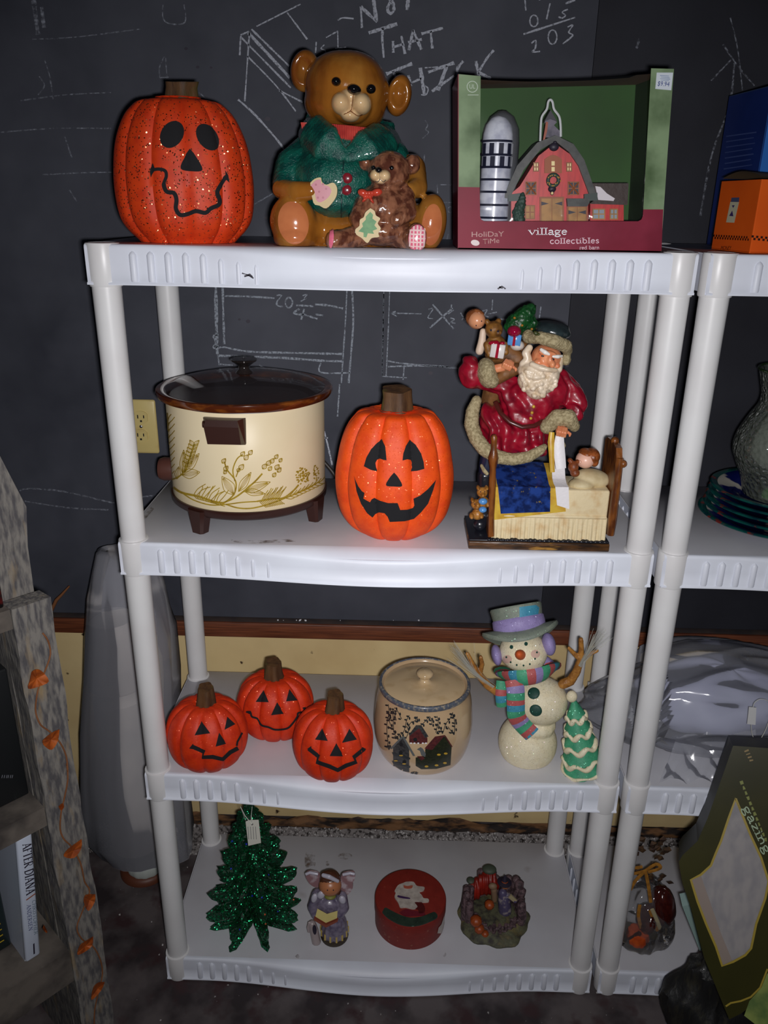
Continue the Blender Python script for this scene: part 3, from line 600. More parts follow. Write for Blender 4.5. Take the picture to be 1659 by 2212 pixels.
def cl(o, z=TZ):       # rest on the shelf: nothing below the deck
    b = LOC[o]
    for p in o.data.vertices:
        if p.co.z+b.z < z: p.co.z = z-b.z
    GEO[o] = ([p.co+b for p in o.data.vertices], GEO[o][1]); return o
mb = MB()
for x, y, rx, ry, rd, ro in ((715, 385, 352, 305, .072, 10), (700, 520, 335, 240, .07, 5), (735, 330, 300, 255, .068, 0)): mb.pb(k(x, y), Yb-.005, rx*S, ry*S, rd, ro, 28, 18)
mb.pb(k(745, 520), Yb-.055, 175*S, 160*S, .03, 0, 24, 14)
head = blob('head', mb, FUR, bear, .0026, 5)
for ex, ey, er, ez, sg in ((372, 240, 118, 155, 10), (1138, 440, 102, 155, 12)):
    mb = MB(); c = k(ex, ey); q = oY(*c, Yb+.005); m = mpp(*c, Yb)*S
    mb.ball(q, (er*m, .022, ez*m), Matrix.Rotation(radians(sg), 3, 'Y'), 28, 18)
    e = ob('ear', mb, FUR, bear)
    for i, p in enumerate(e.data.vertices):
        d = V(p.co)+LOC[e]-q; rr_ = sqrt((d.x/(er*m))**2+(d.z/(ez*m))**2)
        if d.y < 0 and rr_ < .68: p.co.y += .017*(1-(rr_/.68)**2)
mb = MB()
for x, y, rx, ry, rd, dy in ((672, 505, 88, 98, .026, -.077), (832, 508, 84, 95, .026, -.077), (742, 606, 78, 52, .022, -.070), (752, 450, 108, 75, .022, -.070)): mb.pb(k(x, y), Yb+dy, rx*S, ry*S, rd, 0, 22, 14)
mz = blob('muzzle', mb, CREAM, bear, .0018, 4); bvm = bvh(mz)
decal('mouth_line', [stroke([k(*p) for p in curve([(768, 440), (758, 520), (742, 568), (690, 590)], 4)], 2), stroke([k(*p) for p in curve([(742, 568), (800, 602), (840, 590)], 4)], 2)], mat('glaze_line', hexc(120, 72, 40), .3), bear, bvm, .0008, 3)
mb = MB(); mb.pb(k(773, 392), Yb-.098, 58*S, 46*S, .014, 8, 22, 14); ob('nose', mb, GLOSSBLACK, bear)
for x, y in ((628, 326), (910, 386)):
    mb = MB(); mb.pb(k(x, y), Yb-.074, 41*S, 40*S, .010, 0, 18, 12); ob('eye', mb, GLOSSBLACK, bear)
# body, legs and paws
mb = MB()
mb.pb(k(700, 1530), Yb, 520*S, 190*S, .080, 0, 28, 18)
mb.limb([(k(560, 1500), .10, 150*S), (k(330, 1520), .065, 165*S)]); mb.pb(k(278, 1475), .055, 192*S, 232*S, .026, -8, 28, 18); mb.pb(k(300, 1590), .065, 190*S, 130*S, .04, 0)
mb.limb([(k(1100, 1450), .12, 170*S), (k(1330, 1500), .075, 160*S)]); mb.pb(k(1392, 1478), .066, 134*S, 240*S, .028, 6, 28, 18)
mb.limb([(k(180, 1200), .075, 80*S), (k(300, 1222), .046, 84*S), (k(425, 1215), .040, 72*S)])
mb.limb([(k(1240, 1040), .12, 120*S), (k(1290, 1190), .08, 85*S), (k(1220, 1215), .055, 62*S)]); mb.pb(k(700, 1660), .11, 560*S, 60*S, .06)
legs = cl(blob('body', mb, FUR, bear, .0028, 4)); bvl = bvh(legs)
decal('sole_pad', [ell(k(278, 1475), 120*S, 172*S, -8, 32)], PAD, bear, bvl, .0016, 5)
decal('sole_pad', [ell(k(1405, 1490), 76*S, 165*S, 6, 32)], PAD, bear, bvl, .0016, 5)
# cardigan
mb = MB()
mb.pb(k(640, 1140), Yb-.01, 400*S, 330*S, .088, 0, 28, 18); mb.pb(k(690, 900), Yb, 370*S, 230*S, .082, 0, 28, 18); mb.pb(k(650, 1300), Yb-.012, 300*S, 170*S, .086, 0, 28, 18)
mb.limb([(k(420, 900), Yb, 150*S), (k(290, 1030), .11, 165*S), (k(215, 1160), .085, 115*S), (k(215, 1200), .075, 95*S)]); mb.limb([(k(900, 880), Yb, 180*S), (k(1080, 960), .125, 150*S)])
card = blob('cardigan', mb, GREEN, bear, .0028, 5, disp=lambda p: .0006*sin(p.x*900)*sin(p.z*900+p.x*300)); bvc = bvh(card)
mb = MB(); mb.tube([oY(*k(x, y), Y) for x, y, Y in ((392, 705, .165), (430, 735, .08), (545, 830, .042), (690, 950, .034))], [.021, .027, .026, .008], 14, True, .5, (0, -1, 0)); mb.tube([oY(*k(x, y), Y) for x, y, Y in ((1072, 765, .165), (1015, 785, .08), (885, 845, .042), (690, 950, .034))], [.021, .027, .025, .008], 14, True, .5, (0, -1, 0))
mb.tube([oY(*k(x, y), Y) for x, y, Y in ((400, 700, .165), (720, 690, .205), (1070, 765, .165))], .02, 12, True, .6)
blob('collar', mb, GREEN, bear, .0024, 3, disp=lambda p: .0005*sin(p.x*900)*sin(p.z*900))
mb = MB(); N_ = 60
def _tn(u, v):
    t = pi*(u-.5)*.86; c = oY(*k(720, 800), Yb-.015); r = .070*(1-.16*v); g = .0012*cos(u*N_*2*pi)
    return c+V(((r+g)*sin(t), -(r+g)*cos(t)*.93, .018-.052*v-.014*u+.004))
mb.grid(_tn, 240, 8); ob('turtleneck', mb, RED, bear)
mb = MB()
decal('button_placket', [stroke([k(*p) for p in ((690, 950), (672, 1150), (668, 1430))], 3)], mat('cardigan_seam', hexc(6, 46, 44), .4), bear, bvc, .0008, 6)
for x, y in ((716, 1112), (710, 1207)):
    h, nn, _, _ = bvc.ray_cast(CP, ray(*k(x, y))); mb = MB(); mb.ball(h, (.0078, .003, .0074), None, 20, 12); b_ = ob('button', mb, mat('button_red', hexc(124, 30, 40), .2, coat=.5), bear)
    decal('button_hole', [ell(k(x+dx, y+dy), 1, 1.2) for dx in (-7, 7) for dy in (-7, 7)], INK, b_, bvh(b_), .0004, 3)
# bitten cookie in the left paw
Yk = .030; out = [(415, 1150), (450, 1118), (500, 1106), (510, 1140), (545, 1165), (600, 1148), (632, 1185), (630, 1250), (600, 1305), (545, 1358), (490, 1335), (440, 1310)]
mb = MB(); mb.prism([oY(*k(*p), Yk) for p in curve(out+out[:1], 3)[:-1]], (0, .012, 0)); ck_ = ob('cookie', mb, mat('cookie_glaze', hexc(196, 174, 122), .5, coat=.08), bear, flatdeg=30)
mb = MB(); ic = [(420, 1170), (460, 1130), (498, 1125), (510, 1165), (560, 1175), (588, 1215), (560, 1270), (500, 1308), (465, 1290), (450, 1220)]
mb.prism([oY(*k(*p), Yk-.0025) for p in curve(ic+ic[:1], 3)[:-1]], (0, .006, 0)); i_ = ob('icing', mb, mat('icing_glaze', hexc(206, 140, 150), .2, coat=.4), ck_, flatdeg=30)
decal('sprinkle', [ell(k(*p), 2.4, 2.6) for p in ((462, 1165), (488, 1222), (545, 1198), (520, 1270), (520, 1160), (478, 1270))], mat('sprinkle', hexc(160, 60, 84), .3), ck_, plY(Yk-.0025), .0005)
# the small bear
cub = MB(); Yc = .052
for x, y, rx, ry, rd, Y in ((1050, 1035, 172, 150, .036, Yc), (1060, 1090, 170, 120, .034, Yc), (860, 975, 54, 78, .012, Yc+.005), (1250, 1000, 62, 84, .013, Yc+.008), (975, 1090, 90, 62, .02, Yc-.030), (1010, 1360, 235, 215, .042, Yc+.006), (1000, 1540, 270, 130, .04, Yc+.004)): cub.pb(k(x, y), Y, rx*S, ry*S, rd, 0, 22, 14)
cub.limb([(k(880, 1560), Yc, 95*S), (k(700, 1615), Yc-.02, 88*S), (k(620, 1620), Yc-.026, 84*S)]); cub.limb([(k(1130, 1590), Yc, 100*S), (k(1260, 1610), Yc-.028, 92*S)]); cub.pb(k(1278, 1600), Yc-.036, 88*S, 126*S, .014, 4)
cub.limb([(k(1190, 1250), Yc, 80*S), (k(1215, 1390), Yc-.02, 74*S), (k(1120, 1450), Yc-.034, 60*S)]); cub.limb([(k(840, 1330), Yc, 75*S), (k(800, 1440), Yc-.024, 72*S), (k(830, 1510), Yc-.036, 60*S)])
co = cl(blob('cub', cub, CUBM, bear, .0019, 3, disp=lambda p: .0006*noise.noise(p*260))); bvk = bvh(co)
mb = MB()
for x, y in ((948, 1088), (1022, 1092)): mb.pb(k(x, y), Yc-.044, 50*S, 52*S, .015)
mb.pb(k(985, 1135), Yc-.042, 46*S, 28*S, .012); blob('cub_muzzle', mb, CREAM, co, .0013, 2)
for nm, x, y, rx, ry, Y in (('cub_nose', 973, 1047, 28, 24, Yc-.056), ('cub_eye', 930, 1028, 20, 20, Yc-.035), ('cub_eye', 1078, 1028, 20, 20, Yc-.035)):
    mb = MB(); mb.pb(k(x, y), Y, rx*S, ry*S, .005, 0, 14, 10); ob(nm, mb, GLOSSBLACK, co)
decal('cub_mouth', [stroke([k(*p) for p in curve([(982, 1072), (984, 1120), (965, 1140), (945, 1132)], 3)], 1.4), stroke([k(*p) for p in curve([(984, 1120), (1010, 1138), (1030, 1122)], 3)], 1.4)], INK, co, bvh(*[c for c in co.children if c.name.startswith('cub_muzzle')]), .0008, 3)
mb = MB()
for x, y, rx, ry, ro in ((845, 1232, 46, 34, 15), (958, 1228, 48, 34, -12), (896, 1236, 24, 26, 0), (860, 1285, 34, 16, -40), (915, 1290, 36, 15, 55)): mb.pb(k(x, y), Yc-.044, rx*S, ry*S, .008, ro)
blob('bow', mb, mat('bow_glaze', hexc(196, 66, 48), .2, coat=.5), co, .0014, 2)
Yt = Yc-.052; ol = [(905, 1356), (940, 1380), (950, 1415), (985, 1440), (965, 1480), (990, 1520), (970, 1560), (975, 1590), (915, 1600), (880, 1640), (835, 1600), (790, 1570), (782, 1530), (815, 1500), (820, 1450), (850, 1430), (865, 1390)]
mb = MB(); mb.prism([oY(*k(*p), Yt) for p in curve(ol+ol[:1], 3)[:-1]], (0, .012, 0)); o_ = ob('tree_cookie', mb, MATS['cookie_glaze'], co, flatdeg=30)
il = [(905, 1385), (928, 1410), (922, 1440), (955, 1465), (938, 1495), (962, 1525), (925, 1540), (935, 1565), (885, 1560), (872, 1595), (850, 1590), (850, 1555), (808, 1545), (845, 1505), (838, 1480), (868, 1450), (868, 1425)]
decal('tree_icing', [[k(*p) for p in il]], mat('icing_green', hexc(100, 148, 94), .55, hexc(80, 134, 84), 120), co, plY(Yt), .0012)
decal('cub_sole', [ell(k(1285, 1600), 66*S, 106*S, 4, 26)], mat('sole_pink', hexc(226, 112, 138), .2, coat=.5), co, bvk, .0012, 4)
pl = []
for i in range(-3, 4): pl += [stroke([k(1285+i*26+3, 1600-sqrt(max(0, 1-(i/2.7)**2))*98), k(1285+i*26-3, 1600+sqrt(max(0, 1-(i/2.7)**2))*98)], 3), stroke([k(1285-sqrt(max(0, 1-(i/3.4)**2))*60, 1600+i*31), k(1285+sqrt(max(0, 1-(i/3.4)**2))*60, 1600+i*31+4)], 3)] if abs(i) < 3 else []
decal('sole_check', pl, mat('check_white', hexc(240, 206, 204), .25), co, bvk, .0018, 4)
decal('cub_sole', [ell(k(590, 1600), 17*S, 80*S, 4, 20)], MATS['sole_pink'], co, bvk, .0014, 4)
YO = 0
# ================================================================ window box with a toy barn
k = K(960, 120, 3.19); S = 1/3.19; TZ = 1.5125; Yf = .0; DB = .14
GB = mat('box_green_print', hexc(126, 148, 112), .5, hexc(70, 92, 58), 16, .38, .66, coat=.1, spec=.2, col3=hexc(170, 178, 160), ns3=9, lo3=.56, hi3=.8)
RBX = mat('box_red_print', hexc(128, 24, 48), .5, hexc(104, 16, 38), 9, .35, .7, coat=.12, spec=.2, col3=hexc(146, 46, 70), ns3=6, lo3=.55, hi3=.8); KRAFT = mat('kraft', hexc(110, 80, 60), .8); INN = mat('box_inner_green', hexc(40, 82, 24), .7, hexc(28, 62, 15), 5, .35, .7)
q = lambda x, y, Y=Yf: oY(*k(x, y), Y)
bz = thing('barn_box', 'dark red and green window gift box holding a toy red barn, top shelf', 'box', (oY(1210, 547, Yf).x, Yf+DB/2, TZ))
def pz(p): p = V(p); p.z = max(p.z, TZ+.0003); return p
BL, BR, TL, TR = pz(q(92, 1380)), pz(q(1492, 1380)), q(98, 128), q(1582, 92)
th = .0012
def face2(pts, nm, m, d=(0, th, 0), par=bz):
    mb = MB(); mb.prism([pz(p) for p in pts], d); return ob(nm, mb, m, par, False)
# front: bottom band with rounded window corners, two side columns
wl0, wr0 = (247, 0), (1375, 0)
b_y = 1142
lo = [q(92, 1380), q(1492, 1380), q(1508, 1060), q(1371, 1060), q(1368, 1105), q(1358, 1130), q(1335, b_y), q(275, b_y), q(255, 1132), q(246, 1110), q(243, 908), q(98, 905)]
front = face2(lo, 'front_panel', RBX)
face2([q(98, 905), q(243, 908), q(250, 142), q(98, 128)], 'front_column', GB); face2([q(1508, 1060), q(1582, 92), q(1425, 88), q(1371, 1060)], 'front_column', GB)
D_ = V((0, DB, 0))
def wall(a, b, nm, m, t=(0, 0, 0)): mb = MB(); a, b = pz(a), pz(b); pts = [a, b, b+D_, a+D_]; nrm = (b-a).cross(D_).normalized()*th; mb.prism([p+V((0, th, 0)) if i < 2 else p for i, p in enumerate(pts)], nrm); return ob(nm, mb, m, bz, False)
wall(q(96, 1380), q(99, 128), 'side_panel', RBX); wall(q(1490, 1380), q(1579, 92), 'side_panel', GB)
mb = MB(); mb.prism([pz(BL+D_), pz(BR+D_), TR+D_, TL+D_], (0, -th, 0)); ob('back_panel', mb, INN, bz, False)
mb = MB(); mb.prism([pz(BL), pz(BR), pz(BR+D_), pz(BL+D_)], (0, 0, th)); ob('bottom_panel', mb, INN, bz, False)
# bowed top flap seen on its brown inner side
mb = MB()
def tp(u, v):
    p = TL.lerp(TR, u); a = p+V((0, .004+DB*.98*v, 0)); a.z += -.0095*sin(pi*u)**.6*(1-v)*(.6 if u > .8 else 1)-.002; return a
mb.grid(tp, 30, 6); o_ = ob('top_flap', mb, KRAFT, bz); 
mb = MB(); ins = [(1300, 190), (1420, 100), (1372, 1060), (1368, 1135)]
mb.grid(lambda u, v: (q(1578, 110, Yf+.004).lerp(pz(q(1488, 1370, Yf+.004)), v)+V((-.004-.012*u, DB*.96*u, -.003*u*v))), 6, 8); ob('inner_side', mb, mat('box_inner_dark', hexc(30, 46, 24), .6), bz)
# clear window: thin wavy film behind the cut-out
mb = MB(); mb.grid(lambda u, v: (q(240, 200, Yf+.0022).lerp(q(1400, 130, Yf+.0022), u)).lerp(q(240, 1150, Yf+.0022).lerp(q(1380, 1150, Yf+.0022), u), v)+V((0, .0022*noise.noise(V((u*5, v*4, 2)))+.0015*sin(u*3)+.0035*max(0, v-.78)/.22*noise.noise(V((u*16, v*14, 7))), 0)), 40, 34)
ob('window_film', mb, film('window_film', (.9, .95, 1), .004, .09), bz)
pf = p3(q(92, 1362), q(1492, 1362), q(98, 905))
decal('title_print', serif('village', k(578, 1234), k(848, 1234), (0, -58*S/.52*.52/1), .13), WHITE, bz, plY(Yf), .0006, label='white village lettering')['kind'] = 'stuff'
decal('title_print', serif('collectibles', k(725, 1296), k(1068, 1292), (0, -46*S), .13), mat('pink_print', hexc(226, 196, 206), .4), bz, plY(Yf), .0006)['kind'] = 'stuff'
decal('subtitle_print', serif('red barn', k(930, 1336), k(1068, 1334), (0, -30*S), .11), MATS['pink_print'], bz, plY(Yf), .0006)['kind'] = 'stuff'
GLD = mat('gold_foil', hexc(150, 92, 84), .4)
decal('maker_print', [text2d('HoliDaY', k(188, 1250), k(410, 1246), (0, -36*S))], GLD, bz, plY(Yf), .0006)['kind'] = 'stuff'; decal('maker_print', [text2d('TiMe', k(265, 1298), k(378, 1290), (0, -34*S))], GLD, bz, plY(Yf), .0006)['kind'] = 'stuff'
decal('emblem_print', [ell(k(212, 1290), 30*S, 20*S, 12)], mat('emblem', hexc(196, 178, 176), .4), bz, plY(Yf), .0006)
rg = [stroke([k(192+36*cos(t), 215+38*sin(t)) for t in [2*pi*i/24 for i in range(25)]], 5*S)]
decal('mark_print', rg+[text2d('UL', k(172, 228), k(212, 228), (0, -30*S)), stroke([k(160, 272), k(235, 272)], 4*S)], mat('pale_print', hexc(170, 184, 166), .4), bz, plY(Yf), .0006)['kind'] = 'stuff'
stk = decal('price_sticker', [[k(*p) for p in ((1462, 118), (1575, 118), (1562, 240), (1452, 230))]], mat('sticker', hexc(206, 214, 222), .4), bz, plY(Yf), .0007)
decal('price_print', [text2d('$9.94', k(1466, 208), k(1546, 214), (2, -32*S))], mat('blue_print', hexc(40, 60, 130), .4), stk, plY(Yf), .0011)['kind'] = 'stuff'
decal('price_print', [stroke([k(1484+(j % 2)*6, 138+j*11), k(1546+(j % 3)*4, 142+j*11)], 6*S, .5) for j in range(4)], mat('pale_blue_print', hexc(150, 164, 190), .5), stk, plY(Yf), .0011)['kind'] = 'stuff'

# the barn inside
Yb = Yf+.040; q = lambda x, y, Y=Yb: oY(*k(x, y), Y); zf = TZ+.0016
bn = thing('toy_barn', 'toy red barn with grey gambrel roof and silo inside the window box', 'toy barn', (q(750, 1100).x, Yb+.02, zf))
BRED = mat('barn_red', hexc(196, 48, 48), .4, hexc(168, 36, 40), 60, stretch=(3, 1, .4)); ROOFM = mat('barn_roof', hexc(66, 68, 66), .5, hexc(46, 48, 48), 90); TANW = mat('barn_tan', hexc(168, 122, 62), .5, hexc(140, 98, 46), 60); BWIN = mat('barn_brown', hexc(140, 78, 38), .5); SIL = mat('silo_silver', hexc(210, 214, 226), .25, hexc(170, 174, 192), 60, coat=.4); NAVY = mat('silo_band', hexc(20, 24, 48), .4); BGRN = mat('barn_pine', hexc(40, 66, 56), .6, bump=.5); SNW = mat('barn_snow', hexc(214, 208, 214), .6); WARM = mat('lit_window', hexc(240, 220, 160), .3)
def pz2(p): p = V(p); p.z = max(p.z, zf); return p
def sl(nm, pts, m, Y=Yb, d=.004, par=bn): mb = MB(); mb.prism([pz2(oY(*k(*p), Y)) for p in pts], (0, d, 0)); return ob(nm, mb, m, par, False)
gam = [(460, 1175), (460, 950), (520, 900), (650, 690), (760, 605), (880, 690), (1000, 900), (1010, 960), (990, 1000), (990, 1175)]
bodyb = sl('barn_wall', gam, BRED, Yb, .045)
for i in range(15):
    x = 490+i*34; sl('groove', [(x, 1160), (x+3, 1160), (x+3, 700+abs(760-x)*.95), (x, 700+abs(760-x)*.95)], mat('barn_groove', hexc(150, 30, 36), .5), Yb-.0003, .0003, bn) if 0 else None
for pts in ([(405, 980), (500, 760), (640, 600), (765, 548), (765, 590), (660, 650), (545, 790), (450, 985)], [(765, 548), (890, 610), (965, 720), (1055, 980), (1010, 985), (925, 760), (860, 665), (765, 590)]): sl('barn_roof', pts, ROOFM, Yb-.006, .054)
for pts in ([(440, 960), (540, 945), (545, 1000), (440, 1005)], [(965, 955), (1055, 945), (1055, 1000), (965, 1000)]): sl('eave', pts, mat('barn_eave', hexc(48, 62, 58), .5), Yb-.008, .02)
sl('annex_wall', [(1005, 1175), (1005, 1015), (1235, 1015), (1235, 1175)], BRED, Yb+.004, .034); sl('annex_roof', [(1015, 880), (1270, 880), (1262, 1030), (1000, 1022), (1050, 985)], mat('annex_roof', hexc(58, 44, 40), .6, bump=.4), Yb+.001, .004)
sl('roof_snow', [(1040, 900), (1075, 905), (1120, 950), (1175, 985), (1165, 1002), (1060, 995)], SNW, Yb-.002, .004)
sl('lean_to_roof', [(845, 985), (1000, 985), (1000, 1012), (985, 1040), (850, 1040)], ROOFM, Yb-.010, .012)
def door(x0, x1, y0, y1, m, fm=BWIN, par=bn, nm='door'):
    d = sl(nm, [(x0-12, y1), (x0-12, y0-12), (x1+12, y0-12), (x1+12, y1)], fm, Yb-.0022, .003); sl('leaf', [(x0, y1), (x0, y0), ((x0+x1)/2-2, y0), ((x0+x1)/2-2, y1)], m, Yb-.0034, .002, d); sl('leaf', [((x0+x1)/2+2, y1), ((x0+x1)/2+2, y0), (x1, y0), (x1, y1)], m, Yb-.0034, .002, d)
    for s in (0, 1):
        a = x0 if s == 0 else x1; b = a+(52 if s == 0 else -52); hh = y0+35; sl('hinge', [(a, hh-14), (b, hh), (a, hh+14)], INK, Yb-.0040, .0008, d)
    return d
door(668, 812, 985, 1160, TANW); door(855, 975, 1045, 1160, TANW)
def win(x0, x1, y0, y1, fm, pane, nm='window', Y=Yb-.002):
    w_ = sl(nm, [(x0, y1), (x0, y0), (x1, y0), (x1, y1)], fm, Y, .003); g_ = 8
    for c in range(2):
        for r in range(2):
            xa = x0+g_+c*(x1-x0-g_)/2; xb = xa+(x1-x0-3*g_)/2; ya = y0+g_+r*(y1-y0-g_)/2; yb = ya+(y1-y0-3*g_)/2
            if pane: sl('pane', [(xa, yb), (xa, ya), (xb, ya), (xb, yb)], pane, Y-.0008, .001, w_)
    return w_
for x in (612, 840): win(x, x+40, 735, 800, BWIN, WARM)
for x0, x1 in ((1020, 1108), (1140, 1196)): win(x0, x1, 1055, 1130, TANW, mat('barn_pane', hexc(150, 160, 170), .2), Y=Yb+.002)
for x0, x1 in ((558, 636), (850, 930)):
    w_ = win(x0, x1, 868, 962, BWIN, INK, 'hatch'); 
    for a, b in (((x0+6, 874), (x1-6, 956)), ((x1-6, 874), (x0+6, 956))): mb = MB(); mb.tube([oY(*k(*a), Yb-.004), oY(*k(*b), Yb-.004)], .0011, 6); ob('cross_bar', mb, BWIN, w_)
win(555, 625, 1030, 1130, BWIN, TANW, 'side_door')
a_ = [(690, 810)]+[(690+120*i/8, 715-30*sin(pi*i/8)) for i in range(9)]+[(810, 810)]; l_ = sl('loft_door', a_, mat('loft_brown', hexc(150, 74, 30), .5), Yb-.003, .004)
for y in (728, 768): sl('pane', [(738, y+30), (738, y), (760, y), (760, y+30)], WARM, Yb-.0036, .001, l_)
c = q(750, 860, Yb-.006); u = mpp(*k(750, 860), Yb)*S; mb = MB(); mb.tube([c+V((36*u*cos(t), 0, 36*u*sin(t))) for t in [2*pi*i/20 for i in range(21)]], 13*u, 8, False); wr = ob('wreath', mb, BGRN, bn)
mb = MB(); rr = random.Random(2)
for i in range(14): t = i*.449; mb.ball(c+V((36*u*cos(t)+rr.gauss(0, 5)*u, -.0035, 36*u*sin(t)+rr.gauss(0, 5)*u)), .0011, None, 6, 5)
tag(ob('wreath_dots', mb, mat('wreath_gold', hexc(200, 150, 70), .3), wr), None, None, kind='stuff')
mb = MB(); mb.pb(k(742, 920), Yb-.005, 28*S, 24*S, .004); mb.pb(k(742, 942), Yb-.007, 14*S, 22*S, .004); ob('lantern', mb, INK, bn); mb = MB(); mb.pb(k(742, 948), Yb-.009, 10*S, 12*S, .003); ob('lantern_light', mb, WARM, bn)
mb = MB(); mb.pb(k(755, 630), Yb-.008, 34*S, 30*S, .005); mb.pb(k(762, 600), Yb-.008, 14*S, 12*S, .004); ob('hay_hood', mb, INK, bn)
mb = MB(); mb.limb([(k(515, 1150), Yb-.008, 40*S), (k(510, 1080), Yb-.008, 44*S), (k(535, 1000), Yb-.008, 30*S), (k(540, 955), Yb-.008, 16*S)]); blob('pine', mb, BGRN, bn, .0016, 1, disp=lambda p: .0024*noise.noise(p*300))
# silo: ringed cylinder with a dome, its clear blister behind
cx, ux = q(355, 800, Yb+.012), mpp(*k(355, 800), Yb)*S; zt = q(365, 590, Yb).z; r = 104*ux
mb = MB(); mb.lathe((cx.x, cx.y, 0), [(r, zf), (r, zt)], 36); mb.lathe((cx.x, cx.y, 0), [(r*1.01, zt), (r*.98, zt+.010), (r*.84, zt+.022), (r*.55, zt+.031), (r*.2, zt+.035), (.0005, zt+.0355)], 36); si = ob('silo', mb, SIL, bn)
for y in (590, 685, 770, 855, 940, 1030, 1118):
    z = q(365, y, Yb).z; mb = MB(); mb.tube([(cx.x+(r+.0004)*cos(t), cx.y+(r+.0004)*sin(t), z) for t in [2*pi*i/28 for i in range(29)]], .0018, 6, False); ob('band', mb, NAVY, si)
for zi, (ya, yb) in enumerate(((600, 680), (690, 765))):
    for i in range(10):
        t = -pi+pi*(i+.5)/10+zi*.1; 
        if i % 2: M = Matrix.Translation((cx.x+r*cos(t), cx.y+r*sin(t), 0)) @ Matrix.Rotation(t+pi/2, 4, 'Z'); mb = MB(); mb.box((-.0035, -.0008, q(0, yb).z), (.0035, .0008, q(0, ya).z), M); ob('stave', mb, NAVY, si, False)
BLS = film('blister', (.85, .9, 1), .12, .08)
mb = MB(); mb.lathe((cx.x+.006, cx.y+.010, 0), [(r*1.22, zf), (r*1.22, zt), (r*1.15, zt+.018), (r*.8, zt+.034), (r*.3, zt+.042), (.0005, zt+.043)], 30, close=False); ob('silo_blister', mb, BLS, bn)
# cupola in its blister on the ridge
sl('cupola', [(700, 565), (700, 520), (712, 480), (690, 460), (725, 390), (735, 390), (775, 460), (755, 480), (800, 525), (800, 565)], mat('cupola', hexc(110, 104, 118), .3, hexc(40, 40, 60), 60, coat=.4), Yb+.008, .012); sl('cupola_roof', [(690, 452), (732, 375), (775, 452), (732, 436)], INK, Yb+.005, .016); sl('rooster', [(700, 455), (715, 460), (708, 520), (690, 590), (678, 590), (690, 520)], mat('rooster', hexc(150, 66, 36), .4), Yb+.003, .003)
RIMB = film('blister_rim', (.95, .97, 1), .55, .1); mb = MB(); mb.tube([oY(*k(*p), Yb+.004) for p in curve([(660, 590), (664, 480), (672, 420), (705, 370), (715, 320), (730, 305), (745, 322), (755, 370), (790, 420), (800, 480), (802, 560)], 4)], 8*ux, 6); ob('cupola_blister', mb, RIMB, bn)
# ================================================================ slow cooker
k = K(250, 750, 3.318); Yk = .152
c0 = oY(538, 1000, Yk); D1 = DECK[1]; X0 = c0.x
sk = thing('slow_cooker', 'cream slow cooker with gold flower print, brown rim and glass lid', 'slow cooker', (X0, Yk, D1))
R = 163.5*mpp(526, 1000, Yk); RR = 189*mpp(526, 835, Yk)
zbt = oY(526, 1108, Yk-R).z; ztp = oY(526, 893, Yk-R).z; zr = oY(526, 879, Yk-RR).z
enam = mat('cream_enamel', hexc(230, 214, 178), .4, hexc(222, 204, 166), 6, .4, .7, spec=.3)
brn = mat('brown_plastic', hexc(52, 26, 20), .35); alu = mat('aluminium', (.7, .7, .72), .3, metal=1)
rimm = mat('brown_glaze', hexc(80, 34, 14), .14, hexc(150, 84, 28), 26, .48, .75, coat=.6, stretch=(1, 1, 3))
mb = MB(); mb.lathe((X0, Yk, 0), [(R-.008, zbt+.002), (R-.001, zbt), (R, zbt+.003), (R, ztp-.002), (R-.002, ztp), (R-.02, ztp)], 96); body = ob('housing', mb, enam, sk); bv = bvh(body)
mb = MB(); mb.lathe((X0, Yk, 0), [(R-.03, ztp-.001), (R+.0015, ztp-.001), (R+.0015, ztp+.006), (R-.03, ztp+.006)], 96); ob('band', mb, alu, sk)
mb = MB(); mb.lathe((X0, Yk, 0), [(R-.05, zbt-.016), (R-.004, zbt-.016), (R+.002, zbt-.011), (R+.003, zbt+.001), (R-.01, zbt+.001)], 96); ob('base_ring', mb, brn, sk)
zt = ztp+.006
mb = MB(); mb.lathe((X0, Yk, 0), [(R-.006, zt), (R+.003, zt+.004), (RR-.004, zr-.012), (RR, zr-.005), (RR-.001, zr), (RR-.005, zr+.002), (RR-.016, zr-.001), (RR-.024, zr-.006), (RR-.03, zr-.020), (RR-.05, zr-.10)], 96, close=False); ob('crock_liner', mb, rimm, sk)
mb = MB(); mb.lathe((X0, Yk, 0), [(RR-.052, zr-.098), (.001, zr-.1)], 48, close=False); ob('liner_floor', mb, mat('dark_glaze', hexc(50, 22, 12), .2, coat=.5), sk)
lid = mat('smoky_lid', hexc(38, 28, 26), .06, alpha=.62, coat=.5, spec=.6)
mb = MB(); RL = 170*mpp(526, 835, Yk); mb.lathe((X0, Yk, 0), [(RL, zr-.004), (RL+.001, zr), (RL-.006, zr+.003), (RL*.86, zr+.010), (RL*.6, zr+.018), (RL*.3, zr+.023), (.004, zr+.025)], 80, close=False); L_ = ob('lid', mb, lid, sk)
zk = zr+.023; mb = MB(); mb.lathe((X0-.0005, Yk, zk), [(r_*.9, z_*.76) for r_, z_ in ((.018, 0), (.0165, .004), (.011, .010), (.011, .017), (.021, .026), (.0255, .029), (.026, .033), (.020, .034), (.003, .033))], 32, close=False); ob('lid_knob', mb, mat('smoky_knob', hexc(40, 34, 32), .08, alpha=.72, coat=.6), L_)
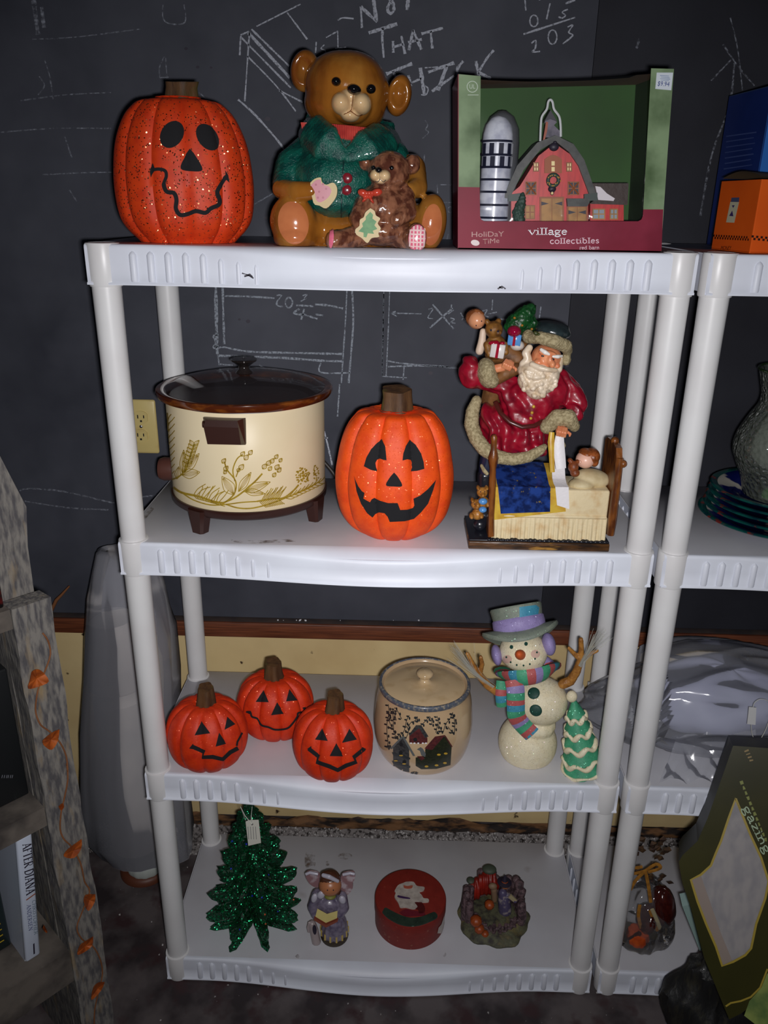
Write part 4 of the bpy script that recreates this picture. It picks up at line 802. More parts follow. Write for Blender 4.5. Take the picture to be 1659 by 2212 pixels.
def leg(px, py, ang, h):
    mb = MB(); b = V((X0+(R-.002)*cos(ang), Yk+(R-.002)*sin(ang), D1+.0008)); t = V((b.x, b.y, zbt-.004)); a = V((-sin(ang), cos(ang), 0)); n = V((cos(ang), sin(ang), 0))
    vs = []
    for p, w_, d_ in ((b, .0125, .012), (t, .0195, .016)):
        vs += [p+a*w_+n*d_*.2, p+a*w_*.7+n*d_*.55, p-a*w_*.7+n*d_*.55, p-a*w_+n*d_*.2, p-a*w_-n*d_*.9, p+a*w_-n*d_*.9]
    mb.add(vs, [tuple(reversed(range(6))), tuple(range(6, 12))]+[(i, (i+1) % 6, 6+(i+1) % 6, 6+i) for i in range(6)]); ob('leg', mb, brn, sk, False)
for px, py in ((418, 1156), (686, 1124)):
    p = oZ(px, py, D1); leg(px, py, atan2(p.y-Yk, p.x-X0), 0)
leg(0, 0, radians(95), 0)
# front handle
h, nn, _, _ = bv.ray_cast(CP, ray(*k(785, 600)))
t_ = V((0, 0, 1)).cross(nn).normalized(); kk = mpp(*k(785, 600), Yk-R)/3.318
def hp(u, v, d): return h+t_*u*kk+V((0, 0, v*kk/.93))+nn*d
mb = MB(); fr = [(-148, 92), (148, 92), (148, -88), (-126, -88)]; bk = [(-150, 90), (150, 90), (146, -86), (-128, -86)]
mb.add([hp(*p, -.004) for p in bk]+[hp(*p, .004) for p in [(-150, 92), (138, 92), (146, -88), (-126, -88)]]+[hp(*p, .020) for p in [(-130, 48), (118, 46), (130, -70), (-110, -72)]]+[hp(*p, .016) for p in [(-120, 88), (108, 88), (130, -78), (-112, -80)]],
       [(0, 1, 5, 4), (1, 2, 6, 5), (2, 3, 7, 6), (3, 0, 4, 7), (4, 5, 13, 12), (5, 6, 10, 9, 13), (6, 7, 11, 10), (7, 4, 12, 8, 11), (12, 13, 9, 8), (8, 9, 10, 11), (3, 2, 1, 0)])
ob('handle', mb, brn, sk, False)
mb = MB(); mb.tube([hp(-150, 48, .006), hp(-138, 48, .006)], .006, 12); ob('handle_pin', mb, brn, sk)
q = oY(*k(335, 870), Yk-.01); mb = MB(); mb.tube([q+V((.03, 0, 0)), q+V((.004, -.001, 0)), q+V((-.004, -.001, 0))], [.021, .022, .019], 20); ob('dial', mb, mat('dial_brown', hexc(86, 52, 44), .4), sk)
# cord leaving at the right behind the pumpkin
mb = MB(); mb.tube(curve([(X0+R*.96, Yk+.03, D1+.09), (X0+R+.02, Yk+.02, D1+.06), (X0+R+.035, Yk+.0, D1+.02), (X0+R+.045, Yk+.03, D1+.005), (X0+R+.05, Yk+.12, D1+.004)], 6), .0035, 8); ob('cord', mb, mat('cord', hexc(40, 34, 30), .5), sk)
# printed sprays of flowers
GOLD = mat('gold_print', hexc(168, 140, 44), .3, hexc(150, 120, 34), 90)
sh = []
def g(pts, w=9): sh.append(stroke([k(*p) for p in (curve(pts, 4) if len(pts) > 2 else pts)], w/3.318))
def leaf(a, b, w, veins=4, ww=5):
    ax, ay = a; bx, by = b; dx, dy = bx-ax, by-ay; l = hypot(dx, dy); nx, ny = -dy/l*w, dx/l*w
    for s in (1, -1): g([a, (ax+dx*.35+nx*s, ay+dy*.35+ny*s), (ax+dx*.7+nx*s*.7, ay+dy*.7+ny*s*.7), b], ww)
    for i in range(veins):
        f = -.6+1.2*(i+.5)/veins; g([a, (ax+dx*.45+nx*f, ay+dy*.45+ny*f), (ax+dx*.9+nx*f*.3, ay+dy*.9+ny*f*.3)], ww*.55)
g([(395, 985), (470, 1040), (600, 1070), (700, 1105), (780, 1118)], 16); g([(480, 1045), (560, 1095), (680, 1130), (800, 1125), (900, 1112), (1010, 1105)], 9)
g([(790, 1125), (870, 1150), (960, 1155), (1060, 1135), (1180, 1095)], 10); g([(770, 1115), (850, 1080), (920, 1030), (1000, 960), (1050, 905)], 12); g([(1010, 1105), (1120, 1085), (1200, 1080), (1270, 1030), (1310, 985)], 12); g([(1180, 1095), (1290, 1050), (1380, 1010), (1460, 960)], 9)
g([(780, 1115), (850, 1050), (860, 960), (800, 880), (780, 820)], 10); g([(855, 960), (840, 880), (870, 800), (910, 770)], 9); g([(862, 930), (885, 870)], 8)
for i in range(11):
    t = i/10; x, y = 560+t*180, 1060+t*50; g([(x, y), (x+30+12*sin(i*2), y-45), (x+66+20*cos(i*3), y-80+12*sin(i))], 6); g([(x, y), (x+20, y+22), (x+44, y+30)], 6)
for i in range(12):
    t = i/11; x, y = 1040+t*130, 1108-t*25; g([(x, y), (x+22, y-40), (x+52, y-84+14*sin(i*2))], 6); g([(x-8, y), (x+18, y+26), (x+40, y+40)], 6)
for i in range(9):
    t = i/8; x, y = 1220+t*230, 1082-t*110; g([(x, y), (x+26, y-18), (x+50, y-46)], 6); g([(x, y), (x+34, y+6), (x+60, y-4)], 6)
leaf((850, 1060), (762, 925), 40, 6); leaf((880, 1035), (970, 895), 26, 5); leaf((915, 1035), (1108, 965), 32, 6); leaf((920, 1030), (1070, 1050), 24, 4)
leaf((475, 915), (605, 895), 34, 5); leaf((480, 900), (490, 735), 22, 4); leaf((490, 900), (600, 760), 30, 5); leaf((440, 945), (455, 855), 20, 3)
g([(395, 950), (450, 930), (500, 880), (530, 800), (565, 690)], 11)
for i in range(7):
    t = i/6; x, y = 510+t*50, 860-t*150
    leaf((x, y), (x-28, y-46), 14, 2, 5); leaf((x, y), (x+40, y-44), 14, 2, 5)
for cx, cy, r in ((790, 870, 22), (775, 815, 20), (785, 895, 16), (910, 765, 20), (935, 790, 22), (965, 755, 20), (900, 860, 24), (880, 880, 16), (1065, 855, 22), (1095, 830, 22), (1120, 815, 20), (1150, 785, 18), (1155, 860, 22), (1170, 880, 20), (1135, 915, 18), (1180, 810, 16), (1105, 870, 18)):
    leaf((cx-r*.6, cy+r*.8), (cx+r*.7, cy-r*.9), r*.7, 2, 6)
for i in range(70):
    a_, r_ = random.random()*6.28, 62*sqrt(random.random()); x, y = 1335+r_*cos(a_)*.8, 925+r_*sin(a_); g([(x, y), (x+9, y-9)], 9)
for i in range(30):
    a_, r_ = random.random()*6.28, 40*sqrt(random.random()); x, y = 1430+r_*cos(a_)*.6, 905+r_*sin(a_)*1.4; g([(x, y), (x+7, y-9)], 8)
for i in range(9):
    y = 480+i*48; g([(372, y+60), (385, y+20), (400, y)], 7); g([(374, y+70), (400, y+50), (425, y+20)], 6)
g([(372, 470), (380, 640), (385, 800), (392, 860)], 10)
decal('flower_print', sh, GOLD, sk, bv, .0006, 6)['kind'] = 'stuff'
decal('lid_glare', [], GOLD, sk, bv) if 0 else None
# ================================================================ figurine: old man with sack tucking a child into bed
k = K(960, 640, 3.815); S = 1/3.815; D1 = DECK[1]
a = oZ(*k(195, 2075), D1+.0003); b = oZ(*k(1362, 2118), D1+.0003); FX0, FX1, FY = a.x, b.x, -.012
st = thing('santa_figurine', 'resin figurine of a white-bearded man in red coat tucking in a child', 'figurine', ((FX0+FX1)/2, .045, D1))
RC = mat('coat_red', hexc(150, 12, 38), .38, hexc(110, 8, 30), 50, .4, .7, .2, 170, coat=.15); FURW = mat('fur_trim', hexc(176, 162, 126), .8, hexc(140, 126, 92), 220, .4, .6, .9, 420)
SKIN = mat('figurine_skin', hexc(226, 150, 106), .35, hexc(210, 122, 84), 80); BEARD = mat('beard', hexc(226, 208, 184), .35, hexc(196, 172, 140), 90, .45, .7); WOOD = mat('bed_wood', hexc(128, 74, 28), .35, hexc(84, 42, 16), 90, .4, .6, .5, 200, stretch=(1, 1, .3), coat=.3)
LIN = mat('bed_linen', hexc(222, 204, 164), .5, hexc(202, 168, 118), 40, .5, .75, .3, 160); SHEET = mat('white_sheet', hexc(228, 224, 226), .5, None, bump=.3, bs=200)
QUILT = mat('blue_quilt', hexc(34, 62, 132), .25, hexc(16, 32, 78), 70, .42, .6, coat=.5, col3=hexc(120, 104, 62), ns3=110, lo3=.66, hi3=.7); YEL = mat('yellow_trim', hexc(206, 172, 62), .4, hexc(186, 140, 44), 60)
BRN = mat('sack_brown', hexc(120, 78, 38), .6, hexc(84, 52, 24), 50, bump=.4, bs=140); BLK = mat('figurine_black', hexc(26, 28, 36), .3, coat=.3); BASEM = mat('base_wood', hexc(88, 56, 26), .4, hexc(40, 26, 16), 70, .4, .6, .4, 120, stretch=(.3, 1, 2), col3=hexc(160, 116, 50), ns3=60, lo3=.6, hi3=.7)
zb1 = D1+.0175
mb = MB(); mb.rbox((FX0, FY, D1+.0003), (FX1, .100, zb1-.003), .002); ob('base', mb, BASEM, st)
mb = MB(); mb.rbox((FX0+.0008, FY+.0015, zb1-.003), (FX1-.0008, .0995, zb1), .0012)
for i in range(26): mb.ball((FX0+.035+i*.0078, FY+.003, zb1), (.005, .003, .0022), None, 8, 6)
ob('base_top', mb, BLK, st)
BX0, BX1 = oY(*k(392, 1900), -.004).x, oY(*k(1335, 1900), -.004).x; zs = oY(*k(850, 1822), -.006).z; zt = oY(*k(1180, 1600), -.003).z
mb = MB(); NP = 24
def _sk(u, v):
    x = BX0+(BX1-BX0)*u; f = .0012*sin(u*NP*2*pi)+.0009*sin(u*61+2); z = zs+(zb1+.0015-zs)*v+.0012*sin(u*40)*(v > .9); return V((x, -.003-.0035*v+f*(.25+v), z))
mb.grid(_sk, 200, 6); ob('bed_skirt', mb, LIN, st)
mb = MB(); mb.rbox((BX0, -.003, zb1), (BX1, .075, zt), .004, 3); mb.rbox((BX0+.0005, -.0055, zs-.003), (BX1-.0005, .02, zs+.004), .003); ob('mattress', mb, LIN, st)
mb = MB(); mb.pb(k(1215, 1500), .034, 150*S, 78*S, .024, 6, 24, 14); mb.pb(k(1130, 1550), .02, 110*S, 50*S, .018, 0); blob('pillow', mb, mat('pillow', hexc(206, 190, 150), .6, hexc(184, 164, 122), 40, bump=.3), st, .0018, 3)
# headboard and footboard
hx0 = oY(*k(1340, 1900), -.004).x; pr = [(-.008, 1965), (-.008, 1330), (.0, 1250), (.03, 1190), (.06, 1160), (.072, 1180), (.074, 1960)]
P = []
for Y, py in pr: P.append(V((hx0, Y, max(oY(*k(1390, py), Y).z, zb1-.002))))
mb = MB(); mb.prism(P, (.010, 0, 0)); hb = ob('headboard', mb, WOOD, st, False)
mb = MB(); mb.tube([(hx0+.006, -.009, P[0].z), (hx0+.006, -.009, zb1+.04), (hx0+.006, -.009, P[1].z-.02), (hx0+.006, -.009, P[1].z)], [.006, .0075, .006, .0055], 10); mb.ball((hx0+.012, -.009, oY(*k(1420, 1380), -.009).z), .0065); mb.ball((hx0+.005, .03, oY(*k(1380, 1190), .03).z), .007); ob('bed_post', mb, WOOD, st)
mb = MB(); mb.ptube([(k(385, 1975), -.006, 26*S), (k(388, 1800), -.006, 24*S), (k(395, 1560), -.006, 30*S), (k(400, 1420), -.006, 26*S), (k(402, 1370), -.006, 38*S), (k(404, 1330), -.006, 44*S), (k(406, 1285), -.006, 32*S), (k(407, 1260), -.006, 24*S), (k(409, 1190), -.006, 26*S), (k(410, 1160), -.006, 28*S), (k(410, 1140), -.006, 14*S)], 14); ob('bed_post', mb, WOOD, st)
mb = MB(); fx = oY(*k(395, 1700), 0).x; mb.rbox((fx-.004, -.002, zb1), (fx+.003, .074, zt+.03), .002); ob('footboard', mb, WOOD, st)
# quilt, its trim and the folded sheet
def drape(name, m, xl, xr, yb, ys, e, hi=.022):
    mb = MB()
    def f(u, v):
        rows = ((.072, 0, hi), (.045, 0, hi*.8), (.018, 0, .009), (0, 0, .003)); 
        if v < .5:
            t = v/.5*3; i = min(int(t), 2); t -= i; Y = rows[i][0]*(1-t)+rows[i+1][0]*t; z = zt+rows[i][2]*(1-t)+rows[i+1][2]*t+e
            x = oY(*k(xl[0]+(xr[0]-xl[0])*u, 1560), -.004).x
        else:
            t = (v-.5)/.5; Y = -.0055-e-.001*sin((xl[0]+(xr[0]-xl[0])*u)*.02)*t; zb_ = oY(*k(600, yb[0]+(yb[1]-yb[0])*u), Y).z; z = zt+.003+e+(zb_-zt-.003-e)*t
            x = oY(*k((xl[0]*(1-t)+xl[1]*t)*(1-u)+(xr[0]*(1-t)+xr[1]*t)*u, 1600), -.004).x
        return V((x, Y, z))
    mb.grid(f, 36, 24); return ob(name, mb, m, st)
drape('quilt_trim', YEL, (415, 405), (985, 1015), (1850, 1765), 0, .0006); q_ = drape('quilt', QUILT, (436, 475), (868, 885), (1795, 1770), 0, .0024)
drape('bed_sheet', SHEET, (905, 935), (1015, 1038), (1715, 1745), 0, .0042, .05)
mb = MB(); mb.ptube([(k(885, 1120), .012, 22*S), (k(880, 1200), .008, 28*S), (k(884, 1330), .004, 22*S), (k(890, 1450), .000, 20*S)], 8, .5); ob('quilt_corner', mb, YEL, st)
mb = MB(); mb.ptube([(k(950, 1140), .01, 34*S), (k(945, 1220), .008, 44*S), (k(950, 1320), .004, 48*S), (k(960, 1420), .0, 44*S)], 10, .4); ob('sheet_fold', mb, SHEET, st)
for i, (x, y) in enumerate([(590, 1600), (610, 1575), (575, 1580), (600, 1625), (625, 1605)]): pass
# sleeping child with a toy bear
mb = MB(); mb.pb(k(1160, 1345), .03, 78*S, 72*S, .018, 0); mb.pb(k(1120, 1365), .014, 12*S, 11*S, .003); ob('child_face', mb, mat('child_skin', hexc(236, 186, 164), .35), st)
mb = MB(); mb.pb(k(1215, 1315), .034, 66*S, 66*S, .02); mb.pb(k(1165, 1290), .034, 58*S, 36*S, .018); mb.pb(k(1235, 1360), .03, 36*S, 46*S, .012); blob('child_hair', mb, mat('child_hair', hexc(156, 84, 40), .4, hexc(110, 56, 24), 160), st, .0013, 2)
mb = MB(); mb.pb(k(1062, 1405), .014, 44*S, 52*S, .011); mb.pb(k(1035, 1352), .016, 22*S, 20*S, .006); mb.pb(k(1075, 1455), .012, 40*S, 34*S, .01); mb.pb(k(1096, 1362), .016, 18*S, 18*S, .005); blob('toy_bear', mb, mat('toy_brown', hexc(140, 72, 34), .5, hexc(110, 54, 26), 160), st, .0013, 2)
# coat
Ys = .062; mb = MB()
for x, y, rx, ry, rd in ((720, 860, 270, 200, .042), (700, 960, 235, 150, .040), (850, 780, 210, 160, .040), (560, 800, 120, 120, .034)): mb.pb(k(x, y), Ys, rx*S, ry*S, rd, 0, 20, 12)
mb.limb([(k(560, 750), Ys, 95*S), (k(400, 690), Ys-.005, 95*S), (k(255, 640), Ys-.015, 100*S)]); mb.pb(k(215, 630), Ys-.012, 92*S, 140*S, .024, -8); mb.pb(k(225, 560), Ys-.01, 62*S, 80*S, .02)
mb.limb([(k(930, 700), Ys, 105*S), (k(1040, 810), Ys-.008, 110*S), (k(1090, 910), Ys-.020, 88*S), (k(1060, 985), Ys-.034, 74*S)])
arms = blob('coat', mb, RC, st, .0021, 3, disp=lambda p: .0020*sin(p.x*170+p.z*150+6*noise.noise(p*30))+.0008*noise.noise(p*150))
mb = MB()
for x, y, rx, ry, rd in ((640, 1080, 205, 70, .04), (590, 1150, 280, 120, .046), (470, 1080, 180, 130, .042), (390, 1010, 130, 130, .036), (660, 1220, 215, 95, .046), (760, 1130, 95, 110, .04), (520, 1200, 190, 100, .044)): mb.pb(k(x, y), Ys, rx*S, ry*S, rd, 0, 20, 12)
blob('coat_skirt', mb, RC, st, .0021, 3, disp=lambda p: .0042*sin((p.x*1.0+(p.z-D1)*.3)*230+4*noise.noise(p*26))-.001)
mb = MB(); mb.ptube([(k(*p), Y, 19*S) for p, Y in (((420, 870), .045), ((460, 960), .030), ((540, 1035), .020), ((640, 1078), .016), ((740, 1068), .018), ((810, 1030), .024), ((850, 960), .04))], 8, .5); ob('belt', mb, mat('belt_brown', hexc(74, 26, 22), .3), st)
for x, y in ((735, 910), (712, 1005), (722, 960)):
    h, nn, _, _ = bvh(arms).ray_cast(CP, ray(*k(x, y)))
    if h: mb = MB(); mb.ball(h, .0028, None, 8, 6); ob('button', mb, YEL, st)
# fur
fz = lambda p: .0008*noise.noise(p*420)
mb = MB(); mb.limb([(k(265, 860), Ys-.005, 44*S), (k(232, 950), Ys-.008, 58*S), (k(222, 1060), Ys-.012, 62*S), (k(262, 1170), Ys-.022, 62*S), (k(330, 1260), Ys-.036, 62*S), (k(440, 1325), Ys-.047, 58*S), (k(560, 1345), Ys-.050, 52*S), (k(690, 1325), Ys-.050, 48*S), (k(790, 1270), Ys-.046, 40*S), (k(825, 1240), Ys-.042, 26*S)]); blob('hem_fur', mb, FURW, st, .0018, 2, disp=fz)
mb = MB(); mb.pb(k(352, 632), Ys-.026, 84*S, 128*S, .027, -12, 20, 12); mb.pb(k(400, 690), Ys-.028, 50*S, 66*S, .022); blob('cuff_fur', mb, FURW, st, .0018, 2, disp=fz)
mb = MB(); mb.limb([(k(845, 1075), Ys-.040, 62*S), (k(930, 1000), Ys-.046, 72*S), (k(1020, 1000), Ys-.048, 72*S), (k(1070, 1070), Ys-.042, 48*S)]); mb.pb(k(960, 1230), .014, 40*S, 40*S, .008); blob('cuff_fur', mb, FURW, st, .0018, 2, disp=fz)
# hands: palm, four bent fingers and a thumb each
def fist(cx, cy, Y, dx, dy, s=1):
    mb = MB(); mb.pb(k(cx, cy), Y, 46*S*s, 40*S*s, .009)
    for i in range(4):
        u = (i-1.5)*19*s; px, py = cx+dx*u, cy+dy*u; nx, ny = -dy, dx
        mb.limb([(k(px-nx*24*s, py-ny*24*s), Y-.004, 12*S*s), (k(px+nx*8*s, py+ny*8*s), Y-.012, 12.5*S*s), (k(px+nx*34*s, py+ny*34*s), Y-.009, 10.5*S*s), (k(px+nx*30*s, py+ny*30*s), Y-.004, 9*S*s)])
    mb.limb([(k(cx+dx*44*s-14, cy+dy*44*s-10), Y-.004, 13*S*s), (k(cx+dx*62*s+dy*10, cy+dy*62*s+8), Y-.010, 10*S*s), (k(cx+dx*54*s+26*dy, cy+dy*54*s+26), Y-.010, 8*S*s)]); return mb
mb = fist(525, 562, Ys-.040, .86, .42, 1.12); mb.limb([(k(430, 595), Ys-.034, 36*S), (k(480, 585), Ys-.036, 36*S)]); blob('hand', mb, SKIN, st, .0010, 1)
mb = fist(968, 1112, .008, .95, .2, 1.15); blob('hand', mb, SKIN, st, .0010, 1)
# head
Yh = Ys-.022; mb = MB(); mb.pb(k(838, 510), Yh, 126*S, 118*S, .030, 8, 24, 16); mb.pb(k(888, 560), Yh-.031, 28*S, 34*S, .008); mb.pb(k(780, 545), Yh-.022, 42*S, 34*S, .008); mb.pb(k(930, 575), Yh-.020, 26*S, 26*S, .006); mb.pb(k(866, 520), Yh-.028, 20*S, 44*S, .006, 12); mb.pb(k(850, 470), Yh-.024, 80*S, 26*S, .006, 10)
hd = blob('face', mb, SKIN, st, .0014, 2)
for x, y in ((812, 492), (893, 520)):
    h, nn, _, _ = bvh(hd).ray_cast(CP, ray(*k(x, y))); mb = MB(); mb.ball(h, (.0030, .0014, .0016), None, 10, 8); ob('eye', mb, BLK, st)
mb = MB(); mb.limb([(k(798, 440), Yh-.026, 15*S), (k(830, 462), Yh-.031, 20*S), (k(862, 478), Yh-.031, 12*S)]); mb.limb([(k(895, 496), Yh-.031, 11*S), (k(935, 498), Yh-.028, 17*S), (k(968, 492), Yh-.022, 11*S)]); blob('eyebrow', mb, mat('brow_white', hexc(240, 236, 230), .4), st, .0011, 1)
mb = MB(); rr = random.Random(11)
for x, y, rx, ry, rd in ((770, 690, 168, 130, .024), (740, 610, 140, 80, .024), (860, 650, 90, 90, .022), (760, 780, 90, 70, .018)): mb.pb(k(x, y), Yh-.016, rx*S, ry*S, rd, 0, 20, 12)
mb.limb([(k(700, 425), Yh-.012, 30*S), (k(672, 470), Yh-.014, 36*S), (k(690, 520), Yh-.016, 34*S), (k(655, 560), Yh-.016, 40*S), (k(680, 610), Yh-.020, 44*S)]); mb.limb([(k(955, 520), Yh-.01, 26*S), (k(940, 600), Yh-.018, 34*S)]); mb.limb([(k(720, 560), Yh-.034, 22*S), (k(790, 590), Yh-.040, 24*S), (k(850, 605), Yh-.042, 22*S), (k(920, 610), Yh-.036, 18*S)])
for i in range(46):
    t = rr.random()*6.28; r_ = sqrt(rr.random()); x, y = 768+150*r_*cos(t), 700+125*r_*sin(t); mb.pb(k(x, y), Yh-.032-.008*(1-r_), 26*S, 22*S, .006, rr.random()*90, 8, 6)
blob('beard', mb, BEARD, st, .0013, 1)
mb = MB(); mb.limb([(k(700, 345), Yh-.006, 46*S), (k(790, 340), Yh-.026, 52*S), (k(900, 370), Yh-.032, 58*S), (k(1000, 410), Yh-.020, 54*S), (k(1015, 450), Yh-.006, 42*S)]); mb.pb(k(1000, 520), Yh-.006, 42*S, 52*S, .011); mb.pb(k(690, 330), Yh-.002, 50*S, 58*S, .012); blob('hat_fur', mb, FURW, st, .0017, 2, disp=fz)
mb = MB(); mb.pb(k(895, 285), Yh, 150*S, 70*S, .030, 10); mb.pb(k(900, 240), Yh+.004, 135*S, 34*S, .024, 8); blob('hat', mb, mat('hat_green_black', hexc(26, 36, 40), .3, hexc(40, 52, 54), 60, coat=.3), st, .0018, 3)
mb = MB()
for x, y, r_ in ((755, 305, 26), (780, 318, 20)): mb.pb(k(x, y), Yh-.03, r_*S, r_*.7*S, .004, 30)
ob('holly', mb, mat('holly', hexc(60, 66, 30), .4), st)
# sack and what looks out of it
mb = MB(); mb.limb([(k(590, 600), Ys-.028, 50*S), (k(500, 640), Ys-.032, 56*S), (k(440, 690), Ys-.030, 40*S)]); mb.limb([(k(600, 520), Ys-.01, 70*S), (k(520, 470), Ys, 90*S), (k(420, 470), Ys+.004, 90*S)]); mb.limb([(k(420, 760), Ys+.03, 100*S), (k(380, 850), Ys+.032, 80*S)]); mb.limb([(k(590, 480), Ys+.01, 80*S), (k(640, 420), Ys+.012, 60*S)]); blob('sack', mb, BRN, st, .002, 3)
Yt = Ys-.004
mb = MB(); mb.pb(k(265, 195), Yt, 74*S, 76*S, .019, 0, 20, 14); dh = ob('doll_head', mb, mat('doll_face', hexc(216, 150, 110), .3, coat=.3), st)
mb = MB(); mb.pb(k(248, 178), Yt+.006, 76*S, 74*S, .019, 0); mb.pb(k(285, 132), Yt+.002, 50*S, 24*S, .012, 25); ob('doll_hair', mb, mat('doll_hair', hexc(120, 66, 34), .4, hexc(160, 96, 54), 120), st)
decal('doll_eye', [ell(k(262, 240), 1.3, 1.6), ell(k(305, 205), 1.3, 1.6)], INK, st, bvh(dh), .0005, 3)
mb = MB(); mb.limb([(k(318, 290), Yt, 28*S), (k(310, 370), Yt-.002, 34*S), (k(290, 450), Yt-.002, 36*S)]); blob('doll_dress', mb, mat('doll_dress', hexc(214, 190, 168), .5), st, .0015, 2)
mb = MB()
for x, y, rx, ry, rd, dy in ((408, 275, 74, 74, .018, -.008), (350, 208, 24, 24, .007, -.004), (446, 206, 26, 26, .007, -.004), (440, 300, 34, 26, .008, -.022), (420, 420, 95, 105, .02, -.004)): mb.pb(k(x, y), Yt+dy, rx*S, ry*S, rd)
mb.limb([(k(350, 400), Yt-.014, 32*S), (k(370, 470), Yt-.02, 30*S)]); mb.limb([(k(495, 400), Yt-.014, 30*S), (k(505, 460), Yt-.02, 28*S)])
tb = blob('sack_bear', mb, mat('sack_bear', hexc(136, 92, 38), .5, hexc(96, 60, 24), 110, bump=.4), st, .0014, 2); decal('toy_eye', [ell(k(385, 280), 2, 2.4), ell(k(442, 290), 2.6, 2.2), ], INK, st, bvh(tb), .0005, 3)
def gift(x, y, w_, h_, Y, m, rm, ro=0, nm='gift_box'):
    c = oY(*k(x, y), Y); u = mpp(*k(x, y), Y)*S; M = Matrix.Translation(c) @ Matrix.Rotation(radians(ro), 4, 'Y') @ Matrix.Rotation(radians(-12), 4, 'Z'); mb = MB(); W_, H_ = w_*u, h_*u
    mb.rbox((-W_, -W_*.6, -H_), (W_, W_*.6, H_), .001, 1, M); g_ = ob(nm, mb, m, st); mb = MB(); mb.box((-W_*.2, -W_*.62, -H_*1.02), (W_*.2, W_*.62, H_*1.02), M)
    for sx in (-1, 1): mb.ball(M @ V((sx*W_*.45, 0, H_*1.18)), (W_*.42, .004, H_*.25), None, 10, 8)
    ob('ribbon', mb, rm, st)
GR = mat('gift_red', hexc(150, 14, 40), .15, coat=.6)
gift(440, 448, 58, 56, Yt-.03, mat('gift_white', hexc(214, 208, 204), .3), GR, 6); gift(578, 358, 54, 46, Yt-.012, mat('gift_blue', hexc(88, 146, 206), .2, coat=.5), GR, 4)
mb = MB(); mb.pb(k(408, 386), Yt-.028, 48*S, 22*S, .007); ob('bow', mb, GR, st)
mb = MB(); mb.pb(k(575, 288), Yt-.014, 58*S, 50*S, .014, 0, 20, 14); ob('ornament', mb, mat('ornament_magenta', hexc(140, 10, 50), .08, coat=1), st)
mb = MB(); mb.pb(k(600, 405), Yt-.008, 60*S, 44*S, .012); blob('sack_fur', mb, mat('toy_white', hexc(206, 198, 190), .6), st, .0015, 1)
TG = mat('toy_tree', hexc(22, 76, 34), .35, hexc(12, 48, 22), 90, bump=.6, bs=180)
mb = MB(); mb.limb([(k(590, 230), Yt+.008, 90*S), (k(650, 180), Yt+.010, 86*S), (k(690, 130), Yt+.012, 64*S), (k(715, 95), Yt+.012, 42*S)]); mb.limb([(k(540, 250), Yt+.008, 50*S), (k(620, 260), Yt+.008, 60*S), (k(720, 230), Yt+.01, 54*S)]); blob('toy_tree', mb, TG, st, .0016, 1, disp=lambda p: .0022*noise.noise(p*230))
mb = MB()
for x, y in ((578, 178), (720, 270), (640, 240)): mb.pb(k(x, y), Yt-.010, 12*S, 11*S, .003)
ob('bauble', mb, mat('bauble', hexc(160, 110, 40), .2), st)
# trousers, boot and the two toy bears behind the foot of the bed
mb = MB(); mb.limb([(k(380, 1290), Ys-.01, 80*S), (k(350, 1400), Ys-.012, 70*S), (k(340, 1480), Ys-.012, 62*S)]); blob('trousers', mb, mat('trousers', hexc(24, 30, 54), .4, coat=.3), st, .002, 2)
mb = MB(); mb.limb([(k(335, 1480), Ys-.012, 68*S), (k(335, 1600), Ys-.012, 66*S), (k(330, 1800), Ys-.012, 70*S)]); mb.limb([(k(330, 1820), Ys-.012, 60*S), (k(290, 1880), Ys-.03, 56*S)]); blob('boot', mb, BLK, st, .002, 2)
mb = MB(); mb.limb([(k(305, 1395), Ys-.028, 14*S), (k(330, 1440), Ys-.034, 18*S), (k(350, 1460), Ys-.034, 18*S)]); blob('boot_fur', mb, FURW, st, .0012, 1)
TB = mat('mini_bear', hexc(176, 122, 56), .4, hexc(140, 90, 36), 150)
for x, y, ss in ((312, 1615, 1), (262, 1715, .95)):
    mb = MB()
    for dx, dy, rx, ry, dd in ((0, 0, 46, 44, 0), (-34, -38, 16, 16, 0), (36, -38, 16, 16, 0), (4, 16, 20, 16, -.010), (10, 84, 50, 52, .002), (-40, 100, 22, 24, -.006), (44, 96, 22, 24, -.006)): mb.pb(k(x+dx*ss, y+dy*ss), .020+dd, rx*S*ss, ry*S*ss, .011)
    t_ = blob('mini_bear', mb, TB, st, .0011, 1); decal('toy_eye', [ell(k(x-12, y-2), 1.2, 1.3), ell(k(x+18, y-2), 1.2, 1.3)], INK, t_, bvh(t_), .0005, 3)
mb = MB(); mb.pb(k(318, 1690), .006, 38*S, 28*S, .007); mb.pb(k(316, 1758), .004, 34*S, 26*S, .007); ob('toy_shirt', mb, MATS['gift_blue'], st)
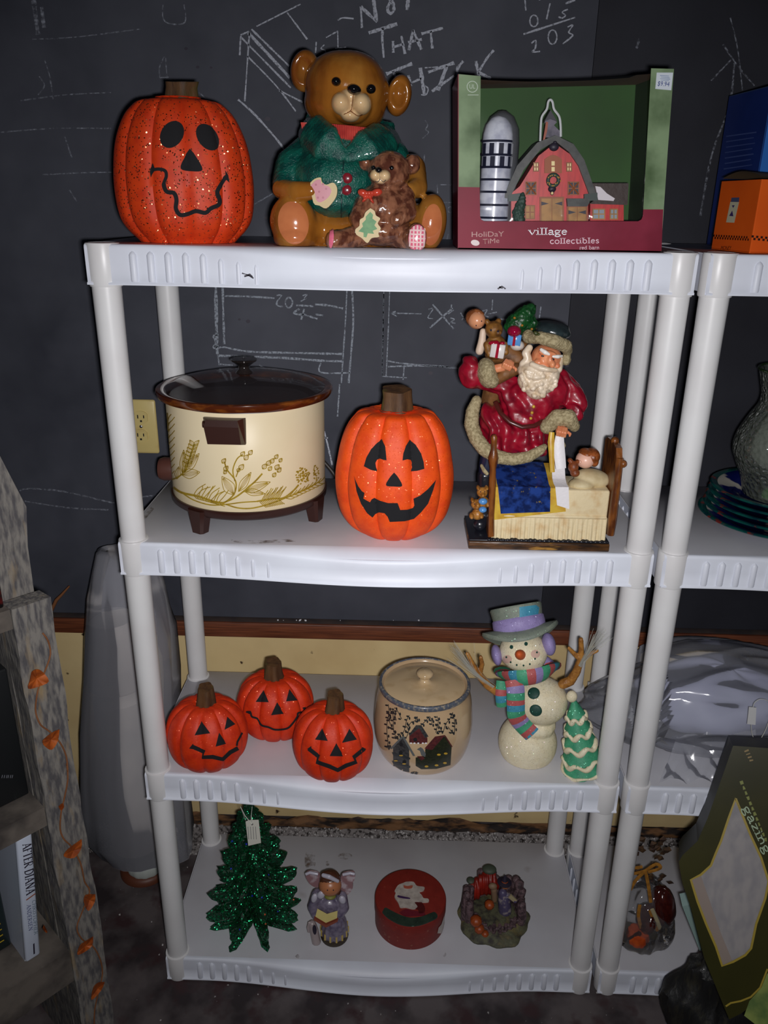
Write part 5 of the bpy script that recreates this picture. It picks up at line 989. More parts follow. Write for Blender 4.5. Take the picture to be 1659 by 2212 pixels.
# ================================================================ painted stoneware crock
D2 = DECK[2]
k = K(780, 1400, 6.144); S = 1/6.144; Yk = .079
X0 = oZ(*k(820, 1400), D2).x; X0 = oY(*k(822, 1000), Yk).x
cr = thing('crock', 'tan stoneware crock with lid, painted birdhouses and blue speckled rim', 'crock', (X0, Yk, D2))
R = 645*S*mpp(*k(822, 1150), Yk); Rr = 606*S*mpp(*k(822, 480), Yk)
zr = oY(*k(822, 822), Yk-Rr).z
TAN = mat('stoneware', hexc(200, 172, 136), .18, hexc(188, 158, 122), 14, coat=.5); BLU = mat('blue_rim', hexc(86, 92, 104), .3, hexc(160, 148, 128), 160, .5, .7, coat=.3)
H = zr-D2
mb = MB(); mb.lathe((X0, Yk, D2+.0006), curve([(R*.80, 0), (R*.845, .003), (R*.91, H*.10), (R*.975, H*.26), (R, H*.45), (R*.985, H*.62), (R*.955, H*.8), (Rr*.985, H*.95), (Rr, H)], 4)+[(Rr*.99, H+.003), (Rr*.93, H+.003), (Rr*.89, H-.001), (Rr*.88, H-.012)], 80, close=False)
pot = ob('pot', mb, TAN, cr); bv = bvh(pot)
mb = MB(); mb.lathe((X0, Yk, D2+.0006), [(Rr*.992, H-.006), (Rr*1.006, H-.002), (Rr*1.0, H+.0025), (Rr*.975, H+.0046), (Rr*.945, H+.0044), (Rr*.93, H+.0028)], 80, rib=lambda q, z: 1+.003*sin(q*23)+.002*sin(q*57), close=False); ob('rim', mb, BLU, cr)
mb = MB(); mb.lathe((X0, Yk, D2), [(Rr*.885, H-.006), (Rr*.89, H-.002), (Rr*.86, H), (Rr*.5, H+.003), (.016, H+.004), (.010, H+.008), (.009, H+.012), (.014, H+.017), (.0165, H+.021), (.0155, H+.025), (.010, H+.028), (.001, H+.0287)], 64, close=False); ob('lid', mb, mat('stoneware_lid', hexc(202, 176, 138), .16, hexc(186, 158, 118), 30, .5, .7, coat=.5), cr)
LEAF = mat('leaf_print', hexc(40, 44, 46), .4); 
sh = []
def br(pts, n, w=9):
    pp = curve(pts, 4); sh.append(stroke([k(*p) for p in pp], w*S))
    for i in range(n):
        j = int((i+.6)/n*(len(pp)-1)); x, y = pp[j]; s = 1 if i % 2 else -1; sh.append(ell(k(x+s*20, y+14), 22*S, 12*S, 50+s*35, 8))
for pts, n in (([(362, 745), (375, 860), (350, 960), (345, 1120), (360, 1240), (350, 1330)], 14), ([(375, 850), (380, 980), (440, 1100), (460, 1180)], 8), ([(425, 850), (430, 980), (435, 1120)], 6), ([(440, 800), (460, 795), (500, 860), (540, 940)], 5), ([(400, 870), (430, 830), (470, 960)], 5), ([(640, 890), (605, 960), (575, 1090), (530, 1150)], 8), ([(745, 905), (720, 960), (660, 990), (620, 1050)], 6), ([(600, 1030), (630, 1100), (600, 1190)], 5), ([(745, 905), (760, 975)], 3), ([(905, 905), (860, 960), (800, 1020)], 6), ([(910, 905), (940, 960), (935, 1020)], 6),
               ([(1005, 900), (1025, 960), (1010, 1040), (990, 1120)], 8), ([(1020, 1010), (1060, 1090), (1030, 1120)], 5), ([(1215, 850), (1180, 930), (1120, 1010), (1090, 1110)], 7), ([(1210, 860), (1240, 980), (1235, 1140)], 9), ([(1150, 1040), (1195, 1100), (1210, 1120)], 4), ([(520, 1130), (480, 1180), (440, 1170)], 5), ([(350, 1290), (390, 1290)], 3), ([(660, 1660), (700, 1640), (760, 1655)], 5)): br(pts, n)
decal('branch_print', sh, LEAF, cr, bv, .0006, 4)['kind'] = 'stuff'
G1 = mat('print_grey', hexc(66, 66, 66), .4, hexc(40, 40, 42), 260); G2 = mat('print_green', hexc(44, 48, 30), .4, hexc(30, 34, 24), 260); G3 = mat('print_maroon', hexc(96, 44, 44), .4, hexc(70, 34, 36), 200); G4 = mat('print_slate', hexc(96, 100, 100), .4); GY = mat('print_yellow', hexc(200, 160, 50), .4)
def pr(nm, polys, m, off): return decal(nm, [[k(*p) for p in q] for q in polys], m, cr, bv, off, 5)
pr('birdhouse_print', [[(425, 1310), (545, 1180), (640, 1330), (640, 1690), (530, 1670), (430, 1600)]], G1, .0006)
for q in ([(385, 1330), (540, 1170), (560, 1185), (410, 1340)], [(545, 1175), (570, 1165), (720, 1425), (690, 1430)]): pr('birdhouse_roof_print', [q], G4, .0009)
for q in ([(410, 1375), (655, 1450), (655, 1475), (430, 1420)], [(410, 1490), (655, 1560), (655, 1585), (430, 1530)], [(390, 1580), (500, 1620), (680, 1710), (520, 1660)]): pr('perch_print', [q], LEAF, .0010)
for c in ((530, 1385), (575, 1510), (535, 1275)): decal('hole_print', [ell(k(*c), 24*S, 28*S)], BLACK, cr, bv, .0011, 4)
for c in ((535, 1420), (575, 1530), (465, 1490)): decal('straw_print', [ell(k(*c), 26*S, 9*S)], GY, cr, bv, .0013, 4)
pr('birdhouse_print', [[(640, 1160), (770, 1040), (880, 1190), (880, 1250), (780, 1270), (640, 1250)]], G3, .0006); pr('birdhouse_roof_print', [[(730, 1020), (800, 1020), (895, 1170), (850, 1190), (770, 1060), (650, 1160), (640, 1140)]], G1, .0009); decal('hole_print', [ell(k(720, 1210), 26*S, 26*S)], BLACK, cr, bv, .0011, 4)
decal('straw_print', [ell(k(x, 1258), 14*S, 10*S) for x in (665, 710, 760, 820, 860)], WHITE, cr, bv, .0011, 4)['kind'] = 'stuff'
pr('barn_print', [[(850, 1340), (1110, 1165), (1200, 1310), (1185, 1550), (1000, 1600), (800, 1605), (725, 1560), (725, 1450), (850, 1420)]], G2, .0006); pr('barn_roof_print', [[(980, 1170), (1115, 1150), (940, 1350), (840, 1330)]], G3, .0009); pr('barn_roof_print', [[(1095, 1150), (1120, 1160), (1212, 1305), (1195, 1310)]], G3, .0009); pr('barn_roof_print', [[(740, 1430), (820, 1430), (845, 1460), (800, 1490)]], G3, .0009); pr('cat_print', [[(790, 1310), (820, 1330), (860, 1400), (850, 1440), (800, 1420), (780, 1360), (740, 1340)]], G4, .0010)
for c in ((1030, 1410), (1120, 1395), (1110, 1520), (1000, 1550), (868, 1565)): decal('window_print', [ell(k(*c), 26*S, 14*S, 0, 8)], GY, cr, bv, .0010, 4)

# ================================================================ snowman
k = K(960, 1270, 4.484); S = 1/4.484; Ys = .070
sn = thing('snowman', 'glittery snowman with striped scarf, top hat, twig arms and small tree', 'snowman', (oZ(*k(900, 1780), D2).x, Ys, D2))
SNOW = glitter('snow_glitter', hexc(236, 226, 196), hexc(228, 214, 178), 800, dens=.22, flake=(.7, 1, .9), rough=.28, spread=.7, speck='rainbow')
HAT = glitter('hat_glitter', hexc(128, 136, 122), hexc(112, 122, 112), 800, dens=.16, flake=(.5, 1, .6), rough=.28, spread=.7); LIL = glitter('lilac_glitter', hexc(150, 136, 186), hexc(136, 122, 172), 800, dens=.16, flake=(.8, .8, 1), rough=.3, spread=.7)
TEAL = glitter('teal_glitter', hexc(72, 162, 122), hexc(52, 138, 104), 800, dens=.18, flake=(.4, 1, .7), rough=.28, spread=.7); BLUEG = glitter('blue_glitter', hexc(64, 146, 172), hexc(56, 128, 160), 800, dens=.16, flake=(.6, .9, 1), rough=.3, spread=.7); REDG = glitter('rose_glitter', hexc(176, 84, 84), None, 800, dens=.16, flake=(1, .7, .7), rough=.3, spread=.7)
TW = mat('twig', hexc(176, 122, 56), .45, hexc(140, 90, 40), 90, bump=.4)
def cl2(o, z=D2+.0006):
    b = LOC[o]
    for p in o.data.vertices:
        if p.co.z+b.z < z: p.co.z = z-b.z
    GEO[o] = ([p.co+b for p in o.data.vertices], GEO[o][1]); return o
mb = MB(); mb.pb(k(805, 1490), Ys+.005, 282*S, 292*S, .058, 0, 32, 20); mb.pb(k(930, 1090), Ys+.005, 262*S, 240*S, .05, 0, 32, 20); mb.pb(k(860, 1300), Ys+.005, 220*S, 140*S, .046)
bd = cl2(blob('body', mb, SNOW, sn, .0024, 3)); bv = bvh(bd)
Yh = Ys-.004; mb = MB(); mb.pb(k(765, 615), Yh, 232*S, 186*S, .046, -4, 32, 20); mb.pb(k(775, 650), Yh, 210*S, 150*S, .044); hd = blob('head', mb, SNOW, sn, .0022, 3); bh = bvh(hd)
EYE = glitter('green_glitter', hexc(22, 66, 56), None, 900, dens=.12, flake=(.3, .8, .6), rough=.3)
for x, y in ((652, 575), (790, 545)): decal('eye', [ell(k(x, y), 17*S, 19*S)], EYE, sn, bh, .0012, 4)
for x, y in ((604, 670), (645, 717), (702, 743), (766, 748), (826, 735), (875, 685), (893, 625)): decal('mouth_dot', [ell(k(x, y), 9*S, 10*S, 0, 10)], EYE, sn, bh, .0012, 4)
for x, y in ((612, 690), (880, 640)): decal('cheek', [ell(k(x, y), 44*S, 40*S)], mat('blush', hexc(228, 186, 176), .5, alpha=.6), sn, bh, .0006, 4)
h, nn, _, _ = bh.ray_cast(CP, ray(*k(735, 648))); mb = MB(); mb.tube([h-nn*.004, h+nn*.008, h+nn*.018, h+nn*.022], [.010, .009, .006, .002], 16); ob('nose', mb, glitter('carrot', hexc(206, 92, 40), None, 900, dens=.05, flake=(1, .6, .3)), sn)
for x, y in ((865, 1020), (885, 1187)):
    h, nn, _, _ = bv.ray_cast(CP, ray(*k(x, y))); mb = MB(); M = nn.to_track_quat('Z', 'Y').to_matrix(); mb.ball(h, (.0118, .0118, .004), M, 22, 12); ob('button', mb, EYE, sn)
for x, y, rx, ry in ((505, 650, 50, 100), (1010, 545, 66, 112)):
    mb = MB(); mb.pb(k(x, y), Yh-.006, rx*S, ry*S, .022, -12, 20, 14); ob('earmuff', mb, LIL, sn)
# top hat, tilted
c = oY(*k(745, 470), Yh); u = mpp(*k(745, 470), Yh)*S; M = Matrix.Rotation(radians(-13), 3, 'Y') @ Matrix.Rotation(radians(-30), 3, 'X')
mb = MB(); mb.lathe(c, [(200*u, .004), (235*u, .008), (238*u, .03), (250*u, .049), (254*u, .055), (244*u, .058), (1*u, .059)], 40, .9, None, M, False); ob('hat_crown', mb, HAT, sn)
mb = MB(); mb.lathe(c, [(236*u, .010), (252*u, .013), (256*u, .024), (252*u, .034), (236*u, .037)], 40, .9, None, M, False); ob('hat_band', mb, LIL, sn)
mb = MB(); vs = []; n = 48
for j, (r, dz) in enumerate(((205, .004), (300, .001), (365, -.002), (372, .001), (365, .006), (300, .010), (225, .012))):
    for i in range(n):
        q = 2*pi*i/n; w_ = .013*cos(2*q)*(r/372)**2+(-.006*sin(q)); vs.append(c+M @ V((r*u*cos(q), r*u*.82*sin(q), dz+w_)))
mb.add(vs, [(j*n+i, j*n+(i+1) % n, (j+1)*n+(i+1) % n, (j+1)*n+i) for j in range(6) for i in range(n)]); ob('hat_brim', mb, HAT, sn)
hc = [o for o in sn.children if o.name.startswith('hat_crown')][0]
decal('hat_patch', [[k(*p) for p in ((725, 185), (885, 165), (915, 190), (900, 290), (820, 290), (728, 292))]], BLUEG, sn, bvh(hc), .0009, 6)
# scarf of coloured stripes
SC4 = [TEAL, REDG, LIL, TEAL, REDG, BLUEG]
def scarf(nm, pts, w0, stripe, thick=.005, start=0):
    P = curve([tuple(oY(*k(x, y), Y)) for x, y, Y in pts], 8); P = [V(p) for p in P]; mb = MB(); L = 0; n = 10; rings = []
    for i, p in enumerate(P):
        t = (P[min(i+1, len(P)-1)]-P[max(i-1, 0)]).normalized(); f = V((0, -1, 0)); s_ = t.cross(f).normalized(); f = s_.cross(t).normalized()
        if i: L += (p-P[i-1]).length
        w_ = w0*mpp(*k(pts[0][0], pts[0][1]), Ys)*S
        rings.append((L, [p+s_*(w_*cos(2*pi*q/n))+f*(thick*sin(2*pi*q/n)) for q in range(n)]))
    vs = [v for _, r in rings for v in r]; b = len(mb.v); mb.v += vs
    for i in range(len(rings)-1):
        mi = (int(rings[i][0]/stripe)+start) % 6
        for q in range(n): mb.f.append((i*n+q, i*n+(q+1) % n, (i+1)*n+(q+1) % n, (i+1)*n+q)); mb.m.append(mi)
    for r in (0, len(rings)-1): mb.f.append(tuple(range(r*n, r*n+n))); mb.m.append(0)
    return ob(nm, mb, SC4, sn)
scarf('scarf', [(560, 800, Ys+.03), (590, 850, Ys-.012), (680, 870, Ys-.040), (790, 870, Ys-.048), (900, 850, Ys-.044), (1010, 805, Ys-.022), (1050, 760, Ys+.015), (1000, 720, Ys+.04)], 86, .0145, .008)
scarf('scarf_tail', [(560, 900, Ys-.014), (550, 1040, Ys-.026), (560, 1140, Ys-.026)], 56, .0135, .006, 3)
scarf('scarf_tail', [(672, 890, Ys-.045), (690, 1000, Ys-.056), (692, 1130, Ys-.062), (700, 1240, Ys-.064), (760, 1330, Ys-.064), (850, 1420, Ys-.070)], 84, .0115, .006, 1)
mb = MB()
for x0, x1 in ((900, 945), (850, 890), (795, 850)): pass
ob_f = decal('scarf_fringe', [stroke([k(*a), k(*b)], 12*S) for a, b in (((890, 1345), (950, 1395)), ((855, 1370), (915, 1430)), ((820, 1395), (880, 1465)), ((785, 1420), (830, 1500)))], REDG, sn, bvh(*[o for o in sn.children if o.name.startswith('scarf_tail')]), .001, 5)
ob_f['kind'] = 'stuff'
# twig arms with bundles of clear bristles
def twig(*branches):
    mb = MB()
    for b_ in branches: mb.limb([(k(x, y), Y, r*S) for x, y, Y, r in b_])
    return blob('twig_arm', mb, TW, sn, .0013, 1, disp=lambda p: .0006*noise.noise(p*300))
twig([(600, 1020, Ys-.01, 44), (500, 1000, Ys-.012, 44), (420, 945, Ys-.012, 40), (350, 860, Ys-.012, 38), (290, 770, Ys-.014, 28), (222, 640, Ys-.016, 22)], [(340, 840, Ys-.012, 26), (365, 740, Ys-.014, 24), (352, 672, Ys-.016, 20)])
twig([(1150, 930, Ys, 50), (1220, 900, Ys-.002, 48), (1280, 810, Ys-.004, 42), (1320, 690, Ys-.006, 36), (1325, 600, Ys-.006, 28), (1322, 500, Ys-.008, 24)], [(1300, 680, Ys-.006, 26), (1240, 620, Ys-.006, 22), (1205, 582, Ys-.008, 16)], [(1330, 690, Ys-.006, 28), (1400, 640, Ys-.004, 24), (1480, 610, Ys-.002, 16)])
FIB = mat('clear_bristle', hexc(200, 200, 190), .2, alpha=.35); rr = random.Random(9)
for base, mid, tip, sp in (((480, 960), (300, 830), (80, 580), 70), ((1310, 760), (1400, 620), (1540, 420), 55)):
    mb = MB()
    for i in range(46):
        j = rr.gauss(0, .45); j2 = rr.gauss(0, .45); e = rr.uniform(.75, 1.08); dx, dy = (tip[0]-base[0]), (tip[1]-base[1]); l = hypot(dx, dy); nx, ny = -dy/l, dx/l
        P = [(base[0]+nx*j*14, base[1]+ny*j*14, Ys-.02), (mid[0]+nx*j*30, mid[1]+ny*j*30, Ys-.024+j2*.006), (base[0]+dx*e+nx*j*sp*1.6, base[1]+dy*e+ny*j*sp*1.6, Ys-.022+j2*.02)]
        mb.tube([oY(*k(x, y), Y) for x, y, Y in curve(P, 5)], .00035, 4)
    tag(ob('bristles', mb, FIB, sn), None, None, kind='stuff')
# little tree beside him
ap = oY(*k(1235, 1060), Ys-.02); bc = oZ(*k(1330, 1735), D2+.001); bc.y += 0; ax = ap-bc; Hh = ax.length; M = ax.normalized().to_track_quat('Z', 'Y').to_matrix(); uu = mpp(*k(1300, 1600), Ys-.03)*S*1.13; bc.x += .003
mb = MB(); pf = [(205, 0), (222, .02), (150, .16), (190, .19), (120, .36), (160, .39), (90, .55), (128, .58), (64, .74), (92, .77), (30, .93), (4, 1)]
mb.lathe(bc, [(r*uu, t*Hh) for r, t in pf], 40, .82, lambda q, z: 1+.05*sin(q*7+z*120), M); tr = ob('tree', mb, TEAL, sn)
for b_, dz in ((tr, 0),):
    for p in tr.data.vertices: p.co.z = max(p.co.z, D2+.0006-LOC[tr].z)
for r, t, a in ((214, .015, 12), (182, .20, 20), (154, .40, 22), (124, .585, 20), (90, .775, 18)):
    mb = MB(); n = 60; P = []
    for i in range(n+1):
        q = 2*pi*i/n; w_ = .5+.5*sin(q*6+t*9); rr_ = (r+6*w_)*uu; P.append(bc+M @ V((rr_*cos(q), rr_*.82*sin(q), t*Hh+(.010*w_-.012 if t > .1 else .004*w_))))
    for p in P: p.z = max(p.z, D2+a*uu*.55+.0006)
    mb.tube(P, [a*uu*(.75+.55*(.5+.5*sin(2*pi*i/n*6+t*9+2))) for i in range(n+1)], 8, False); ob('tree_snow', mb, SNOW, sn)
mb = MB(); mb.ball(ap+M @ V((0, 0, .002)), (.0105, .010, .012)); ob('tree_snow', mb, SNOW, sn)
# ================================================================ things on the lowest tier
D3 = DECK[3]
# glitter tree: eight jagged fins round one axis
k = K(420, 1720, 4.366); S = 1/4.366
TREE = glitter('tree_glitter', hexc(10, 60, 34), hexc(3, 20, 11), 420, dens=.42, flake=(.03, .42, .18), rough=.32, spread=.75, diel=False)
CX, CY = .152, .092
gt = thing('glitter_tree', 'dark green tinsel glitter tree with star-shaped branches and a price tag', 'ornamental tree', (CX, CY, D3))
ztop = .385; Ht = ztop-D3; rr = random.Random(4)
for i in range(8):
    ang = radians(-111+45*i)+rr.gauss(0, .03); d = V((cos(ang), sin(ang), 0)); n = V((-sin(ang), cos(ang), 0))
    out = []; tiers = ((0, .108, .0), (.165, .106, .10), (.34, .098, .27), (.50, .080, .43), (.64, .064, .575), (.77, .046, .70), (.885, .028, .83))
    for j, (t, r, tin) in enumerate(tiers):
        r *= rr.uniform(.94, 1.05)
        if j == 0: out += [(.016, .06), (.040, .030), (r*.66, .0), (r*.9, -.002), (r*1.0, .010), (r*.98, .036), (r*.78, .046), (r*.5, .075)]
        else: out += [(r*.42, tin-.004), (r*.66, t-.105), (r*.92, t-.088), (r*1.0, t-.050), (r*1.0, t-.002), (r*.88, t+.010), (r*.66, t-.004), (r*.40, t+.040)]
    out += [(.008, .975), (.002, 1.0)]
    out = [(max(x, .004), y) for x, y in out]
    mb = MB(); base = V((CX, CY, D3+.0012)); jag = []
    for a_, b_ in zip(out, out[1:]):
        for s_ in (0, .5): x = a_[0]+(b_[0]-a_[0])*s_; y = a_[1]+(b_[1]-a_[1])*s_; jag.append((max(x+rr.uniform(-.0035, .0035)*(x > .012), .003), y+rr.uniform(-.006, .006)))
    jag.append(out[-1]); m_ = len(jag); vs = []
    for r, t in jag:
        z = base.z+max(t, 0)*Ht; c_ = base+d*r; vs.append(V((c_.x, c_.y, z)))
    ax = [V((CX, CY, p.z)) for p in vs]; mid = []
    L = []; R_ = []
    for p, a_ in zip(vs, ax):       # a thin leaf, thicker and crumpled half way out
        q_ = a_.lerp(p, .5); q2 = a_.lerp(p, .9); z1 = V((0, 0, rr.uniform(-.003, .003))); L.append((q_+n*(.0085+rr.uniform(-.004, .004))+z1, q2+n*(.0065+rr.uniform(-.0025, .0025)))); R_.append((q_-n*(.0085+rr.uniform(-.004, .004))+z1, q2-n*(.0065+rr.uniform(-.0025, .0025))))
    mb.add(ax+[q[0] for q in L]+[q[1] for q in L]+vs+[q[1] for q in R_]+[q[0] for q in R_], [(g*m_+j, g*m_+j+1, (g+1) % 6*m_+j+1, (g+1) % 6*m_+j) for g in range(6) for j in range(m_-1)])
    for p in mb.v: p.z = max(p.z, D3+.0006)
    ob('fin', mb, TREE, gt, False)
mb = MB(); mb.lathe((CX, CY, D3+.04), [(.016, 0), (.012, Ht*.4), (.006, Ht*.8), (.002, Ht*.955)], 10, rib=lambda q, z: 1+.2*sin(q*5+z*200)); ob('core', mb, TREE, gt, False)
Yt = .008; tg = oY(*k(558, 350), Yt)
pt = thing('price_tag', 'white paper price tag on white string hanging from the glitter tree', 'price tag', (tg.x, tg.y, tg.z))
hole = oY(*k(545, 262), Yt)
mb = MB(); mb.prism([oY(*k(x, y), Yt) for x, y in ((482, 240), (512, 228), (545, 226), (605, 224), (628, 440), (508, 468))], (0, .0009, 0)); ob('card', mb, mat('tag_paper', hexc(214, 212, 200), .7), pt, False)
decal('printed_line', [stroke([k(505+i*24, 285), k(512+i*24, 405)], 1.2) for i in range(4)], mat('tag_grey', hexc(130, 130, 130), .7), pt, plY(Yt), .0004)['kind'] = 'stuff'; decal('eyelet', [ell(k(545, 262), 2.2, 2.2)], INK, pt, plY(Yt), .0006)
mb = MB(); mb.tube([hole+V((0, -.001, 0)), oY(*k(480, 190), Yt+.005), oY(*k(435, 100), .03), V((CX-.004, CY-.02, ztop-.03))], .0007, 6); mb.tube([hole+V((0, -.001, 0)), oY(*k(535, 180), Yt+.005), oY(*k(545, 100), .03), V((CX+.006, CY-.02, ztop-.03))], .0007, 6); mb.limb([(k(541, 215), Yt, 1.6), (k(543, 240), Yt, 1.6)]); ob('string', mb, mat('string', hexc(210, 210, 200), .8), pt)

GLINTS = [mat('painted_glint_blue', hexc(20, 30, 200), .15, coat=.5, spec=1), mat('painted_glint_red', hexc(200, 80, 40), .15, coat=.5, spec=1)]; bt_ = bvh(*[o for o in gt.children if o.name.startswith('fin')])  # coloured beads standing in for holographic glints of light on the glitter
for i, (x, y) in enumerate(((345, 683), (545, 940), (702, 738), (788, 1084), (425, 1257), (355, 424), (490, 452), (637, 955), (665, 1115), (672, 1205), (518, 1268), (935, 975))):
    h, nn, _, _ = bt_.ray_cast(CP, ray(*k(x, y)))
    if h: mb = MB(); mb.ball(h, .0022, None, 8, 6); ob('painted_glint', mb, GLINTS[i > 7], gt)
# reading angel
ag = thing('angel_figurine', 'small praying angel figurine with pink wings reading an open book', 'figurine', (oZ(*k(1290, 1370), D3).x, .055, D3))
Ya = .062
BR = mat('angel_brown', hexc(84, 48, 34), .3, coat=.3); DR = mat('angel_dress', hexc(128, 120, 138), .3, hexc(90, 82, 104), 90, coat=.3); WG = mat('angel_wing', hexc(150, 112, 116), .3, hexc(196, 180, 186), 60, .5, .66, coat=.3); FC = mat('angel_face', hexc(180, 116, 78), .35); YB = mat('angel_yellow', hexc(196, 170, 90), .4)
mb = MB(); b0 = oZ(*k(1320, 1330), D3); mb.lathe((b0.x, b0.y+.004, D3+.0005), [(.030, 0), (.031, .004), (.029, .010), (.024, .011)], 28); ob('base', mb, mat('angel_base', hexc(56, 46, 34), .5), ag)
mb = MB(); mb.lathe((b0.x, b0.y+.006, D3+.009), [(.029, 0), (.0295, .012), (.026, .030), (.021, .045), (.012, .056)], 56, rib=lambda q, z: 1+.05*cos(q*14)); ob('skirt', mb, [DR], ag)
mb = MB()
for i in range(14):
    t = 2*pi*i/14; mb.tube([(b0.x+.0302*cos(t), b0.y+.006+.0302*sin(t), D3+.012), (b0.x+.0300*cos(t), b0.y+.006+.0300*sin(t), D3+.026)], .0022, 6)
tag(ob('skirt_stripes', mb, YB, ag), None, None, kind='stuff')
mb = MB(); mb.pb(k(1270, 1010), Ya, 120*S, 110*S, .022); mb.limb([(k(1160, 930), Ya, 60*S), (k(1120, 1040), Ya-.006, 56*S), (k(1140, 1120), Ya-.016, 40*S)]); mb.limb([(k(1390, 950), Ya, 55*S), (k(1410, 1050), Ya-.006, 52*S), (k(1370, 1120), Ya-.016, 38*S)]); mb.pb(k(1270, 1130), Ya-.006, 120*S, 80*S, .02); blob('body', mb, DR, ag, .0016, 2)
for x, y, rx, ry, ro in ((1130, 960, 30, 60, 12), (1395, 975, 34, 52, -14), (1195, 930, 36, 52, 20)): mb = MB(); mb.pb(k(x, y), Ya-.022, rx*S, ry*S, .006, ro); ob('sleeve_puff', mb, mat('angel_white', hexc(190, 186, 200), .3, coat=.3), ag)
mb = MB(); mb.pb(k(1280, 840), Ya-.008, 108*S, 104*S, .022, 0, 20, 14); fh = ob('face', mb, FC, ag); 
mb = MB(); mb.pb(k(1280, 790), Ya, 104*S, 96*S, .024); mb.pb(k(1270, 750), Ya-.014, 84*S, 38*S, .014, 6); mb.pb(k(1200, 840), Ya-.006, 30*S, 60*S, .012); mb.pb(k(1358, 880), Ya-.006, 28*S, 56*S, .012); blob('hair', mb, BR, ag, .0014, 2)
mb = MB(); mb.limb([(k(1215, 745), Ya-.028, 20*S), (k(1270, 760), Ya-.034, 22*S), (k(1350, 800), Ya-.028, 18*S)]); blob('headband', mb, MATS['angel_white'], ag, .0012, 1)
decal('eye', [ell(k(1255, 885), 1.4, 1.6), ell(k(1310, 885), 1.4, 1.6)], INK, ag, bvh(fh), .0006, 3)
mb = MB(); mb.pb(k(1280, 940), Ya-.016, 56*S, 24*S, .010); ob('collar', mb, mat('angel_collar', hexc(120, 120, 50), .5), ag)
for pts in ([(1195, 770), (1165, 735), (1090, 720), (1052, 735), (1055, 770), (1090, 830), (1140, 860), (1175, 850)], [(1375, 780), (1400, 740), (1470, 725), (1510, 735), (1512, 780), (1490, 820), (1495, 860), (1460, 920), (1420, 925), (1385, 880)]):
    mb = MB(); mb.prism([oY(*k(*p), Ya+.014) for p in curve(pts+pts[:1], 3)[:-1]], (0, .007, 0)); ob('wing', mb, WG, ag, flatdeg=30); mb = MB(); mb.ptube([(k(*p), Ya+.012, 15*S) for p in pts[1:4][::1]+([pts[0]] if 0 else [])], 8); ob('wing_rim', mb, MATS['angel_white'], ag)
mb = MB(); Yk = Ya-.034
for pts in ([(1240, 1195), (1250, 1110), (1160, 1060), (1140, 1135)], [(1240, 1195), (1250, 1110), (1350, 1080), (1345, 1150)]): mb.prism([oY(*k(*p), Yk+(.008 if j in (1, 2) else 0)) for j, p in enumerate(pts)], (0, .003, -.003))
bk_ = ob('book', mb, mat('angel_book', hexc(206, 190, 120), .5), ag, False); mb = MB(); mb.prism([oY(*k(*p), Yk+.002) for p in ((1130, 1150), (1240, 1215), (1355, 1165), (1350, 1185), (1240, 1240), (1125, 1170))], (0, .006, 0)); ob('book_cover', mb, mat('angel_cover', hexc(140, 70, 50), .5), bk_, False)
mb = MB(); g_ = oZ(*k(1150, 1390), D3); mb.limb([((k(1150, 1370)), g_.y+.004, 46*S), (k(1130, 1270), g_.y+.006, 44*S), (k(1110, 1205), g_.y+.008, 38*S)]); mb.limb([(k(1080, 1190), g_.y+.006, 12*S), (k(1068, 1240), g_.y+.004, 12*S), (k(1075, 1280), g_.y+.004, 10*S)]); gs = blob('goose', mb, mat('goose_white', hexc(160, 146, 146), .35, coat=.3), ag, .0013, 1)
for p in gs.data.vertices: p.co.z = max(p.co.z, D3+.0006-LOC[gs].z)
GEO[gs] = ([p.co+LOC[gs] for p in gs.data.vertices], GEO[gs][1]); decal('goose_eye', [ell(k(1132, 1258), 18*S, 46*S, -6)], INK, ag, bvh(gs), .0008, 3)

# round red tin
k = K(780, 1830, 4.1475); S = 1/4.1475
R = 76*mpp(886, 1990, .095); cx = oY(886, 1960, .095).x; cy = oZ(885, 2054, D3).y+R
tn = thing('tin', 'round red lidded tin with a white embossed face and green sprig on its lid', 'tin', (cx, cy, D3))
TR_ = glitter('tin_red', hexc(136, 38, 28), hexc(124, 32, 24), 260, dens=.02, flake=(1, .8, .5), rough=.3, spread=.4)
zt = None
zz = oZ(*k(440, 190), .16).z
# lid height from its far edge
lo, hi = D3+.03, D3+.16
for _ in range(40):
    m_ = (lo+hi)/2; y_ = oZ(886, 1830+190/4.1475, m_).y
    if y_ > cy+R: lo = m_
    else: hi = m_
zt = lo
mb = MB(); mb.lathe((cx, cy, D3+.0006), [(R*.97, 0), (R*.985, .002), (R*.985, (zt-D3)*.6)], 72); ob('tin_body', mb, TR_, tn)
mb = MB(); mb.lathe((cx, cy, 0), [(R, D3+(zt-D3)*.58), (R*1.002, D3+(zt-D3)*.59), (R, zt-.004), (R*.985, zt-.001), (R*.95, zt), (.002, zt+.001)], 72); ld = ob('lid', mb, TR_, tn); bl = bvh(ld)
WB = mat('tin_white', hexc(196, 186, 176), .35, hexc(170, 158, 150), 80, coat=.3)
def relief(nm, pts, m, hgt):
    P = [k(*p) for p in curve(pts+pts[:1], 3)[:-1]]; mb = MB(); mb.prism([oZ(*p, zt+.0006) for p in P], (0, 0, hgt)); return ob(nm, mb, m, tn, False)
relief('embossed_beard', [(300, 400), (330, 350), (375, 330), (410, 318), (470, 320), (500, 355), (565, 365), (560, 395), (520, 410), (545, 440), (560, 465), (600, 470), (605, 495), (560, 500), (480, 500), (505, 540), (470, 560), (400, 545), (350, 545), (330, 500), (300, 455), (310, 420)], WB, .003)
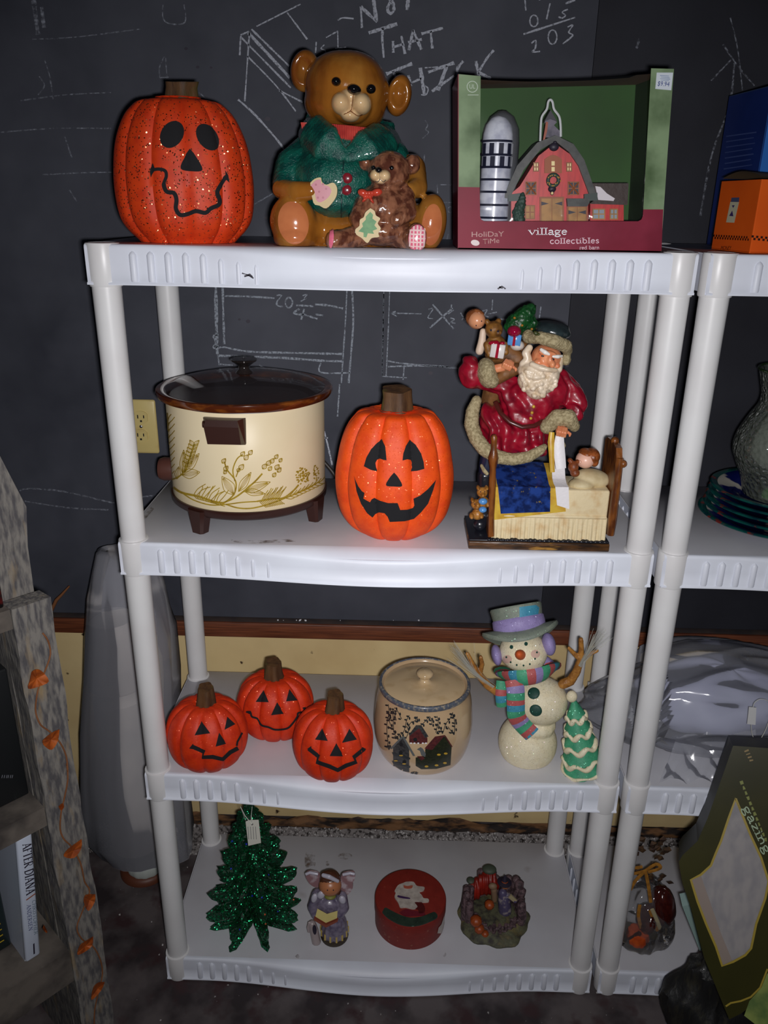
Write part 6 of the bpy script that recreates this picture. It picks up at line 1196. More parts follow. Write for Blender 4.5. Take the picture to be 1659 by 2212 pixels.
relief('embossed_hat', [(475, 490), (530, 490), (570, 540), (565, 590), (520, 600), (510, 560), (480, 550)], mat('tin_dark', hexc(84, 24, 26), .4), .0022); relief('embossed_mouth', [(380, 350), (415, 358), (460, 352), (455, 376), (420, 382), (385, 375)], mat('tin_pink', hexc(176, 90, 70), .4), .0036); relief('embossed_eye', [(330, 440), (380, 452), (435, 464), (432, 474), (370, 468), (325, 455)], mat('tin_violet', hexc(66, 40, 84), .3), .0036)
relief('embossed_scarf', [(345, 590), (400, 560), (470, 575), (560, 590), (570, 612), (500, 618), (400, 620)], mat('tin_maroon', hexc(110, 30, 44), .4), .0022)
relief('embossed_sprig', [(190, 590), (215, 550), (260, 570), (340, 610), (440, 640), (540, 630), (620, 600), (660, 590), (685, 630), (620, 670), (520, 705), (420, 712), (330, 690), (240, 640)], glitter('sprig_green', hexc(44, 62, 50), hexc(30, 46, 36), 300, dens=.05, flake=(.5, .9, .7), rough=.3), .003)
decal('label_sticker', [[k(*p) for p in ((742, 610), (745, 680), (720, 770), (680, 770), (690, 720), (715, 690))]], WB, tn, bvh(*[o for o in tn.children if o.name.startswith(('tin_body', 'lid'))]), .0012, 4)

# autumn witch scene
cx_, cy_ = .690, .108; wt = thing('witch_figurine', 'small resin scene of a witch among purple stumps and orange pumpkins', 'figurine', (cx_, cy_, D3))
GND = mat('scene_ground', hexc(92, 92, 68), .7, hexc(50, 46, 42), 60, .4, .62, .8, 150, col3=hexc(130, 118, 74), ns3=30); STU = mat('scene_stump', hexc(104, 82, 86), .6, hexc(58, 42, 46), 110, .42, .6, .9, 260); RD = mat('scene_red', hexc(148, 30, 16), .45, hexc(110, 20, 12), 50); ORG = mat('scene_orange', hexc(150, 66, 22), .45)
mb = MB(); mb.lathe((cx_, cy_-.004, D3+.0006), [(.078, 0), (.080, .006), (.072, .014), (.05, .022), (.02, .026), (.002, .026)], 60, .95, lambda q, z: 1+.05*sin(q*5+1)+.03*sin(q*11)); gd = ob('ground', mb, GND, wt)
rr = random.Random(8)
for i in range(19):
    t = radians(-28+236*i/18); r_ = .062+rr.gauss(0, .003); h_ = .052+.035*abs(sin(t*2.3+.4))+rr.uniform(-.006, .006); x, y = cx_+r_*cos(t), cy_+.004+r_*.86*sin(t); mb = MB(); w_ = rr.uniform(.0085, .0115)
    mb.tube([(x, y, D3+.006), (x+rr.gauss(0, .002), y, D3+h_*.5), (x+rr.gauss(0, .002), y, D3+h_), (x, y, D3+h_+.004)], [w_*1.1, w_, w_*.9, w_*.5], 9); ob('stump', mb, STU, wt)
for i in range(9):
    t = radians(200+130*i/8); x, y = cx_+.05*cos(t), cy_-.004+.05*sin(t); mb = MB(); mb.tube([(x, y, D3+.010), (x+rr.gauss(0, .004), y+.002, D3+.030+rr.uniform(0, .01))], [.006, .004], 7); mb.tube([(x-.010, y+.004, D3+.02+rr.uniform(0, .01)), (x+.012, y, D3+.022+rr.uniform(0, .01))], .003, 6); ob('twig', mb, STU, wt)
Yw = cy_+.035
mb = MB(); mb.pb(k(1120, 330), Yw, 120*S, 120*S, .018); mb.pb(k(1020, 380), Yw-.005, 70*S, 110*S, .018); mb.pb(k(1150, 260), Yw+.006, 70*S, 60*S, .014); blob('red_cloth', mb, RD, wt, .002, 2, disp=lambda p: .0012*sin(p.x*700))
mb = MB(); mb.pb(k(1150, 200), Yw+.012, 66*S, 36*S, .014); mb.pb(k(985, 300), Yw, 40*S, 24*S, .01); blob('leaf_clump', mb, mat('scene_leaf', hexc(66, 74, 60), .6), wt, .002, 1)
mb = MB(); mb.limb([(k(1290, 560), cy_-.002, 62*S), (k(1280, 470), cy_, 58*S), (k(1270, 410), cy_, 40*S)]); mb.limb([(k(1300, 430), cy_, 30*S), (k(1350, 450), cy_-.01, 26*S), (k(1380, 480), cy_-.014, 22*S)]); blob('witch_dress', mb, mat('witch_violet', hexc(82, 74, 104), .4, hexc(150, 140, 140), 90, .52, .62), wt, .0016, 2)
mb = MB(); mb.pb(k(1290, 340), cy_-.004, 38*S, 36*S, .009); ob('witch_face', mb, mat('witch_skin', hexc(186, 112, 66), .4), wt)
hc_ = oY(*k(1285, 318), cy_); mb = MB(); mb.lathe(hc_, [(.0155, 0), (.016, .0015), (.0085, .004), (.005, .013), (.001, .022)], 20); ob('witch_hat', mb, INK, wt); hc_ = hc_+V((0, -.001, .006)); mb = MB(); mb.tube([hc_+V((.0062*cos(t), .0062*sin(t), 0)) for t in [2*pi*i/14 for i in range(15)]], .0014, 6, False); ob('hat_band', mb, ORG, wt)
mb = MB(); mb.prism([oY(*k(*p), cy_-.018) for p in ((1345, 430), (1398, 480), (1375, 500), (1320, 455))], (0, .004, 0)); ob('scroll', mb, mat('scene_paper', hexc(170, 156, 120), .6), wt, False)
mb = MB(); mb.pb(k(1180, 350), cy_, 40*S, 34*S, .007); mb.limb([(k(1190, 380), cy_, 30*S), (k(1195, 470), cy_, 26*S)]); blob('scarecrow', mb, mat('scene_tan', hexc(130, 104, 80), .6), wt, .0016, 1)
for x, y, r_ in ((1150, 515, 46), (1030, 660, 54), (1060, 730, 46), (1110, 775, 36)): mb = MB(); c_ = oY(*k(x, y), cy_-.02 if y < 600 else cy_-.055); u_ = r_*S*mpp(*k(x, y), .06); mb.lathe(c_-V((0, 0, u_*.8)), [(u_*.4, 0), (u_*.9, u_*.3), (u_, u_*.8), (u_*.85, u_*1.3), (u_*.3, u_*1.6)], 30, rib=lambda q, z: 1-.12*(1-abs(sin(4*q)))**2); ob('mini_pumpkin', mb, ORG, wt)
# ================================================================ weathered bookcase at the left edge
PH = radians(48); A_ = V((cos(PH), sin(PH), 0)); N_ = V((sin(PH), -cos(PH), 0)); P0 = V((-.063, -.2, 0))
def onP(px, py, back=0): d = ray(px, py); q = P0-N_*back; return CP+d*((q-CP).dot(N_)/d.dot(N_))
BM = Matrix(((A_.x, N_.x, 0, P0.x), (A_.y, N_.y, 0, P0.y), (0, 0, 1, 0), (0, 0, 0, 1)))    # local: x along the shelf, y out to the front, z up
BARN = mat('weathered_board', hexc(124, 120, 114), .85, hexc(78, 76, 78), 60, .4, .62, .6, 90, stretch=(2.6, 2.6, .6), col3=hexc(140, 122, 94), ns3=18, lo3=.58, hi3=.72, detail=6)
BARNH = mat('weathered_shelf_board', hexc(104, 96, 88), .85, hexc(66, 60, 56), 14, .4, .6, .4, 50, detail=6)
bc = thing('bookcase', 'rustic bookcase of weathered grey barn boards at the left edge', 'bookcase', P0)
zt = onP(108, 1290).z; wp = (onP(24, 1322)-onP(108, 1290)).dot(-A_)
def board(nm, a, b, m=BARN, jag=0, n=1):
    mb = MB(); (x0, y0, z0), (x1, y1, z1) = a, b; vs = []
    L = [z0+(z1-z0)*i/n for i in range(n+1)]
    for i, z in enumerate(L):
        j = [jag*noise.noise(V((z*14, s_*7.3, 1))) for s_ in range(4)]
        vs += [BM @ V(p) for p in ((x0+j[0], y0, z), (x1+j[1], y0, z), (x1+j[2], y1, z), (x0+j[3], y1, z))]
    fs = [(3, 2, 1, 0), tuple(range(n*4, n*4+4))]+[(i*4+k_, i*4+(k_+1) % 4, i*4+4+(k_+1) % 4, i*4+4+k_) for i in range(n) for k_ in range(4)]
    mb.add(vs, fs); return ob(nm, mb, m, bc, False)
post = board('upright', (-wp, -.034, .0005), (0, 0, zt), jag=.004, n=36)
board('end_board', (-wp+.004, -.24, .0005), (-.010, -.0345, zt-.03), jag=.003, n=12); board('end_board', (-.78, -.24, .0005), (-.745, 0, zt-.03), n=6)
zu1, zl1 = onP(40, 1727, .05).z, onP(57, 2082, .03).z; zu0, zl0 = .622, .272
for z0, z1 in ((zl0, zl1), (zu0, zu1), (zt-.032, zt)): board('shelf_board', (-.745, -.235, z0), (-wp-.0005, -.003, z1), BARNH)
board('back_board', (-.78, -.252, .0005), (-.02, -.2405, zt-.02), BARN)
# taller plank with a clipped corner standing behind the post
pts = [onP(x, y, .055) for x, y in ((75, 1288), (60, 1180), (57, 1095), (0, 985), (-60, 985))]; lo = [onP(75, 1288, .055), pts[-1]]
P_ = pts+[V((pts[-1].x, pts[-1].y, .001)), V((pts[0].x, pts[0].y, .001))]
mb = MB(); mb.prism(P_, -N_*.022); ob('end_plank', mb, BARN, bc, False)
# books and boxes on it
def book(nm, label, cat, x, y, z, w_, h_, d_, cov, page, grp=None, BM=BM):
    """spine faces out; x is the left side of the spine in shelf coordinates, y its front"""
    t = thing(nm, label, cat, BM @ V((x+w_/2, y-d_/2, z)), grp)
    mb = MB(); mb.rbox((x, y-.012, z), (x+w_, y, z+h_), .004, 2, BM); mb.box((x, y-d_, z), (x+.003, y-.006, z+h_), BM); mb.box((x+w_-.003, y-d_, z), (x+w_, y-.006, z+h_), BM); ob('cover', mb, cov, t)
    mb = MB(); mb.box((x+.0031, y-d_+.004, z+.003), (x+w_-.0031, y-.0121, z+h_-.003), BM); ob('pages', mb, page, t, False); return t
PAGE = mat('pages', hexc(200, 190, 166), .8)
B0 = BM.inverted() @ onP(57, 2082, .03); B1 = BM.inverted() @ onP(83, 2050, .03); T0 = BM.inverted() @ onP(36, 1817, .03); T1 = BM.inverted() @ onP(73, 1801, .03); hb = T0.z-zl1; sh_ = (T0.x-B0.x)/hb; LEAN = BM @ Matrix(((1, 0, sh_, -zl1*sh_), (0, 1, 0, 0), (0, 0, 1, 0), (0, 0, 0, 1))); WB_ = ((B1.x-B0.x)+(T1.x-T0.x))/2
wb = book('book', 'white hardback with dark serif title on its spine, on the lower left shelf', 'book', B0.x, B0.y, zl1+.0006, WB_, hb, .16, mat('book_white', hexc(196, 204, 220), .3, coat=.2), PAGE, 'books on the lower shelf', LEAN)
SP = (onP(57, 2082, .03), N_); kb = K(0, 1780, 6.142)
def run(s, a, b, h, m, wt=.12, y=0): return decal('spine_print', serif(s, kb(*a), kb(*b), h, wt), m, wb, SP, .0008)
d1 = run('AFTER DIANA', (296, 268), (348, 948), (19, -7), INK); d1['kind'] = 'stuff'
decal('spine_print', [stroke([kb(345, 1008), kb(466, 920)], 2.2)], mat('rust_print', hexc(150, 84, 60), .5), wb, SP, .0008)
run('CHRISTOPHER', (425, 1010), (452, 1470), (8, -2), mat('grey_print', hexc(90, 110, 120), .5))['kind'] = 'stuff'; run('ANDERSEN', (352, 1072), (380, 1420), (8.5, -2.6), mat('navy_print', hexc(50, 60, 110), .5))['kind'] = 'stuff'
decal('publisher_mark', [[kb(*p) for p in ((436, 1590), (455, 1575), (462, 1715), (442, 1728))]], INK, wb, SP, .0008)
b2 = book('book', 'dark hardback with teal and yellow block lettering left of the white book', 'book', B0.x-.044, B0.y-.055, zl1+.0006, .043, hb*.93, .15, mat('book_dark', hexc(18, 34, 34), .3, coat=.3), PAGE, 'books on the lower shelf')
S2 = (P0+N_*(B0.y-.055), N_); sm = onP(0, 1900, .03)
def vtext(s, x, z0, z1, cap, m, y, par):
    v = text2d(s, (0, 0), (1, 0), (0, -1)); mb = MB(); mb.add([BM @ V((x-cap*b, y+.0008, z0+(z1-z0)*a)) for a, b in v[1]], v[2]); o = ob('spine_print', mb, m, par, False); o['kind'] = 'stuff'
    bm = bmesh.new(); bm.from_mesh(o.data)
    for f in bm.faces:
        if f.normal.dot(N_) < 0: f.normal_flip()
    bm.to_mesh(o.data); bm.free()
vtext('MICHAEL CONNELLY', B0.x-.012, zl1+hb*.90, zl1+hb*.36, -.020, mat('teal_print', hexc(40, 130, 118), .4), B0.y-.055, b2); vtext('VOID MOON', B0.x-.012, zl1+hb*.34, zl1+hb*.1, -.020, mat('yellow_book_print', hexc(190, 160, 40), .4), B0.y-.055, b2) if 0 else vtext('I I I I I I', B0.x-.012, zl1+hb*.34, zl1+hb*.08, -.020, mat('yellow_book_print', hexc(190, 160, 40), .4), B0.y-.055, b2)
Bk = BM.inverted() @ onP(66, 1727, .05)
bx = thing('box', 'black box with faint grey printing on the middle left shelf', 'box', BM @ V((Bk.x-.09, Bk.y-.08, zu1)))
mb = MB(); mb.rbox((Bk.x-.19, Bk.y-.16, zu1+.0006), (Bk.x, Bk.y, zu1+.24), .003, 2, BM); ob('carton', mb, mat('black_carton', hexc(22, 24, 26), .5, hexc(46, 50, 50), 18, .55, .8, stretch=(3, 3, .4)), bx)
k6 = K(0, 1600, 3.614); decal('grey_print', [stroke([k6(x, 290), k6(x+6, 266)], 1.5) for x in (12, 30, 48, 60, 78, 92)], mat('dim_print', hexc(110, 112, 120), .5), bx, (P0+N_*Bk.y, N_), .0008)['kind'] = 'stuff'
Rk = BM.inverted() @ onP(6, 1285, .012)
rb = book('book', 'red and black book standing on top of the bookcase at the frame edge', 'book', Rk.x-.04, Rk.y, zt+.0006, .04, .15, .12, mat('book_red_black', hexc(120, 24, 22), .3, hexc(14, 12, 14), 14, .45, .5, stretch=(.2, .2, 1)), PAGE)
# garland of orange leaves pinned down the post
gd = thing('leaf_garland', 'brown vine garland with orange heart-shaped leaves hanging down the grey bookcase post', 'garland', onP(100, 1370, -.004))
VINE = mat('vine', hexc(126, 78, 44), .7); LF = mat('orange_leaf', hexc(172, 86, 24), .6, hexc(130, 58, 16), 60, bump=.3)
k5 = K(0, 980, 3.072); ln = [k5(*p) for p in ((282, 1190), (318, 1240), (335, 1330), (300, 1440), (260, 1540), (240, 1640), (238, 1720), (270, 1800), (330, 1845), (400, 1920), (440, 2010), (450, 2110))]+[k6(*p) for p in ((520, 180), (530, 300), (500, 460), (478, 560), (470, 690), (500, 770), (560, 830), (630, 960), (660, 1100), (700, 1180), (640, 1340), (600, 1460), (640, 1550), (720, 1600), (780, 1700), (800, 1820), (770, 1960), (740, 2100), (736, 2230))]
mb = MB(); mb.tube([onP(x, y, -.003-.0015*sin(i)) for i, (x, y) in enumerate(curve(ln, 3))], .0013, 6); ob('vine', mb, VINE, gd)
def leaf3(pts, lift=.010):
    pp = curve(pts+pts[:1], 3)[:-1]; cx = sum(p[0] for p in pp)/len(pp); cy = sum(p[1] for p in pp)/len(pp); mb = MB(); n = len(pp)
    top = [onP(x, y, -.005-lift*(.4+.6*abs(sin(i*.9)))) for i, (x, y) in enumerate(pp)]; c = onP(cx, cy, -.0045); e = N_*.0007
    mb.add([p for p in top]+[c]+[p-e for p in top]+[c-e], [(i, (i+1) % n, n) for i in range(n)]+[(n+1+(i+1) % n, n+1+i, 2*n+1) for i in range(n)]+[(i, n+1+i, n+1+(i+1) % n, (i+1) % n) for i in range(n)]); ob('leaf', mb, LF, gd, True, flatdeg=25)
for kk, pts in ((k5, [(210, 1450), (240, 1432), (280, 1445), (325, 1510), (260, 1545), (188, 1560), (200, 1500)]), (k5, [(395, 1830), (385, 1905), (345, 1965), (300, 1945), (282, 1910), (310, 1880), (350, 1850)]), (k6, [(340, 0), (370, -40), (440, -60), (450, 10), (400, 75), (345, 50)]) if 0 else (k6, [(458, 515), (490, 490), (500, 520), (475, 545)]),
                (k6, [(638, 770), (635, 840), (580, 915), (500, 905), (530, 850)]), (k6, [(745, 1200), (740, 1260), (690, 1330), (655, 1260), (665, 1210), (700, 1200)]), (k6, [(728, 1530), (720, 1600), (660, 1650), (605, 1672), (625, 1600), (680, 1560)]), (k6, [(818, 1885), (790, 1950), (715, 2025), (730, 1930), (770, 1890)]), (k6, [(345, 1440), (370, 1490), (360, 1500), (335, 1470)])):
    leaf3([kk(*p) for p in pts])

# ================================================================ tall wrapped lamp between bookcase and shelf unit
lp = thing('wrapped_lamp', 'tall pale lamp wrapped in a cloudy plastic bag, left of the shelf unit', 'wrapped lamp', (-.155, .285, 0))
BAG = film('cloudy_plastic', (.74, .75, .84), .26, .2, .97); Yl = .262
rows = [(232, 238, 1190, Yl, .004), (222, 290, 1194, Yl, .025), (214, 320, 1206, Yl, .04), (207, 345, 1250, Yl, .062), (199, 360, 1320, Yl, .072), (196, 392, 1400, Yl, .078), (193, 402, 1500, Yl, .082), (189, 400, 1620, Yl, .084), (187, 408, 1720, Yl, .086), (187, 422, 1800, Yl, .086), (194, 426, 1850, Yl, .082), (222, 420, 1880, Yl, .075)]
nz = lambda p: V((.007*noise.noise(p*16), -.002+.006*noise.noise(p*13+V((5, 0, 0))), 0))
mb = MB(); mb.loft(rows, 48, lambda q, i: 1+.04*sin(q*5+i*.35)+.03*abs(sin(q*6-i*.2))+.012*sin(q*17-i*.5), False, -.031, nz, True); ob('plastic_bag', mb, BAG, lp)
PALE = mat('pale_shade', hexc(214, 206, 200), .7, hexc(196, 190, 186), 8); YL = .285
def ring(x, y): return oY(x, y, YL)
zz = lambda y: oY(262, y, YL).z
xc = oY(282, 1600, YL).x-.012
mb = MB(); mb.lathe((xc, YL, 0), [(.050, zz(1335)), (.066, zz(1470)), (.062, zz(1474))], 40); ob('lamp_shade', mb, PALE, lp)
mb = MB(); mb.lathe((xc, YL, 0), [(.060, .09), (.060, zz(1500)), (.03, zz(1480))], 40); ob('lamp_body', mb, PALE, lp)
mb = MB(); c_ = oZ(300, 1905, .012); mb.lathe((c_.x, c_.y+.055, 0), [(.062, .0005), (.062, .010), (.055, .018), (.03, .02)], 40); ob('lamp_foot', mb, mat('foot_brown', hexc(96, 52, 34), .5), lp)
mb = MB(); mb.lathe((c_.x+.006, c_.y+.045, 0), [(.044, .020), (.047, .028), (.046, .06), (.040, .065)], 44, 1, lambda q, z: 1+.02*sin(q*13)); ob('paper_collar', mb, mat('paper_white', hexc(190, 196, 190), .7), lp)
# twig poking up behind the bookcase
tw = thing('twig', 'thin bare twig leaning on the chalk tray behind the bookcase', 'twig', oY(112, 1310, .32)); mb = MB(); mb.tube([oY(108, 1325, .335), oY(122, 1296, .335), oY(134, 1284, .338), oY(150, 1266, .342)], [.004, .004, .003, .002], 8); ob('stem', mb, VINE, tw)
# ================================================================ things on the right-hand unit
def quadbox(nm, label, cat, f, depth, m, ms, m3=None):
    pass
# orange carton and the blue carton behind it
TZ = 1.5125; K4 = K(1400, 150, 4.4247)
def carton(nm, label, A, B, Cc, htop, mA, mB, dz=0):
    """A far end of the left side, B near corner, Cc far end of the right side (floor points); htop: height"""
    t = thing(nm, label, 'box', ((A.x+Cc.x)/2, (A.y+Cc.y)/2, A.z)); D = A+(Cc-B); up = V((0, 0, htop))
    for n_, p, q, m in (('left_side', A, B, mA), ('right_side', B, Cc, mB), ('back_side', Cc, D, mB), ('far_side', D, A, mA)):
        mb = MB(); nn = (q-p).cross(up).normalized(); mb.prism([p, q, q+up, p+up], -nn*.0015 if nn.dot(((A+Cc)/2)-p) < 0 else nn*.0015); ob(n_, mb, m, t, False)
    mb = MB(); o_ = V((0, 0, .001)); mb.prism([A+o_, B+o_, Cc+o_, D+o_], (0, 0, .001)); ob('bottom', mb, mA, t, False); return t, D, up
ORS = mat('carton_orange', hexc(222, 92, 22), .45, hexc(206, 80, 18), 6, coat=.15); KR = mat('carton_kraft', hexc(96, 74, 44), .8)
Bo = oZ(1616, 561, TZ+.0004); Bo = V((oY(1616, 561, -.002).x, -.002, TZ+.0004)); Ao = V((oY(1534, 556, .12).x, .12, TZ+.0004)); Co = V((Bo.x+.17, .035, TZ+.0004))
ho = oY(1645, 388, -.002).z-TZ
oc_, Do, up = carton('orange_carton', 'orange carton with black checker band on top of the right-hand unit', Ao, Bo, Co, ho, ORS, ORS)
mb = MB(); mb.grid(lambda u, v: (Ao+up).lerp(Bo+up, u)+((Do-Ao)*(.9*v)+V((0, 0, .004+.009*sin(pi*u)*(1-v)))), 12, 6); ob('top_flap', mb, KR, oc_)
PA = p3(Ao, Bo, Bo+up); PB = p3(Bo, Co, Bo+up); kk = K(1500, 370, 10.434)
CHK = mat('checker_black', hexc(40, 14, 8), .5); sh = []
for r in (0, 1):
    for i in range(14):
        x = 440+i*57+r*28; y = 1425+i*3+r*52; sh.append([kk(*p) for p in ((x, y), (x+28, y+1), (x+24, y+50), (x-4, y+49))])
decal('checker_print', sh, CHK, oc_, PA, .0008)['kind'] = 'stuff'; sh = []
for r in (0, 1):
    for i in range(9):
        x = 1285+i*102+r*40; y = 1440+i*10+r*58; sh.append([kk(*p) for p in ((x, y), (x+52, y+6), (x+42, y+56), (x-8, y+50))])
decal('checker_print', sh, CHK, oc_, PB, .0008)['kind'] = 'stuff'
decal('label_print', [[kk(*p) for p in ((820, 690), (1018, 695), (910, 1160), (725, 1150))]], mat('label_grey', hexc(190, 186, 160), .5), oc_, PA, .0008); decal('label_print', [[kk(*p) for p in ((850, 595), (1025, 590), (1015, 692), (830, 690))]], mat('label_navy', hexc(70, 76, 110), .5), oc_, PA, .0008)
decal('label_print', [[kk(*p) for p in ((862, 768), (925, 765), (890, 830))], [kk(*p) for p in ((870, 885), (895, 1015), (800, 1005))]], mat('mark_violet', hexc(60, 44, 100), .5), oc_, PA, .0012)['kind'] = 'stuff'
decal('carton_print', [text2d('MONEY', kk(600, 1770), kk(830, 1775), (2.2, -8.6))], CHK, oc_, PA, .0008)['kind'] = 'stuff'
BLU_ = mat('carton_blue', hexc(26, 46, 110), .4, hexc(18, 34, 86), 5, coat=.2); SKY = mat('carton_sky', hexc(50, 110, 190), .4, hexc(170, 200, 226), 5, .52, .7)
Yb = .16; Bb = V((oY(1634, 400, Yb).x, Yb, TZ+.0004)); Ab = V((oY(1546, 400, .30).x, .30, TZ+.0004)); Cb = V((Bb.x+.2, .20, TZ+.0004)); hb_ = oY(1657, 186, Yb).z-TZ
b_, Db, upb = carton('blue_carton', 'tall dark blue carton with pale blue front behind the orange one', Ab, Bb, Cb, hb_, BLU_, SKY)
mb = MB(); mb.prism([Ab+upb, Bb+upb, Cb+upb, Db+upb], (0, 0, .0015)); ob('top_flap', mb, mat('carton_blue_top', hexc(44, 60, 96), .5), b_, False)
PA2 = p3(Ab, Bb, Bb+upb); decal('carton_print', [stroke([K4(750+(i % 3)*3-i*4, 640+i*52), K4(1040-(i % 2)*18-i*7, 600+i*52)], 2.2, .3) for i in range(7)], mat('dim_blue_print', hexc(60, 76, 130), .5), b_, PA2, .0008)['kind'] = 'stuff'
# crackle glass vase on a stack of plates
D1 = DECK[1]; pcx = oY(1672, 1150, .14).x; PY = .14; pr_ = 160*mpp(1672, 1150, PY)
TEALP = mat('plate_teal', hexc(16, 84, 78), .12, hexc(12, 50, 60), 40, coat=.6, col3=hexc(120, 44, 40), ns3=36, lo3=.6, hi3=.64); COB = mat('plate_cobalt', hexc(16, 26, 96), .1, hexc(200, 196, 186), 9, .55, .58, coat=.6)
zp = D1+.0006
names = ('bottom plate of the stack, cobalt blue with a teal rim', 'second plate up, teal patterned rim', 'third plate up, dark teal rim', 'fourth plate up, teal rim', 'top plate of the stack, under the glass vase')
for i in range(5):
    r = pr_*(1.0, .95, .93, .91, .90)[i]; z = zp+i*.0125; pl = thing('plate', names[i], 'plate', (pcx, PY, z), 'plates stacked on the right-hand unit')
    mb = MB(); mb.lathe((pcx, PY, z), [(r*.55, 0), (r*.58, .001), (r*.66, .006), (r*.97, .016), (r, .0185), (r*.985, .0195), (r*.66, .0095), (r*.6, .0045), (.002, .0042)], 64, close=False); ob('dish', mb, COB, pl)
    mb = MB(); mb.lathe((pcx, PY, z), [(r*.90, .0137), (r*.985, .0165), (r*1.006, .0188), (r*.985, .0206), (r*.90, .0186)], 64, close=False); ob('rim', mb, TEALP, pl)
zv = zp+4*.0125+.0052
CRK = film('crackle_glass', (.62, .70, .58), .10, .07, .92); t = CRK.node_tree; gN = [n for n in t.nodes if n.type == 'BSDF_GLOSSY'][0]
vo = t.nodes.new('ShaderNodeTexVoronoi'); vo.inputs['Scale'].default_value = 110; tc = t.nodes.new('ShaderNodeTexCoord'); t.links.new(tc.outputs['Object'], vo.inputs['Vector']); bn = t.nodes.new('ShaderNodeBump'); bn.inputs['Strength'].default_value = 1; bn.inputs['Distance'].default_value = .004; t.links.new(vo.outputs['Distance'], bn.inputs['Height']); t.links.new(bn.outputs['Normal'], gN.inputs['Normal']); t.links.new(bn.outputs['Normal'], t.nodes['Principled BSDF'].inputs['Normal'])
vs_ = thing('glass_vase', 'clear crackle glass vase with a green base on the plate stack', 'vase', (pcx, PY, zv)); mm = mpp(1672, 950, PY)
zy = lambda y: oY(1672, y, PY).z
zs = [(82, 1052), (92, 1020), (108, 990), (118, 965), (114, 935), (98, 900), (82, 872), (80, 850), (88, 820), (93, 800)]
pf = curve([(r*mm, zy(y)) for r, y in zs], 4); sh_ = zv+.001-pf[0][1]; pf = [(r, z+sh_*(1-(i/len(pf)))) for i, (r, z) in enumerate(pf)]
mb = MB(); mb.lathe((pcx, PY, 0), [(.002, pf[0][1])]+pf+[(pf[-1][0]-.003, pf[-1][1])]+[(r-.0035, z) for r, z in reversed(pf[1:])]+[(.002, pf[0][1]+.006)], 56, close=False); ob('vessel', mb, CRK, vs_)
mb = MB(); mb.lathe((pcx, PY, 0), [(.004, pf[0][1]+.0065), (pf[1][0]-.006, pf[0][1]+.0065), (pf[3][0]-.006, pf[3][1]+.004), (.004, pf[3][1]+.002)], 40); ob('base_tint', mb, mat('vase_green', hexc(40, 120, 20), .1, coat=.5, alpha=.75), vs_)
mb = MB(); mb.tube([(pcx+pf[-1][0]*cos(t_), PY+pf[-1][0]*sin(t_), pf[-1][1]) for t_ in [2*pi*i/40 for i in range(41)]], .0024, 8, False); ob('lip', mb, mat('vase_lip', hexc(36, 60, 20), .08, coat=.8, alpha=.7), vs_)
# pillow-like bundle in a crackling clear bag
D2 = DECK[2]; bg = thing('wrapped_bundle', 'crumpled clear plastic bag holding a lavender bundle on the right-hand unit', 'bag', (1.13, .15, D2))
LAV = mat('lavender_cloth', hexc(168, 172, 198), .6, hexc(150, 152, 184), 7, .4, .65, .1, 40)
mb = MB(); mb.ball((1.13, .165, D2+.085), (.165, .105, .072), None, 64, 36, lambda q, t: 1+.06*sin(q*3+t*4)+.03*sin(q*7-t*3))
for p in mb.v: p.z = max(p.z, D2+.003); p += V((.016*noise.noise(p*8), .012*noise.noise(p*7+V((3, 0, 0))), 0))
ob('bundle', mb, LAV, bg)
BAGF = film('crisp_plastic', (.82, .84, .94), .20, .14, .96)
def bagm(c, r, sc, amp, seed, n=120, m=70, zmin=D2+.0012, ani=None):
    """a skin with sharp creases running along one direction"""
    mb = MB(); mb.ball(c, r, None, n, m); A = ani or (1, 1, 1)
    for p in mb.v:
        d = (p-V(c)).normalized(); s = V((p.x*A[0], p.y*A[1], p.z*A[2]))*sc
        w_ = noise.noise(s+V((seed, 0, 0))); w2 = 1-2*abs(noise.noise(s*1.7+V((0, seed, 1)))); p += d*(amp*w_+amp*.8*(w2 if w2 > .2 else w2*.3)-.4*amp)
        p.z = max(p.z, zmin+.0012*(1+noise.noise(p*40)))
    return mb
RT = Matrix.Rotation(radians(32), 3, 'Y')
def bundlebag():
    mb = bagm((0, 0, 0), (.265, .138, .112), 9, .016, 2.0, 170, 90, -1, (.35, 1.3, 1.6))
    for p in mb.v: q = p.copy(); p.x = q.x+1.10+q.z*.15; p.y = q.y*(1 if abs(q.x) < .12 else .82)+.165; p.z = max(q.z*(1 if q.x > -.05 else max(.35, 1+(q.x+.05)*2.6))+D2+.088-(.03 if q.x < -.12 else 0), D2+.0015+.001*noise.noise(q*40))
    return mb
ob('plastic_bag', bundlebag(), BAGF, bg)
mb = MB()
def tail(u, v):
    a = u*9+v*3; fold = .012*abs(sin(a*1.3+v*2))*(1-.4*v)+.006*noise.noise(V((u*9, v*3, 2)))
    return V((.965+.20*u+.05*v*(1-u), -.006+.075*v, D2+.0022+fold+.05*v*v+.018*u*v))
mb.grid(tail, 80, 30); ob('bag_end', mb, BAGF, bg)
tgp = oY(1626, 1545, .01); mb = MB(); mb.prism([oY(*p, .01) for p in ((1618, 1527), (1634, 1529), (1632, 1566), (1614, 1564))], (0, .001, 0)); bt = thing('paper_tag', 'small white paper tag on a loop of string on the plastic bag', 'price tag', tgp); ob('card', mb, mat('tag_white', hexc(214, 214, 214), .6), bt, False)
mb = MB(); mb.tube(curve([tuple(oY(x, y, .012)) for x, y in ((1626, 1532), (1630, 1518), (1645, 1510), (1662, 1520), (1660, 1560), (1640, 1600), (1626, 1590), (1622, 1562))], 4), .0006, 6); ob('string', mb, MATS['string'], bt)
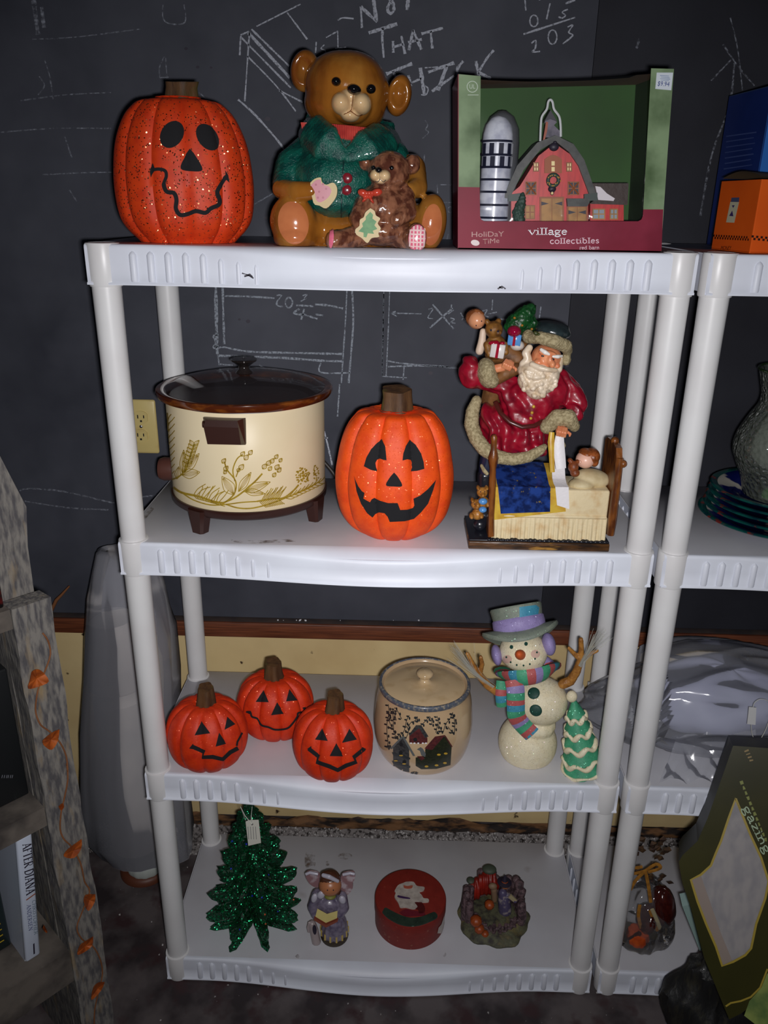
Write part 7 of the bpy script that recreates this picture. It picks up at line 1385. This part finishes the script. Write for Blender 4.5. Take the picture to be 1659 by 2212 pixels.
# cellophane wrapped autumn arrangement on the lowest tier
D3 = DECK[3]; k = K(1270, 1560, 3.393); S = 1/3.393; Yc = .085
ce = thing('wrapped_arrangement', 'cellophane wrapped arrangement of brown gourds and a small orange pumpkin', 'arrangement', (oZ(*k(420, 1600), D3).x, Yc, D3))
GOU = mat('gourd_brown', hexc(74, 26, 20), .15, hexc(52, 16, 14), 60, .4, .6, .4, 160, coat=.7); RAF = mat('raffia', hexc(176, 120, 44), .6, hexc(140, 92, 32), 90)
for x, y, rx, ry, yy, ro in ((545, 1350, 95, 200, .055, -8), (430, 1440, 66, 120, .045, 14)):
    mb = MB(); mb.pb(k(x, y), yy, rx*S, ry*S, .032, ro, 24, 16, lambda q, t: 1+.02*sin(q*9)); 
    for p in mb.v: p.z = max(p.z, D3+.002)
    ob('gourd', mb, GOU, ce)
c_ = oY(*k(365, 1565), .03); u_ = 86*S*mpp(*k(365, 1565), .03); c_.z = max(c_.z, D3+u_*.66); mb = MB(); mb.lathe(c_, [(u_*.3, -u_*.66), (u_*.85, -u_*.5), (u_, 0), (u_*.85, u_*.5), (u_*.25, u_*.66)], 40, 1, lambda q, z: 1-.09*(1-abs(sin(4*q)))**2); ob('small_pumpkin', mb, mat('small_orange', hexc(200, 84, 26), .5, hexc(170, 62, 16), 60), ce)
mb = MB()
for pts in ([(420, 1090), (330, 1110), (300, 1080), (400, 1060)], [(420, 1090), (500, 1040), (530, 1070), (440, 1100)], [(420, 1090), (440, 1180), (460, 1320)], [(420, 1090), (350, 1160), (310, 1230)], [(380, 1340), (370, 1420), (390, 1510)], [(455, 1380), (480, 1450), (510, 1530)]): mb.tube([oY(*k(*p), .028) for p in curve(pts, 4)], [.004]*(len(curve(pts, 4))), 6, True, .35)
ob('raffia_bow', mb, RAF, ce)
mb = MB(); mb.tube([oY(*k(*p), .022) for p in curve([(470, 1370), (505, 1450), (540, 1540)], 4)], .0042, 8, True, .4); ob('cream_band', mb, mat('cream_band', hexc(176, 164, 130), .6), ce)
mb = MB()
rr = random.Random(6)
for i in range(24): x, y = rr.uniform(330, 640), rr.uniform(880, 1180); a_ = rr.random()*6.28; P = [k(x, y), k(x+50*cos(a_), y+50*sin(a_))]; mb.tube([oY(*P[0], .09), oY((P[0][0]+P[1][0])/2, (P[0][1]+P[1][1])/2, .085), oY(*P[1], .09)], [.001, .009, .001], 6, True, .2)
tag(ob('dried_leaves', mb, mat('dried_leaf', hexc(62, 42, 30), .7, hexc(100, 72, 44), 50), ce), None, None, kind='stuff')
CEL = film('cellophane', (.9, .9, .95), .05, .05, .9)
bot = oZ(*k(430, 1690), D3).y
ob('cellophane', bagm((1.012, .085, D3+.062), (.073, .075, .085), 17, .010, 7.0, 80, 50, D3+.0012, (1, 1, .6)), CEL, ce)
# gift box of a garden ball, leaning on its side in front of the right-hand unit
YG = -.20; kg = K(1420, 1600, 5.5314)
OLV = mat('carton_olive', hexc(54, 52, 20), .35, hexc(38, 38, 14), 5, .35, .7, spec=.2); OLD = mat('carton_olive_dark', hexc(32, 31, 14), .5, spec=.2); GOLDL = mat('gold_line', hexc(150, 130, 44), .4)
o1 = [(905, 60), (600, 930), (480, 1200), (300, 1370), (255, 1450), (300, 1700), (400, 2000), (560, 2600), (800, 3190), (860, 3330), (1000, 3260), (1250, 3080), (1430, 2700), (1700, 2500), (1750, 120)]
n_g = V((-.33, -.83, .45)).normalized(); pg = oY(1560, 1850, YG)
def oG(px, py, back=0): d = ray(px, py); return CP+d*((pg-n_g*back-CP).dot(n_g)/d.dot(n_g))
gz = thing('garden_ball_box', 'olive green windowed carton lying on its side at the lower right', 'box', V((oG(1620, 1900).x, oG(1620, 1900, .1).y, 0)))
win = [(935, 690), (1005, 860), (1110, 1120), (1240, 1400), (1330, 1680), (1290, 1880), (1180, 2190), (1120, 2480), (1050, 2560), (905, 2640), (775, 2690), (700, 2460), (580, 2180), (480, 1920), (400, 1660), (520, 1600), (640, 1490), (700, 1340), (760, 1200), (850, 930)]
# front panel as a ring of board round the window
W_ = [oG(*kg(*p)) for p in win]; O_ = [oG(*kg(*p)) for p in o1]
mb = MB(); tr = tessellate_polygon([O_, W_]); allp = O_+W_; d_ = -n_g*.002
mb.add(allp+[p+d_ for p in allp], [tuple(t_) for t_ in tr]+[tuple(len(allp)+i for i in reversed(t_)) for t_ in tr]); ob('front_panel', mb, OLV, gz, False)
mb = MB(); n = len(O_); dep = -n_g*.13; mb.add([p-n_g*.0003 for p in O_]+[p+dep for p in O_], [(i, (i+1) % n, n+(i+1) % n, n+i) for i in range(n)]+[tuple(n+i for i in t_) for t_ in tessellate_polygon([O_])]); ob('sides', mb, OLD, gz, False)
WP = curve(win+win[:1], 1); decal('window_border', [stroke([kg(*p) for p in win+win[:2]], 5)], GOLDL, gz, (pg, n_g), .0008)
mb = MB(); mb.prism([oG(*kg(*p), .012) for p in win], -n_g*.003); ob('inner_tray', mb, mat('tray_card', hexc(126, 118, 112), .6, hexc(96, 90, 90), 12, stretch=(6, 6, 1)), gz, False)
mb = MB(); mb.grid(lambda u, v: oG(*kg(400+950*u, 690+2000*v), .004+.004*noise.noise(V((u*6, v*3, 1)))), 4, 4)
decal('inner_wood', [[kg(*p) for p in ((400, 1660), (520, 1610), (760, 2300), (900, 2640), (775, 2690), (620, 2260))]], mat('inner_brown', hexc(112, 82, 44), .6), gz, (pg-n_g*.011, n_g), .0004)
mb = MB(); mb.prism([oG(*kg(*p), .003) for p in win], -n_g*.0004); ob('window_film', mb, film('box_film', (.8, .8, .85), .10, .18), gz, False)
LG = mat('pale_green_print', hexc(150, 170, 140), .5); DG = mat('olive_print', hexc(110, 116, 40), .5)
v = [('gazing ball', (1030, 800), (1460, 1690), (46, -24), LG, .2)]
gl = serif('gazing ball', kg(1015, 800), kg(1480, 1755), (19, -9.2), .14); decal('title_print', gl, LG, gz, (pg, n_g), .0010)['kind'] = 'stuff'
decal('subtitle_print', [stroke([kg(1000+i*26, 480+i*62), kg(1014+i*26, 520+i*62)], 5, .5) for i in range(12)], DG, gz, (pg, n_g), .0010)['kind'] = 'stuff'; decal('corner_print', [stroke([kg(1040+i*20, 130+i*36), kg(1090+i*18, 110+i*40)], 3, .4) for i in range(4)], mat('tan_print', hexc(120, 96, 40), .5), gz, (pg, n_g), .0010)['kind'] = 'stuff'
kh = K(1420, 1960, 6.9414); decal('leaf_picture', [[kh(*p) for p in ((1800, 850), (1640, 1000), (1560, 1200), (1380, 1400), (1300, 1620), (1480, 1760), (1800, 1800))]], mat('leaf_print_green', hexc(126, 140, 70), .5, hexc(80, 104, 50), 30), gz, (pg, n_g), .0010); decal('leaf_picture', [stroke([kh(*p) for p in ((1025, 1480), (1100, 1430), (1250, 1400), (1400, 1340), (1540, 1200), (1650, 920))], 4)], GOLDL, gz, (pg, n_g), .0012)
fb = oY(1500, 2010, -.10); cs = thing('card_strip', 'narrow pale teal strip of card beside the olive carton, above the black netting', 'card', fb)
mb = MB(); mb.prism([oY(*p, -.10) for p in ((1474, 1958), (1492, 1954), (1528, 2064), (1518, 2070))], (.004, .03, 0)); ob('sheet', mb, mat('pale_teal_card', hexc(150, 176, 170), .5), cs, False)
f0 = oZ(1455, 2205, .0006); fc = thing('paper_sheet', 'bluish white carton flap lying on the floor below the right-hand unit', 'paper', f0)
mb = MB(); mb.prism([oZ(*p, .0006) for p in ((1440, 2178), (1492, 2162), (1510, 2260), (1436, 2260))], (0, 0, .012)); ob('sheet', mb, mat('pale_blue_card', hexc(150, 160, 190), .5), fc, False)
# dark netting, a pale strip and a grey carton below it
nb = thing('netting_bundle', 'crumpled black netting heaped on the floor under the olive carton', 'netting', (1.09, -.04, 0))
mb = bagm((1.12, -.150, .14), (.13, .06, .16), 14, .02, 4.0, 70, 44, .0015, (1.6, 1.6, .5)); ob('netting', mb, mat('black_netting', hexc(26, 26, 26), .5, hexc(48, 46, 36), 26, .5, .7, .6, 60, stretch=(3, 3, .5), coat=.2), nb)
